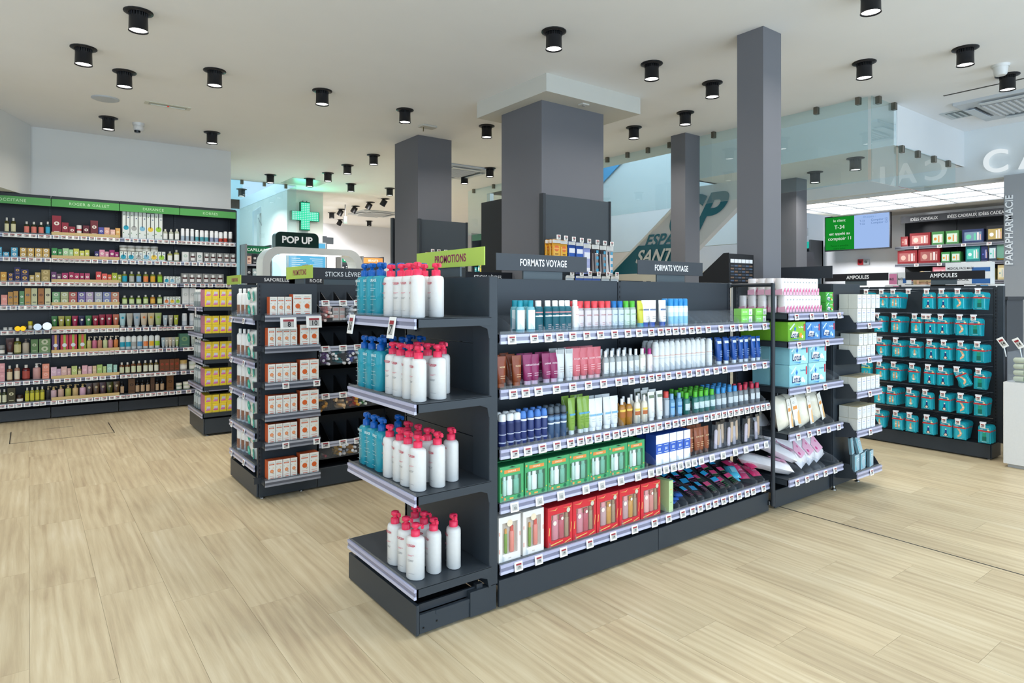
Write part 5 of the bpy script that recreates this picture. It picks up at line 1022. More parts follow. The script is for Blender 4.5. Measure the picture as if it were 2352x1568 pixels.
for r_, ((zf, zs), row) in enumerate(zip(SB, BINS)):
    for c_ in range(4):
        x0, x1 = BXs[c_]+.015, BXs[c_+1]-.015; cnt = 14 if r_ < 2 else 10
        if r_ == 3 and c_ == 0: cnt = 1
        if r_ == 0 and c_ == 1: continue
        for j in range(cnt):
            lay = j//3
            put(sk(*row[c_]), 'lip_stick', ('coral', 'pale', 'silver', 'white', 'violet', 'teal', 'blue', 'pearl', 'golden', 'beige', 'rust', 'green', 'crimson', 'amber', 'orange', 'rose')[r_*4+c_ if r_ else (0, 1, 2, 3)[c_]]+' lip care stick', 'lip care', BNAM[r_]+' lip care bin', (rnd.uniform(x0+.02, x1-.02), 4.418+.024*(j % 3)+rnd.uniform(0, .01), zf+.014+.021*lay),
                tilt=(math.radians(90)*(1 if j % 2 else -1)+rnd.uniform(-.2, .2), 0, rnd.uniform(-1.0, 1.0)))
sc = kind(carton, .045, .045, .05, '#e3c4b4', '#e0d6cc', (('r', -.4, .4, .1, .2, '#b0a8a0'), ('r', -.4, .4, .5, .9, '#e8b0a0')))
for i, (dx, dz) in enumerate(((0, 0), (.05, 0), (0, .051), (.05, .051))): put(sc, 'balm_carton', 'small beige pink carton', 'carton', 'top lip care bin', (BXs[1]+.035+dx, 4.44, 1.154+dz))
# ---- yellow cartons and clear bottles on the far end display
yc = kind(carton, .062, .075, .083, '#c87a94', '#e8cc3a', (('p', ((-.32, .2), (.3, .3), (.3, .72), (-.2, .74)), '#c9ccd4'), ('r', -.34, .3, .26, .36, '#d84aa0'), ('r', -.2, .34, .40, .46, '#d84aa0'), ('r', -.5, .5, .86, .97, '#ecd44a')), top='#e8cc3a')
yb = kind(bottle, .05, .05, .17, '#a8b4b4', '#e4e4e0', .16, 'liq', .5, '#c5cccb', (.3, .7))
for i, z in enumerate(YZ):
    nm = ('top', 'second', 'third', 'fourth', 'bottom')[i]+' yellow display shelf'
    for L in range(2):
        for j in range(5): put(yc, 'yellow_carton', 'small yellow carton with pink print', 'carton', nm+(', upper layer' if L else ''), (1.375+.0655*j+(.004 if L and j > 1 else 0), 6.69, z+.001+.084*L))
        for j in range(2): put(yc, 'yellow_carton', 'pink sided yellow carton', 'carton', nm+(', upper layer' if L else ''), (1.375+.01*j, 6.77+.078*j, z+.001+.084*L))
    for j in range(6): put(yb, 'clear_bottle', 'clear bottle with pale cap', 'bottle', nm, (1.36+.07*(j % 2), 6.93+.09*(j//2), z+.001))
# ---- left wall cosmetics
def wcarton(w, d, h, c, c2, two=False, spec=''):
    hh = h/2 if two else h; pr = []
    for k in range(2 if two else 1):
        z0 = k*.5 if two else 0; s_ = .5 if two else 1
        if spec == 'dot': pr += [('c', 0, .38, .38, c2), ('r', -.05, .05, .42, .98, '#222'), ('c', -.35, .2, .08, '#5a8a5a'), ('c', .3, .75, .09, '#4a6a8a'), ('c', -.3, .85, .08, '#7a9a6a'), ('c', .35, .15, .08, '#4f7a5a')]
        elif spec == 'win': pr += [('r', -.36, .36, .08, .62, '#4a1f1c'), ('r', -.3, .3, .14, .44, '#e6e4e0'), ('r', -.18, .18, .6, .86, '#e8e8e4')]
        elif spec == 'strip': pr += [('r', -.14, .16, 0, 1, c2), ('c', 0, .4, .3, '#d9dfe8')]
        else: pr += [('c', 0, z0+s_*.6, .26, c2, 1.15), ('c', 0, z0+s_*.6, .12, c), ('r', -.3, .3, z0+s_*.16, z0+s_*.2, c2)]
        if two: pr += [('r', -.5, .5, .495, .505, '#333')]
    return carton(w, d, h, c, c, tuple(pr))
def wallrow(items, z, where, y0=8.505):
    for t, x, w, h, c1, c2 in items:
        w = round(max(w, .02)*200)/200; h = round(h*100)/100; dp = min(w*.9, .08); y = y0+.03+dp/2
        if t == 'c': k, n_, ds = kind(wcarton, w, dp, h, c1, c2), 'cosmetic_carton', 'carton'
        elif t == 'C': k, n_, ds = kind(wcarton, w, dp, h, c1, c2, True), 'cosmetic_carton', 'stacked carton pair'
        elif t == 'D': k, n_, ds = kind(wcarton, w, dp, h, c1, c2, False, 'dot'), 'floral_carton', 'white floral carton'
        elif t == 'W': k, n_, ds = kind(wcarton, w, dp, h, c1, c2, False, 'win'), 'window_carton', 'grey window carton'
        elif t == 'S': k, n_, ds = kind(wcarton, w, dp, h, c1, c2, False, 'strip'), 'gift_carton', 'striped gift carton'
        elif t == 'b': k, n_, ds = kind(bottle, w, dp, h, c1, '#d8d4cc' if c1 != '#1c1612' else '#1a1a1a', .2, 'liq', .42, c2, (.1, .6), n=10), 'cosmetic_bottle', 'bottle'
        elif t == 'B': k, n_, ds = kind(bottle, w, dp, h, c1, '#222428', .12, 'plast', .3, c2, (.25, .5), n=10, bands=((.5, .72, '#2a2c30'),)) if False else kind(bottle, w, dp, h, c1, '#23252a', .10, 'plast', .25, c2, (.18, .5), n=10), 'lotion_bottle', 'white bottle'
        elif t == 'p': k, n_, ds = kind(pumpb, w, dp, h, c1, c2, 'plast', .26), 'pump_bottle', 'pump bottle'
        elif t == 't': k, n_, ds = kind(tubep, w, h, c1, '#d8d6d0', .13, 'plast', circ=(.68, .2, c2), capw=.6), 'cosmetic_tube', 'tube'
        elif t == 'k': k, n_, ds = kind(can, w, h, c1, '#eceded', .14, bands=((.05, .4, c2),), dome=.02), 'shower_bottle', 'white capped bottle'
        elif t == 'j': k, n_, ds = kind(jar, w, h, c1, c2, label='#e8e4da'), 'cosmetic_jar', 'jar'
        elif t == 'd': k, n_, ds = kind(tin, w, h, c1, c2), 'cosmetic_tin', 'round tin'
        put(k, n_, COLN(c1)+' '+ds, ds.split()[-1] if ds.split()[-1] in ('bottle', 'tube', 'jar', 'tin') else 'carton', where, (x, y, z+.002), rnd.uniform(-.04, .04))
import colorsys
def COLN(h):
    h = h.lstrip('#'); r, g, b_ = (int(h[i:i+2], 16)/255 for i in (0, 2, 4)); u, s_, v = colorsys.rgb_to_hsv(r, g, b_)
    if s_ < .16: return 'white' if v > .8 else 'grey' if v > .3 else 'black'
    n = ('red' if u < .03 or u > .95 else 'orange' if u < .10 else 'golden' if u < .15 else 'yellow' if u < .2 else 'green' if u < .45 else 'teal' if u < .55 else 'blue' if u < .7 else 'violet' if u < .82 else 'pink')
    if n in ('orange', 'golden') and v < .55: n = 'brown'
    if n == 'red' and s_ < .5: n = 'pink'
    if n == 'orange' and s_ < .4: n = 'beige'
    return ('dark ' if v < .4 else 'pale ' if s_ < .4 and v > .7 and n not in ('beige',) else '')+n
E5 = '#e8e4da'
WALL = [[('b',-0.179,0.042,0.163,'#4b4a22','#d8d2a8'),('b',-0.124,0.046,0.164,'#4b4a22','#d8d2a8'),('b',-0.013,0.049,0.129,'#2f3a25','#d87a6a'),('b',0.049,0.05,0.129,'#2f3a25','#d87a6a'),('b',0.111,0.048,0.13,'#2f3a25','#d87a6a'),('b',0.169,0.045,0.145,'#2b4a50','#3aa8c8'),('c',0.247,0.079,0.207,'#8c2433','#e8ded0'),('c',0.323,0.061,0.142,'#8c2433','#e8ded0'),('c',0.385,0.053,0.105,'#8c2433','#e8ded0'),('j',0.45,0.05,0.115,'#b8202a','#d8d4d0'),('c',0.514,0.058,0.125,'#5e1b28','#e8ded0'),('c',0.589,0.072,0.179,'#6d2a30','#e8ded0'),('c',0.655,0.048,0.107,'#4f4f9a','#c9c4e0'),('c',0.71,0.052,0.108,'#e0a791','#f0d8c8'),('c',0.764,0.045,0.093,'#e3b6a8','#f0d8c8'),('c',0.815,0.045,0.108,'#d9a45c','#e8d8a0'),('D',0.895,0.071,0.318,'#dde2dc','#1f9ab4'),('D',0.975,0.076,0.31,'#dde2dc','#a8a8a4'),('D',1.058,0.077,0.307,'#dde2dc','#7fb4cc'),('D',1.14,0.074,0.304,'#dde2dc','#e6c040'),('D',1.224,0.079,0.306,'#dde2dc','#9ac83a'),('b',1.298,0.049,0.133,'#c8cbb4','#e8e8e2'),('b',1.36,0.049,0.134,'#c8cbb4','#e8e8e2'),('b',1.422,0.049,0.135,'#c8cbb4','#e8e8e2'),('k',1.483,0.042,0.146,'#e9ebeb','#a8b8c4'),('k',1.535,0.042,0.146,'#e9ebeb','#a8b8c4'),('k',1.587,0.042,0.147,'#e9ebeb','#a8b8c4'),('k',1.64,0.042,0.142,'#e9ebeb','#4f9aa4'),('k',1.694,0.043,0.143,'#e9ebeb','#4f9aa4'),('k',1.747,0.043,0.143,'#e9ebeb','#4f9aa4'),('k',1.806,0.044,0.139,'#e9ebeb','#8f9ab4'),('k',1.861,0.043,0.139,'#e9ebeb','#8f9ab4'),('k',1.911,0.045,0.134,'#e9ebeb','#b03a28'),('k',1.966,0.044,0.135,'#e9ebeb','#b03a28'),('k',2.023,0.045,0.136,'#e4e4e2','#5a4a44')],[('C',-0.229,0.02,0.099,'#3f9cc0','#e8e4da'),('c',-0.185,0.052,0.05,'#3f9cc0','#e8e4da'),('C',-0.115,0.056,0.096,'#3f9cc0','#e8e4da'),('C',-0.042,0.057,0.096,'#c9a04c','#e8e4da'),('C',0.021,0.057,0.097,'#c9a04c','#e8e4da'),('C',0.087,0.058,0.097,'#c9a04c','#e8e4da'),('C',0.153,0.058,0.098,'#c9a04c','#e8e4da'),('c',0.228,0.048,0.113,'#3b8a4a','#e8e4da'),('c',0.276,0.037,0.099,'#3b8a4a','#e8e4da'),('c',0.327,0.053,0.114,'#a8cf9a','#e8e4da'),('c',0.376,0.034,0.095,'#a8cf9a','#e8e4da'),('c',0.422,0.049,0.11,'#c9c95a','#e8e4da'),('c',0.476,0.047,0.091,'#c9c95a','#e8e4da'),('c',0.524,0.039,0.096,'#c9c95a','#e8e4da'),('c',0.613,0.04,0.092,'#3a2f6a','#e8e4da'),('c',0.663,0.048,0.107,'#d891a8','#e8e4da'),('c',0.71,0.037,0.093,'#d891a8','#e8e4da'),('c',0.758,0.049,0.113,'#9a2a6a','#e8e4da'),('c',0.804,0.033,0.089,'#9a2a6a','#e8e4da'),('D',0.87,0.07,0.104,'#dde2dc','#1f9ab4'),('D',0.946,0.071,0.105,'#dde2dc','#1f9ab4'),('D',1.022,0.072,0.105,'#dde2dc','#a8a8a4'),('D',1.099,0.073,0.106,'#dde2dc','#7fb4cc'),('D',1.178,0.074,0.107,'#dde2dc','#e6c040'),('D',1.258,0.075,0.107,'#dde2dc','#9ac83a'),('b',1.347,0.053,0.124,'#b8b86a','#e8e8e2'),('b',1.418,0.058,0.135,'#b8b86a','#e8e8e2'),('c',1.511,0.069,0.12,'#e2e2de','#b4c8b8'),('W',1.592,0.069,0.121,'#8f8f8b','#fff'),('c',1.667,0.066,0.121,'#e2e2de','#7a9a94'),('W',1.745,0.066,0.117,'#8f8f8b','#fff'),('W',1.82,0.068,0.117,'#8f8f8b','#fff'),('W',1.896,0.068,0.118,'#8f8f8b','#fff'),('W',1.973,0.069,0.119,'#8f8f8b','#fff'),('W',2.05,0.07,0.12,'#8f8f8b','#fff')],[('c',-0.205,0.048,0.099,'#c9953f','#e8d080'),('C',-0.146,0.046,0.086,'#2f2a5a','#d8a84a'),('C',-0.09,0.049,0.151,'#262458','#d8a84a'),('C',-0.028,0.064,0.128,'#262458','#d8a84a'),('c',0.033,0.04,0.074,'#b9a060','#e8e4da'),('c',0.082,0.044,0.102,'#b9a060','#e8e4da'),('C',0.15,0.073,0.13,'#a8935a','#c8b480'),('c',0.222,0.045,0.113,'#6a3f6a','#e8e4da'),('c',0.268,0.038,0.094,'#6a4a5a','#e8e4da'),('c',0.321,0.057,0.099,'#a02a5e','#e8e4da'),('c',0.378,0.046,0.114,'#a0264e','#e8e4da'),('c',0.428,0.046,0.095,'#b03058','#e8e4da'),('c',0.476,0.039,0.096,'#9a2050','#e8e4da'),('c',0.524,0.047,0.096,'#b04a6a','#e8e4da'),('c',0.631,0.051,0.117,'#cf4a4a','#e8e4da'),('c',0.688,0.048,0.098,'#d85a50','#e8e4da'),('c',0.735,0.037,0.093,'#d8603a','#e8e4da'),('c',0.783,0.049,0.113,'#9fae2f','#e8e4da'),('c',0.832,0.037,0.094,'#a8b04a','#e8e4da'),('b',0.883,0.054,0.129,'#7f8a35','#1f9ab4'),('b',0.953,0.054,0.13,'#7f8a35','#b0b0a8'),('b',1.024,0.055,0.13,'#7f8a35','#7fa8c8'),('b',1.095,0.055,0.131,'#7f8a35','#e0824a'),('b',1.168,0.056,0.132,'#7f8a35','#d8a030'),('b',1.241,0.057,0.133,'#7f8a35','#8ac03a'),('D',1.309,0.053,0.082,'#dde2dc','#1f9ab4'),('D',1.369,0.053,0.082,'#dde2dc','#7fb4cc'),('D',1.43,0.054,0.083,'#dde2dc','#c8ccc8'),('W',1.505,0.073,0.115,'#8f8f8b','#fff'),('W',1.582,0.075,0.115,'#8f8f8b','#fff'),('W',1.659,0.075,0.116,'#8f8f8b','#fff'),('W',1.738,0.076,0.117,'#8f8f8b','#fff'),('W',1.818,0.078,0.117,'#8f8f8b','#fff'),('W',1.899,0.078,0.118,'#8f8f8b','#fff')],[('c',-0.2,0.051,0.108,'#e0958a','#eab4a8'),('c',-0.148,0.042,0.145,'#b98a45','#5a6470'),('c',-0.103,0.038,0.146,'#b98a45','#5a6470'),('c',-0.053,0.042,0.146,'#5f8f62','#dfe8d8'),('c',-0.003,0.049,0.175,'#b98a45','#5a6470'),('c',0.053,0.05,0.176,'#c3c49a','#4a5450'),('c',0.111,0.048,0.176,'#a8703c','#6a3a24'),('c',0.169,0.051,0.177,'#cfcaa5','#4a4440'),('C',0.241,0.067,0.136,'#7fae7f','#d8dccc'),('C',0.317,0.068,0.137,'#b4b88a','#d8dccc'),('C',0.393,0.068,0.138,'#b8605a','#d8dccc'),('C',0.47,0.07,0.139,'#7a6aa8','#d8dccc'),('C',0.548,0.071,0.14,'#b4a0c0','#d8dccc'),('C',0.628,0.072,0.141,'#b0b4c4','#d8dccc'),('C',0.709,0.073,0.142,'#7f88b8','#d8dccc'),('C',0.789,0.073,0.143,'#c08068','#d8dccc'),('b',0.883,0.054,0.104,'#7f9a35','#c8d8a0'),('b',0.953,0.054,0.105,'#7f9a35','#c8d8a0'),('b',1.024,0.055,0.105,'#7f9a35','#c8d8a0'),('b',1.095,0.055,0.106,'#7f9a35','#c8d8a0'),('b',1.167,0.056,0.107,'#b8741f','#d8a84a'),('b',1.239,0.056,0.107,'#7f9a45','#c8d8a0'),('D',1.309,0.053,0.092,'#dde2dc','#e0824a'),('D',1.369,0.053,0.093,'#dde2dc','#e6c040'),('D',1.43,0.054,0.093,'#dde2dc','#9ac83a'),('c',1.511,0.069,0.188,'#dfe0de','#c8ccc8'),('c',1.588,0.07,0.189,'#dfe0de','#c8ccc8'),('k',1.652,0.048,0.148,'#e9ebeb','#c4c8cc'),('k',1.716,0.048,0.148,'#e9ebeb','#c4c8cc'),('k',1.78,0.048,0.149,'#e9ebeb','#c4c8cc'),('k',1.844,0.048,0.15,'#e9ebeb','#c4c8cc')],[('j',-0.191,0.034,0.027,'#b8b8b4','#d0d0cc'),('j',-0.148,0.034,0.027,'#b8b8b4','#d0d0cc'),('d',-0.093,0.055,0.05,'#c9981f','#e0b430'),('d',-0.034,0.053,0.05,'#c9981f','#e0b430'),('j',0.018,0.039,0.092,'#b0a82a','#c8bc30'),('d',0.075,0.065,0.074,'#a8acb0','#c4c8cc'),('d',0.158,0.074,0.079,'#c8ccd0','#e4e6e8'),('t',0.228,0.056,0.141,'#3f7a3f','#e8e4da'),('t',0.289,0.056,0.141,'#a8a04a','#e8e4da'),('t',0.351,0.057,0.142,'#7f9020','#e8e4da'),('t',0.412,0.057,0.143,'#9a1f45','#e8e4da'),('t',0.475,0.058,0.144,'#1f1a45','#e8e4da'),('t',0.538,0.059,0.145,'#3f7f45','#e8e4da'),('t',0.603,0.059,0.145,'#8f1a35','#e8e4da'),('t',0.667,0.06,0.146,'#8f1a35','#e8e4da'),('t',0.732,0.061,0.147,'#8f1a35','#e8e4da'),('t',0.798,0.061,0.148,'#b5654a','#e8e4da'),('t',0.864,0.066,0.158,'#a8c8cc','#1f9ab4'),('t',0.934,0.067,0.159,'#b4b0a4','#a8a8a4'),('t',1.006,0.068,0.16,'#a8b4bc','#6f9ab4'),('t',1.078,0.068,0.161,'#c8b8a0','#e0824a'),('t',1.151,0.069,0.162,'#c8b890','#d8a030'),('t',1.226,0.071,0.163,'#a8b87a','#9ac83a'),('t',1.298,0.049,0.128,'#a8b8c0','#e8e4da'),('t',1.356,0.049,0.129,'#b4b0a4','#e8e4da'),('t',1.413,0.049,0.129,'#a8b03a','#e8e4da'),('k',1.504,0.055,0.146,'#d4d8dc','#b8c0c8'),('k',1.586,0.055,0.147,'#d4d8dc','#b8c0c8')],[('j',-0.222,0.062,0.099,'#5a5a58','#8a8a88'),('t',-0.151,0.076,0.168,'#4a2a25','#6a4a44'),('b',-0.089,0.063,0.173,'#7a7a2a','#c8c08a'),('p',-0.019,0.06,0.165,'#b8ac9a','#6a6460'),('c',0.052,0.061,0.152,'#5f7f4f','#b8bca0'),('C',0.141,0.099,0.154,'#6d8a5a','#c0c4a8'),('S',0.238,0.067,0.188,'#5a3a6a','#d8a04a'),('S',0.317,0.068,0.189,'#c23a4a','#9ab84a'),('S',0.396,0.069,0.19,'#c23a4a','#9ab84a'),('S',0.478,0.07,0.192,'#8a9a2a','#d85a5a'),('p',0.542,0.044,0.159,'#c9bc7a','#d8d0bc'),('p',0.593,0.044,0.16,'#c8708a','#d8d0bc'),('p',0.643,0.044,0.16,'#c08a70','#d8d0bc'),('p',0.695,0.044,0.161,'#c4cc9a','#d8d0bc'),('p',0.746,0.045,0.162,'#cf8a94','#d8d0bc'),('p',0.798,0.045,0.162,'#cf7f45','#d8d0bc'),('B',0.861,0.053,0.168,'#e0e4e2','#1f9ab4'),('B',0.919,0.054,0.169,'#e0e4e2','#1f9ab4'),('B',0.976,0.055,0.17,'#e0e4e2','#a8a8a4'),('B',1.035,0.055,0.171,'#e0e4e2','#5f9ac0'),('B',1.094,0.056,0.171,'#e0e4e2','#e0824a'),('B',1.154,0.056,0.172,'#e0e4e2','#e6b030'),('B',1.214,0.057,0.173,'#e0e4e2','#9ac83a'),('t',1.276,0.04,0.118,'#a8b8c0','#e8e4da'),('t',1.312,0.04,0.118,'#b4b0a4','#e8e4da'),('t',1.349,0.04,0.118,'#c8b8a0','#e8e4da'),('t',1.385,0.04,0.119,'#a8a8a0','#e8e4da'),('t',1.422,0.04,0.119,'#a8b87a','#e8e4da'),('c',1.5,0.111,0.156,'#4f7a68','#7a9a70'),('t',1.599,0.055,0.147,'#b8c0b8','#e8e4da'),('t',1.667,0.056,0.148,'#b8c0b8','#e8e4da')],[('C',-0.217,0.045,0.194,'#d99a9f','#e8b8bc'),('b',-0.155,0.048,0.163,'#8a5a3a','#d8c4a0'),('b',-0.093,0.049,0.169,'#c08a74','#e0d0b8'),('b',-0.017,0.072,0.156,'#6a1f22','#a84a40'),('p',0.073,0.069,0.167,'#c79a95','#d8d4d0'),('C',0.152,0.062,0.158,'#df8f78','#e8b0a0'),('c',0.221,0.048,0.117,'#d4b4c4','#e4ccd8'),('c',0.266,0.034,0.104,'#c4a4bc','#dcc4d0'),('c',0.313,0.049,0.123,'#d8b0a8','#e8ccc4'),('c',0.358,0.03,0.104,'#d4a8a4','#e8ccc4'),('c',0.406,0.049,0.119,'#b8c47a','#d8dca8'),('b',0.454,0.035,0.11,'#a89a60','#d8d0a8'),('c',0.502,0.05,0.125,'#dcaab4','#eccad0'),('c',0.55,0.036,0.111,'#dcb0b8','#eccad0'),('c',0.591,0.035,0.111,'#d8bc9a','#e8d8bc'),('c',0.64,0.052,0.121,'#a8c470','#ccdca4'),('c',0.688,0.032,0.102,'#b8cc88','#ccdca4'),('c',0.737,0.049,0.118,'#a0ccbc','#c8e4d8'),('c',0.79,0.036,0.108,'#a4d0c4','#c8e4d8'),('b',0.855,0.049,0.134,'#7a4a28','#d0d4b0'),('b',0.912,0.049,0.134,'#7a4a28','#d0d4b0'),('b',0.97,0.05,0.135,'#7a4a28','#d0d4b0'),('b',1.028,0.051,0.135,'#7a4a28','#d0d4b0'),('b',1.091,0.048,0.136,'#6a5a28','#dcdcc8'),('b',1.147,0.048,0.137,'#6a5a28','#dcdcc8'),('b',1.204,0.048,0.137,'#6a5a28','#dcdcc8'),('c',1.262,0.048,0.138,'#6a3f24','#a83a2a'),('c',1.313,0.049,0.139,'#6a3f24','#a83a2a'),('c',1.366,0.049,0.139,'#6a3f24','#a83a2a'),('c',1.418,0.049,0.14,'#6a3f24','#a83a2a'),('j',1.493,0.087,0.12,'#c8bcb0','#b89a5a'),('j',1.593,0.079,0.105,'#c4ccb0','#c8ccc4')],[('b',-0.234,0.024,0.153,'#5a6238','#d8d8b8'),('b',-0.198,0.042,0.154,'#4a5230','#d8d8b8'),('c',-0.14,0.063,0.159,'#3a3518','#c8c4a0'),('j',-0.07,0.06,0.078,'#4a2f1f','#2a1c18'),('b',-0.008,0.039,0.147,'#a8a83a','#c8c040'),('b',0.035,0.039,0.148,'#a8a83a','#c8c040'),('b',0.079,0.04,0.148,'#a8a83a','#c8c040'),('b',0.122,0.04,0.149,'#a8a83a','#c8c040'),('p',0.173,0.045,0.154,'#2a2c30','#b0a080'),('p',0.221,0.055,0.145,'#c8a8b0','#c8b078'),('p',0.285,0.056,0.146,'#c9a898','#c8b078'),('p',0.351,0.057,0.147,'#b0b060','#c8b078'),('p',0.416,0.057,0.148,'#c8ac7a','#c8b078'),('p',0.483,0.058,0.149,'#d0a8bc','#c8b078'),('t',0.544,0.063,0.149,'#4a3a3a','#b8a888'),('t',0.609,0.063,0.15,'#5a4432','#b8a888'),('t',0.673,0.064,0.151,'#4f383c','#b8a888'),('t',0.739,0.064,0.152,'#4a4a1c','#b8a888'),('t',0.805,0.066,0.153,'#58402a','#b8a888'),('b',0.859,0.042,0.153,'#1c1612','#b89a7a'),('c',0.952,0.063,0.17,'#5f4024','#3a2818'),('b',1.01,0.043,0.15,'#1c1612','#b89a7a'),('b',1.063,0.043,0.151,'#1c1612','#b89a7a'),('b',1.116,0.043,0.152,'#1c1612','#b89a7a'),('c',1.163,0.04,0.172,'#4f3420','#3a2818'),('b',1.212,0.039,0.148,'#1c1612','#b89a7a'),('b',1.264,0.045,0.153,'#1c1612','#b89a7a'),('c',1.346,0.072,0.185,'#6f4a2a','#4a3018'),('j',1.444,0.063,0.083,'#7a9a80','#dcd8c8'),('j',1.528,0.082,0.094,'#b8c0a0','#e0dccc')]]
WN = ('top', 'second', 'third', 'fourth', 'fifth', 'sixth', 'seventh', 'bottom')
for z, items, nm in zip(WZ, WALL, WN): wallrow(items, z, nm+' wall shelf')
cj = kind(jar, .085, .07, '#b8b4a4', '#c8c8c4', .3, 'liq', '#dcdcd4')
for i, x in enumerate([0.874,0.949,1.028,1.103,1.184]): put(cj, 'candle_jar', 'glass candle jar stacked on a floral carton', 'jar', 'second wall shelf', (x, 8.575, WZ[1]+.102))
# ---- razors on the tall panel hooks
def hookcard(w, h, c, c2, kindn='bag'):
    q = [('r', -.5, .5, -.16, -.02, '#d8d8d4')]; 
    if kindn == 'bag': q += [('c', 0, -.38, .3, '#d8703a', 1), ('r', -.3, .3, -.42, -.36, '#e8a860'), ('r', -.2, .2, -.64, -.60, '#7a4a20'), ('r', -.12, .12, -.86, -.70, '#eef2f4'), ('r', -.05, .05, -.84, -.74, '#3a7ac0')]
    if kindn == 'razor': q += [('p', ((-.3, -.2), (-.1, -.2), (-.02, -.9), (-.12, -.95), (-.3, -.5)), '#2c2c34'), ('r', .1, .42, -.3, -.2, '#4a9ac0'), ('r', .1, .42, -.5, -.4, '#4a9ac0'), ('r', .1, .42, -.7, -.6, '#4a9ac0'), ('r', .1, .42, -.9, -.8, '#4a9ac0')]
    if kindn == 'mix': q += [('r', -.4, .4, -.5, -.3, '#e0e4ee'), ('r', -.3, .3, -.7, -.6, c2), ('r', -.4, .4, -.9, -.8, '#e8e8ec')]
    return card(w, h, c, q, low=c2)
HC = dict(y=('#e0a030', '#e2ae3c', 'bag'), b=('#1f4a9a', '#2a5ab0', 'mix'), l=('#8f9ad0', '#a8b0d8', 'mix'), k=('#3a3436', '#8a8080', 'razor'), w=('#c9c4c4', '#d4d0d0', 'razor'))
hk2 = MB().tube((0, -.16, 0), (0, .02, 0), .0025, '#b9bcc2', 'metal', 5).mesh('peg_hook')
RZ_ = [3.567,3.65,3.74,3.832,3.92,4.021,4.113,4.202]
for i, (x, k) in enumerate(zip(RZ_, 'yybblkkw')):
    z = 1.80-.004*i; h = link('peg_hook', hk2, gr, Vector((x, 4.255, z+.02))-ORG[gr]); link('price_tag', TAG, h, (0, -.165, .01))
    kk = kind(hookcard, .085, .20 if k in 'yb' else .27, *HC[k])
    for j in range(3): put(kk, 'razor_card', dict(y='yellow bag of razors', b='blue razor card', l='lilac razor card', k='dark razor card', w='white razor card')[k], 'razors', 'upper hooks of central pillar panel'+(', behind' if j else ''), (x-.012*j, 4.12+.035*j, z+.014), rnd.uniform(-.08, .08))
for i, (x, k) in enumerate(zip([3.72,3.832,3.931,4.037,4.152,4.269], 'wblbww')):
    z = 1.50; h = link('peg_hook', hk2, gr, Vector((x, 4.255, z+.02))-ORG[gr]); link('price_tag', TAG, h, (0, -.165, .01))
    put(kind(hookcard, .10, .14, '#d4dce0' if k == 'w' else '#4a6ab8', '#b8d0dc', 'mix'), 'razor_card', 'small pale blister card', 'razors', 'lower hooks of central pillar panel', (x, 4.12, z+.012), rnd.uniform(-.1, .1))
for i, x in enumerate([3.634,3.714,3.806,3.887,3.982,4.072]):
    h = link('peg_hook', hk2, gq, Vector((x, 6.48, 1.84))-ORG[gq]); link('price_tag', TAG, h, (0, -.165, .0))
    put(kind(hookcard, .10, .16, '#b8653a' if i < 3 else '#d0d4d8', '#c89a70', 'mix'), 'hook_card', 'orange blister card' if i < 3 else 'pale blister card', 'card', 'left pillar panel', (x, 6.40, 1.83))

# ================================================================ BACKGROUND
# counter at the right edge with its acrylic bin, stands and dark display
rc = fixture('counter', 'white counter cabinet at the right edge', 'counter', (6.1, 1.4, 0))
P('body', MB().box(6.10, 6.7, .9, 1.712, .03, .665, '#d9dbdb', 'plast', b=.004), rc); P('kick_board', MB().box(6.13, 6.68, .92, 1.69, 0, .03, '#b8baba', 'plast'), rc)
ab = fixture('acrylic_bin', 'clear acrylic bin on white counter holding rolled packs', 'box', (6.2, 1.4, .665))
for q_ in ((6.12, 6.125, 1.0, 1.69), (6.45, 6.455, 1.0, 1.69), (6.12, 6.455, 1.685, 1.69), (6.12, 6.455, 1.0, 1.005)): P('wall', MB().box(*q_, .666, .90, '#e4eaf0', 'clear'), ab)
rp = [('roll', MB().lathe([(.3, 0), (.5, .01), (.5, .11), (.3, .12)], '#d8dcc0', 'film', 10, sx=.045, sy=.045)), ('band', MB().lathe([(.52, .07), (.52, .10)], '#6a8a5a', 'paper', 10, sx=.045, sy=.045))]
rp = [(n, m_.mesh(n)) for n, m_ in rp]
for i in range(4):
    for j in range(5): put(rp, 'rolled_pack', 'pale green rolled pack', 'pack', 'acrylic bin, layer '+ORD[i+1], (6.16+.0*j, 1.66-.13*j, .69+.048*i), tilt=(math.radians(88), 0, rnd.uniform(-.06, .06)))
for y, t in ((1.70, 'farther'), (1.60, 'nearer')):
    r = fixture('tag_holder', f'tilted white price tag on clear stem, {t} of two at right', 'price tag', (6.12, y, .9))
    P('stem', MB().tube((6.13, y, .86), (6.12, y+.01, .93), .004, '#dfe6ea', 'plast'), r)
    o = link('price_tag', tag_mesh(.045, .085, True, '14').mesh('price_tag'), r, (0, .02, .07), rot=(.25, -.5, -math.pi/2))
dd = fixture('counter_display', 'dark tilted counter display with violet tops at right edge', 'display', (6.9, 1.6, 1.1))
P('board', MB().polyx([(1.20, 1.16), (1.68, 1.08), (1.65, 1.24), (1.20, 1.34)][::-1], 6.5, 6.6, '#3a3d42', 'steel'), dd)
P('post', MB().box(6.56, 6.6, 1.40, 1.44, .6, 1.18, '#33363a', 'steel'), dd)
for i in range(3): P('violet_top', MB().lathe([(.5, 0), (.5, .02), (.3, .035)], '#3f2474', 'plast', 12, sx=.07, sy=.07, cx=6.55, cy=1.60-.1*i, cz=1.255+.02*i), dd)
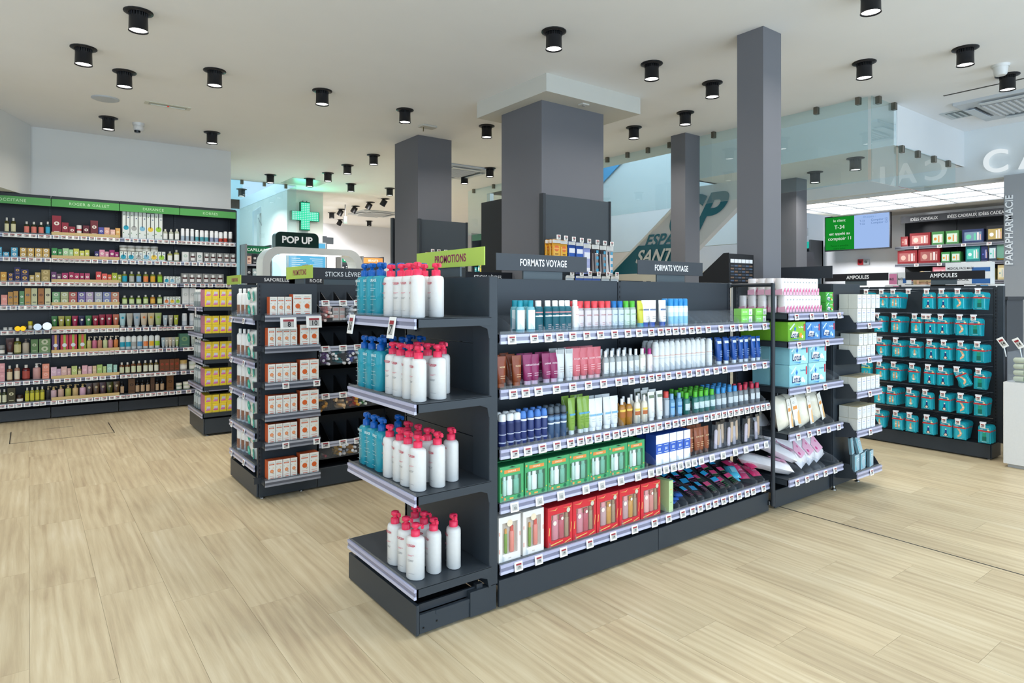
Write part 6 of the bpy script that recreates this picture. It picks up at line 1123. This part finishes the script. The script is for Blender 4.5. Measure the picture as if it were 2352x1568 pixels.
# boxes of masks on a shelf unit behind the plaster rack
mk = fixture('shelf_unit', 'grey shelf unit behind the plaster rack stacked with mask boxes', 'shelf unit', (7.1, 3, 0))
P('carcass', MB().box(7.05, 7.5, 1.95, 4.6, 0, 1.30, '#4a4e53', 'steel'), mk); P('top', MB().box(7.0, 7.55, 1.93, 4.62, 1.30, 1.33, '#3a3d42', 'steel'), mk)
def mask(w, h, c, c2, txt): return carton(w, .12, h, '#d8dad8', '#e6e8e8', (('r', -.5 if c2 else .1, .5, .0, .9, c) if c else ('r', .1, .5, .1, .5, '#3a6aa8'), ('t', txt, -.15, .45, .3, '#3a3a40', .6)))
MB_ = [(2.93,2.856),(2.848,2.768),(2.972,2.84),(2.816,2.596),(2.274,2.177),(2.143,2.082),(2.082,1.99)]
for i, ((a, b_), z, c, c2, ds) in enumerate(zip(MB_, (1.45, 1.45, 1.33, 1.33, 1.33, 1.33, 1.33), ('#e08ab0', None, '#e08ab0', None, None, '#2f8fd0', None), (1, 0, 0, 0, 0, 1, 0), ('pink and white mask box stacked high', 'white mask box stacked high', 'white and pink mask box', 'white mask box with blue band', 'white mask box near the rack end', 'bright blue mask box', 'plain white mask box at far right'))):
    put([(n, m_.mesh(n)) for n, m_ in mask(abs(a-b_)*.98, .115 if z < 1.4 else .12, c, c2, 'MASK')], 'mask_box', ds, 'box', 'behind the plaster rack', (7.08, (a+b_)/2, z+.001), -math.pi/2)
put([(n, m_.mesh(n)) for n, m_ in mask(.36, .1, None, 0, 'MEDICAL FACE MASK')], 'mask_box', 'long white medical mask box above the header board', 'box', 'behind the plaster rack', (7.08, 2.246, 1.55), -math.pi/2)
put([(n, m_.mesh(n)) for n, m_ in mask(.36, .11, None, 0, 'MEDICAL')], 'mask_box', 'long white mask box under another one', 'box', 'behind the plaster rack', (7.08, 2.246, 1.44), -math.pi/2)
# gift shelving on the far wall
gg = fixture('wall_shelving', 'dark wall shelving of gift sets behind the counters', 'shelf unit', (10.7, 3.6, 0))
GX = 10.6
for a, b_ in ((3.61, 4.30), (2.97, 3.60)) : P('back_panel', MB().box(10.86, 10.88, a, b_, .1, 2.5, '#2c2e33', 'steel'), gg)
P('back_panel', MB().box(10.86, 10.88, 2.32, 2.96, .1, 2.5, '#2c2e33', 'steel'), gg)
for a, b_ in [(3.582,4.224),(3.265,3.582),(2.821,3.265)]:
    P('header_board', MB().box(10.5, 10.51, a+.004, b_-.004, 2.42, 2.52, '#37383d', 'steel'), gg)
    mb = MB().text('IDÉES CADEAUX', 0, 0, .06, 0, '#d8d8d8', 'plast', .01, ex=.002, maxw=.36); mb.tf(Matrix.Translation((10.498, (a+b_)/2, 2.47)) @ Matrix.Rotation(math.radians(-90), 4, 'Z')); P('lettering', mb, gg)
GZ = (2.07, 1.81, 1.55)
for z in GZ: shelf(gg, 10.5, 4.30, z, 1.85, .36, -math.pi/2, [.3, .6, .9, 1.2, 1.5], (), tagm=TAGW, bracket=False, railcol=('#8a8c96', '#5a5c66', '#8a8c96'))
def gset(w, h, c, c2, acc): return carton(w, .12, h, c, c, (('r', -.4, .4, .15, .8, c2), ('c', -.2, .45, .14, acc, .9), ('r', .05, .14, .2, .7, acc), ('r', .2, .28, .2, .75, '#f0e0dc'), ('r', .32, .37, .2, .6, '#e8b0a8')))
GS = [[(4.228,4.126,0.15),(4.108,3.824,0.19),(3.813,3.652,0.19),(3.635,3.468,0.19),(3.431,3.168,0.19),(3.143,2.942,0.22)],[(4.276,3.996,0.2),(3.991,3.701,0.21),(3.69,3.575,0.15),(3.565,3.447,0.15),(3.389,3.209,0.22),(3.204,3.123,0.21),(3.118,3.024,0.22)],[(4.252,4.061,0.12),(3.944,3.824,0.14),(3.802,3.619,0.2),(3.613,3.421,0.2),(3.148,3.044,0.16),(3.014,2.927,0.2)]]
GC = [[('#8c1820', '#b05050', '#c89888'), ('#8c1820', '#c8807a', '#f0c8b8'), ('#4a8a4a', '#cfe0cc', '#d88a30'), ('#4a8a4a', '#cfe0cc', '#d88a30'), ('#2a3660', '#7a94a8', '#6ac8a0'), ('#1f2024', '#b8a060', '#f0f0ec')],
      [('#8c1820', '#a05a58', '#d0a898'), ('#8c1820', '#a05a58', '#d0a898'), ('#3f8a4a', '#cfe0d4', '#e0a040'), ('#3f8a4a', '#cfe0d4', '#e0a040'), ('#1f7a80', '#58c0b0', '#e0f0f0'), ('#232c58', '#2a3668', '#5a6ac0'), ('#3a4a58', '#c8dce0', '#50c0a8')],
      [('#8c1820', '#a04040', '#c08080'), ('#c8c8c8', '#e0e0e0', '#333'), ('#e08090', '#f0b4bc', '#8a2a3a'), ('#e08090', '#f0b4bc', '#8a2a3a'), ('#a8a86a', '#d8d8b0', '#8a6a3a'), ('#d8c490', '#e8e0c0', '#8ab0b8')]]
GD = {'#8c1820': 'red gift set', '#4a8a4a': 'green floral gift set', '#2a3660': 'navy gift set', '#1f2024': 'black and gold gift set', '#3f8a4a': 'small green gift set', '#1f7a80': 'teal gift set', '#232c58': 'narrow navy gift set', '#3a4a58': 'grey gift set with green tube', '#c8c8c8': 'pale grey box', '#e08090': 'pink gift set', '#a8a86a': 'olive gift set', '#d8c490': 'cream gift set'}
for z, rr, cc, nm in zip(GZ, GS, GC, ('top', 'second', 'third')):
    for (a, b_, h), c in zip(rr, cc): put([(n, m_.mesh(n)) for n, m_ in gset(abs(a-b_)*.96, h, *c)], 'gift_set', GD[c[0]], 'gift box', nm+' shelf of gift shelving', (10.58, (a+b_)/2, z+.002), -math.pi/2)
rt = link('round_tin', MB().lathe([(.5, 0), (.5, .03)], '#b89a4a', 'metal', 20, sx=.34, sy=.34).lathe([(.44, .03), (.44, .032)], '#6fa08c', 'paper', 20, sx=.34, sy=.34).mesh('round_tin'), None, (10.56, 2.961, 1.99), rot=(0, math.radians(-90), 0))
tag(rt, 'round gold and green tin leaning at shelf end by the pier', 'tin')
# queue screen
tv = fixture('wall_screen', 'tilted flat screen calling customer T-34 to counter 11', 'screen', (10.5, 4.8, 2.3))
M_ = Matrix.Translation((10.35, 4.80, 2.33)) @ Matrix.Rotation(math.radians(-90), 4, 'Z')
def tvp(n, mb): mb.tf(M_); return P(n, mb, tv)
tvp('housing', MB().box(-.50, .50, 0, .045, -.28, .28, '#16181c', 'plast', b=.004).box(-.08, .08, .045, .53, -.08, .08, '#222', 'steel'))
sc_ = MB().quad(-.485, -.03, -.262, .262, -.001, '#178a2c', 'screen').quad(-.03, .485, -.262, .262, -.001, '#a4c2f4', 'screen')
tvp('display', sc_)
q = MB()
for s_, x, z, sz, c in (('le client', -.26, .205, .062, '#e8f8e8'), ('T-34', -.26, .10, .085, '#ffffff'), ('est appelé au', -.26, -.01, .062, '#ffffff'), ('comptoir 11', -.26, -.09, .075, '#ffffff'), ('Pensez à prendre', -.26, -.20, .04, '#0a4a18'), ('votre ticket', -.26, -.24, .04, '#0a4a18'),
    ('En cours :', .20, .225, .045, '#6a94c8'), ('T-33', .09, .165, .04, '#5a7ab0'), ('Comptoir 12', .34, .165, .045, '#5a7ab0'), ('T-32', .09, .12, .04, '#5a7ab0'), ('Comptoir 13', .34, .12, .045, '#5a7ab0')): q.text(s_, x, z, sz, -.002, c, 'screen', 0)
tvp('lettering', q)
for y, c, c2, ds in ((4.972, '#c03038', '#601018', 'red square wall button under the screen'), (4.883, '#c8d0d4', '#6a7478', 'grey square wall button under the screen')):
    r = fixture('wall_button', ds, 'switch', (10.88, y, 1.88)); P('plate', MB().box(10.86, 10.899, y-.045, y+.045, 1.84, 1.93, c, 'plast', b=.006), r); P('button', MB().lathe([(.5, 0), (.5, .02)], c2, 'plast', 12, sx=.04, sy=.04).tf(Matrix.Translation((10.86, y, 1.885)) @ Matrix.Rotation(math.radians(-90), 4, 'Y')), r)
r = fixture('dark_cabinet', 'tall narrow dark cabinet beside the rear pillar', 'cabinet', (9.0, 5.4, 0)); P('carcass', MB().box(9.0, 9.3, 4.922, 5.035, 0, 1.98, '#3a3d42', 'steel'), r); P('door', MB().box(8.99, 9.0, 4.929, 5.021, .1, 1.9, '#2a2c30', 'steel'), r)
r = fixture('wall_camera', 'little white box camera on wall left of screen', 'camera', (10.8, 5.3, 2.45)); P('body', MB().box(10.74, 10.899, 5.867, 5.914, 2.38, 2.52, '#e0e2e4', 'plast', b=.005), r); P('lens', MB().lathe([(.5, 0), (.5, .01)], '#222', 'plast', 10, sx=.04, sy=.04).tf(Matrix.Translation((10.735, 5.891, 2.44)) @ Matrix.Rotation(math.radians(-90), 4, 'Y')), r)
# black carton display on top of the long gondola
bd = fixture('carton_display', 'black cardboard display of small dark boxes on gondola top', 'display', (3.9, 2.6, 1.42))
x0, x1 = 3.741, 4.025
P('tray', MB().box(x0, x1, 2.56, 2.575, 1.42, 1.62, '#161618', 'paper').polyx([(2.56, 1.42), (2.80, 1.42), (2.80, 1.47), (2.60, 1.625), (2.56, 1.625)], x0-.004, x0, '#161618', 'paper').box(x0, x1, 2.56, 2.80, 1.415, 1.42, '#161618', 'paper'), bd)
for i in range(6):
    cx = x0+.012+(x1-x0-.024)*(i+.5)/6
    q = MB().quad(cx-.02, cx+.02, 1.56, 1.585, 2.5585, '#d8d8d8'); 
    for j in range(6): q.quad(cx-.019, cx+.019, 1.435+.02*j, 1.445+.02*j, 2.5585, ('#4a5a70', '#705a4a', '#3a4048')[(i+j) % 3])
    P('label', q, bd)
# arch display with its sign, the cross and the totem screen
ar = fixture('arch_display', 'white rounded arch display frame with a lit underside', 'display', (3.2, 9, 0))
ax0, ax1, az = 2.499, 3.917, 2.0
def archpts(x0, x1, z1, r, n=8):
    p = [(x0, 0)]; p += [(x0+r-r*math.cos(math.pi/2*k/n), z1-r+r*math.sin(math.pi/2*k/n)) for k in range(n+1)]; p += [(x1-r+r*math.sin(math.pi/2*k/n), z1-r+r*math.cos(math.pi/2*k/n)) for k in range(n+1)]; return p+[(x1, 0)]
o_, i_ = archpts(ax0, ax1, az, .22), archpts(ax0+.10, ax1-.10, az-.09, .16); n = len(o_)
mb = MB(); mb.add([(x, y, z) for y in (8.85, 9.15) for x, z in o_] + [(x, y, z) for y in (8.85, 9.15) for x, z in i_], [(k, 2*n+k, 2*n+k+1, k+1) for k in range(n-1)]+[(n+k+1, 3*n+k+1, 3*n+k, n+k) for k in range(n-1)]+[(k, k+1, n+k+1, n+k) for k in range(n-1)]+[(2*n+k+1, 2*n+k, 3*n+k, 3*n+k+1) for k in range(n-1)], '#d4d6d4', 'plast'); P('arch', mb, ar)
P('light_strip', MB().box(ax0+.3, ax1-.3, 8.9, 9.1, az-.096, az-.092, '#fff', 'lamp'), ar)
ps = fixture('popup_sign', 'dark green rounded sign reading pop up on the arch', 'sign', (3.0, 9, 2.0))
sx0, sx1 = 2.68, 3.279; p = archpts(sx0, sx1, 2.21, .07, 5); p = [(x, max(z, 2.0)) for x, z in p]
P('board', MB().poly(p[::-1], 8.9, 9.05, '#0c2a24', 'plast'), ps); P('lettering', MB().text('POP UP', (sx0+sx1)/2, 2.105, .13, 8.898, '#ffffff', 'plast', .03, ex=.003, maxw=.42), ps)
cr_ = fixture('pharmacy_cross', 'glowing green pharmacy cross on the pale wall', 'sign', (3.96, 11.4, 2.75))
cx, cz, a, b_ = 3.937, 2.748, .078, .238
pts = [(-a, -b_), (a, -b_), (a, -a), (b_, -a), (b_, a), (a, a), (a, b_), (-a, b_), (-a, a), (-b_, a), (-b_, -a), (-a, -a)]
P('housing', MB().poly([(cx+x*1.06, cz+z*1.06) for x, z in pts], 11.34, 11.42, '#0a5a3a', 'plast'), cr_)
P('light_panel', MB().poly([(cx+x, cz+z) for x, z in pts], 11.335, 11.339, '#28f0b8', 'screen'), cr_)
q = MB()
for i in range(-7, 8):
    for j in range(-7, 8):
        x, z = i*.031, j*.031
        if abs(x) < a-.005 or abs(z) < a-.005:
            if abs(x) < b_ and abs(z) < b_: q.quad(cx+x-.009, cx+x+.009, cz+z-.009, cz+z+.009, 11.333, '#c8fff0', 'screen')
o = P('led_dots', q, cr_); o['kind'] = 'stuff'
P('bracket', MB().tube((cx-.03, 11.38, cz+b_), (cx-.03, 11.38, cz+b_+.04), .006, '#223', 'steel').tube((cx+.04, 11.38, cz+b_), (cx+.04, 11.38, cz+b_+.04), .006, '#223', 'steel'), cr_)
gl_ = bpy.data.lights.new('cross_glow', 'AREA'); gl_.size = .4; gl_.energy = 7; gl_.color = (.1, 1, .6); o = link('cross_glow', gl_, None, (cx, 11.30, cz), rot=(math.radians(90), 0, 0)); o.rotation_euler = (math.radians(-90), 0, 0); o.location = (cx, 11.32, cz)
ts = fixture('totem_screen', 'pale blue lit information screen behind the arch', 'screen', (4.0, 11.2, 0))
tx0, tx1 = 3.597, 4.246
P('housing', MB().box(tx0-.03, tx1+.02, 11.2, 11.3, 0, 2.28, '#8a939a', 'steel', b=.005), ts); q = MB().quad(tx0, tx1, 1.1, 2.26, 11.198, '#6ac4f0', 'screen').quad(tx0, tx1, 1.70, 1.74, 11.197, '#e8f6fc', 'screen')
for i in range(6): q.quad(tx0+.05, tx0+.2+.05*(i % 3), 1.98-.035*i, 1.99-.035*i, 11.196, '#e8f8ff', 'screen').quad(tx1-.28+.04*(i % 3), tx1-.05, 1.98-.035*i, 1.99-.035*i, 11.196, '#e8f8ff', 'screen')
P('display', q, ts)
pn = fixture('white_panel', 'plain white standing panel left of the totem screen', 'panel', (3.3, 11, 0)); P('board', MB().box(3.266, 3.489, 11.0, 11.03, .06, 2.1, '#c8d4e0', 'plast', b=.004), pn); P('base', MB().box(3.266, 3.489, 10.9, 11.13, 0, .06, '#b8bcc0', 'plast'), pn)
# far shelf units with small goods
def far_unit(label, x0, x1, y0, y1, z1, hdr, htxt, face, rows, cols, goods, seed):
    r = fixture('shelf_unit', label, 'shelf unit', ((x0+x1)/2, (y0+y1)/2, 0)); rr = random.Random(seed)
    if face == 'y': P('carcass', MB().box(x0, x1, y1-.04, y1, 0, z1, '#2f3237', 'steel').box(x0, x0+.03, y0, y1, 0, z1, '#6a6e72', 'steel').box(x1-.03, x1, y0, y1, 0, z1, '#3a3d42', 'steel'), r)
    else: P('carcass', MB().box(x1-.04, x1, y0, y1, 0, z1, '#2f3237', 'steel').box(x0, x1, y0, y0+.03, 0, z1, '#3a3d42', 'steel').box(x0, x1, y1-.03, y1, 0, z1, '#3a3d42', 'steel'), r)
    if hdr:
        mb = MB().box(x0+.03, x1-.03, y0, y0+.02, z1-.14, z1-.03, hdr, 'plast') if face == 'y' else MB().box(x0, x0+.02, y0+.03, y1-.03, z1-.14, z1-.03, hdr, 'plast'); P('header_board', mb, r)
        t = MB().text(htxt, 0, 0, .06, 0, '#dce8e0', 'plast', .01, ex=.001)
        t.tf(Matrix.Translation(((x0+x1)/2, y0-.001, z1-.085)) if face == 'y' else Matrix.Translation((x0-.001, (y0+y1)/2, z1-.085)) @ Matrix.Rotation(math.radians(-90), 4, 'Z')); P('lettering', t, r)
    n = 0
    for z in rows:
        P('shelf', (MB().box(x0+.03, x1-.03, y0+.02, y1-.04, z-.03, z, '#8a8c96', 'steel') if face == 'y' else MB().box(x0+.02, x1-.04, y0+.03, y1-.03, z-.03, z, '#8a8c96', 'steel')), r)
        L = (x1-x0-.1) if face == 'y' else (y1-y0-.1); k = int(L/.085)
        for i in range(k):
            c, c2 = goods[rr.randrange(len(goods))]; h = rr.choice((.10, .12, .15))
            kk = kind(wcarton, .065, .05, h, c, c2) if rr.random() < .6 else kind(bottle, .05, .04, h, c, '#e4e4e4', .2, 'plast', .5, c2, (.2, .6), n=8)
            p = (x0+.07+i*.085, y0+.07, z+.001) if face == 'y' else (x0+.07, y1-.07-i*.085, z+.001)
            put(kk, 'small_product', COLN(c)+' small product', 'product', htxt.lower().replace('é', 'e')[:0]+label.split(',')[0].replace('shelf unit', 'unit')+', row '+ORD[rows.index(z)+1], p, 0 if face == 'y' else -math.pi/2)
    return r
GD1 = [('#c8ccd0', '#3a3f48'), ('#20242c', '#c8c8c8'), ('#8fa0a4', '#e8e8e8'), ('#d8b4a0', '#7a3a30')]
far_unit('green topped unit by stair glass', 2.622, 3.015, 10.2, 10.5, 2.12, '#0f5a3a', 'CAPILLAIRES', 'y', (1.60, 1.82), 0, GD1, 3)
far_unit('green topped far unit right of arch', 5.268, 5.727, 13, 13.3, 2.18, '#0f6a4a', 'CAPILLAIRES', 'y', (1.66, 1.86), 0, GD1, 5)
far_unit('orange topped far unit', 5.305, 5.775, 12, 12.3, 2.12, '#d88a4a', 'BEAUTE', 'y', (1.62,), 0, [('#d8b84a', '#e8e0c0')], 6)
far_unit('tall green headed unit under hanging glass', 6.28, 6.6, 7.4, 9.55, 2.44, '#14553f', 'PHYTO', 'x', (1.50, 1.74, 2.0), 0, [('#d8dce0', '#4a7ac0'), ('#c86a4a', '#e8e8e8'), ('#3aa0a8', '#e8e8e8'), ('#5a8ad0', '#e0e8f4'), ('#d8c050', '#3a8a5a')], 8)
far_unit('turquoise headed unit under the stair', 10.2, 10.6, 5.45, 6.25, 2.25, '#1fae9c', 'DENTIFRICES', 'x', (1.55, 1.83), 0, [('#e0e8e4', '#4aa070'), ('#e8e8e8', '#c84a4a'), ('#d8e0dc', '#5a9ad0')], 9)
bs = fixture('wall_bracket_screen', 'small dark bracket board beside the cross wall', 'display', (4.5, 11.4, 2.4)); P('board', MB().box(4.281, 4.355, 11.4, 11.8, 1.4, 2.42, '#4a4f55', 'steel'), bs); P('arm', MB().box(4.355, 4.478, 11.4, 11.44, 2.28, 2.40, '#4a4f55', 'steel'), bs)
ex = fixture('exit_sign', 'small hanging green exit pictogram sign far back', 'sign', (4.7, 12.5, 2.95)); P('plate', MB().box(5.121, 5.195, 12.5, 12.52, 2.80, 2.95, '#2c4438', 'plast'), ex); P('stem', MB().box(5.148, 5.167, 12.5, 12.51, 2.95, 3.19, '#333', 'plast'), ex)
for p0, p1, t, y in ((1418, 1477, 'MOUSTIQUES', 6.2), (1485, 1512, 'AMP', 6.1)):
    sign('little black header board past the central pillar reading '+t.lower(), t, (6.48 if p0 == 1418 else 7.076), (7.002 if p0 == 1418 else 7.359), 6.2, 6.206, 1.47, 1.545, '#1f2024', '#e0e0e0', size=.05, maxw=.28, post=False)
gb2 = fixture('gondola', 'low dark gondola behind the central pillar', 'shelf unit', (5.2, 6.6, 0)); P('back_panel', MB().box(4.6, 6.0, 6.2, 6.22, 0, 1.47, '#454b50', 'steel'), gb2); P('plinth', MB().box(4.6, 6.0, 6.0, 6.4, 0, .13, '#3a3f44', 'steel'), gb2)
# ---- two people glimpsed over the furniture
def person(label, x, y, skin, hair, top, height=1.62, rz=0, hairlen=False):
    r = link('person', None, None, (x, y, 0), rz); tag(r, label, 'person'); s = height/1.7
    V = dict(pel=(0, 0, .92), wai=(0, 0, 1.08), che=(0, .01, 1.28), nk0=(0, .01, 1.41), nk1=(0, -.01, 1.49), hd0=(0, -.01, 1.56), hd1=(0, .0, 1.64), sl=(.17, .01, 1.38), sr=(-.17, .01, 1.38), el=(.22, .03, 1.12), er=(-.22, .03, 1.12), hl=(.21, -.08, .90), hr=(-.21, -.08, .90),
             kl=(.09, 0, .50), kr=(-.09, 0, .50), al=(.09, .02, .08), ar=(-.09, .02, .08), tl=(.09, -.14, .04), tr=(-.09, -.14, .04), pl=(.09, 0, .88), pr=(-.09, 0, .88))
    R_ = dict(pel=.14, wai=.125, che=.15, nk0=.07, nk1=.055, hd0=.078, hd1=.085, sl=.062, sr=.062, el=.042, er=.042, hl=.028, hr=.028, kl=.06, kr=.06, al=.04, ar=.04, tl=.035, tr=.035, pl=.09, pr=.09)
    E_ = 'pel-wai wai-che che-nk0 nk0-nk1 nk1-hd0 hd0-hd1 che-sl che-sr sl-el sr-er el-hl er-hr pel-pl pel-pr pl-kl pr-kr kl-al kr-ar al-tl ar-tr'.split()
    K = list(V); me = bpy.data.meshes.new('body'); me.from_pydata([tuple(c*s for c in V[k]) for k in K], [tuple(K.index(q) for q in e.split('-')) for e in E_], [])
    o = link('body', me, r); md = o.modifiers.new('skin', 'SKIN'); 
    for i, k in enumerate(K): me.skin_vertices[0].data[i].radius = (R_[k]*s*(1.15 if k in ('che', 'wai', 'pel') else 1), R_[k]*s*.85)
    me.skin_vertices[0].data[0].use_root = True; md2 = o.modifiers.new('sub', 'SUBSURF'); md2.levels = 2; md2.render_levels = 2
    bpy.context.view_layer.update(); m2 = bpy.data.meshes.new_from_object(o.evaluated_get(bpy.context.evaluated_depsgraph_get())); o.modifiers.clear(); o.data = m2
    at = m2.color_attributes.new('Col', 'FLOAT_COLOR', 'CORNER')
    for pz in m2.polygons:
        z = pz.center.z/s; c = lin(skin if z > 1.44 or (abs(pz.center.x) > .15 and z < 1.0 and z > .86) else top if z > .88 else '#2c3038')
        for li in pz.loop_indices: at.data[li].color = c
        pz.use_smooth = True
    m2.materials.clear(); m2.materials.append(M_WALL)
    hm = MB().lathe([(.5, -.01), (.52, .04), (.46, .085), (.30, .115), (.05, .13)], hair, 'wall', 14, sx=.185*s, sy=.215*s, cy=.012, cz=1.585*s)
    if hairlen: hm.lathe([(.42, -.14), (.5, 0)], hair, 'wall', 12, sx=.18*s, sy=.12*s, cy=.05*s, cz=1.585*s)
    link('hair', hm.mesh('hair'), r)
    f = MB()
    for sx_ in (-1, 1): f.lathe([(.2, -.5), (.5, 0), (.2, .5)], '#222', 'plast', 8, sx=.016, sy=.01, cx=sx_*.032*s, cy=-.083*s, cz=1.585*s) if False else f.box(sx_*.032*s-.009, sx_*.032*s+.009, -.088*s, -.078*s, 1.585*s-.004, 1.585*s+.004, '#2a2220', 'plast')
    f.box(-.011, .011, -.103*s, -.075*s, 1.535*s, 1.565*s, skin, 'wall', b=.003).box(-.022, .022, -.086*s, -.076*s, 1.510*s, 1.516*s, '#8a4a40', 'wall')
    for sx_ in (-1, 1): f.box(sx_*.086*s-.008, sx_*.086*s+.008, -.01, .02, 1.55*s, 1.60*s, skin, 'wall', b=.003)
    link('face', f.mesh('face'), r); return r
person('person with short dark hair standing behind the arch display', 3.363, 9.6, '#b07a5c', '#2a1f1a', '#3a4454', 1.80, .4)
person('person with fair hair at the counter behind plaster rack', 9.2, 3.432, '#dcb294', '#b8a078', '#e4e6e8', 1.63, -.3, True)

flush_labels()
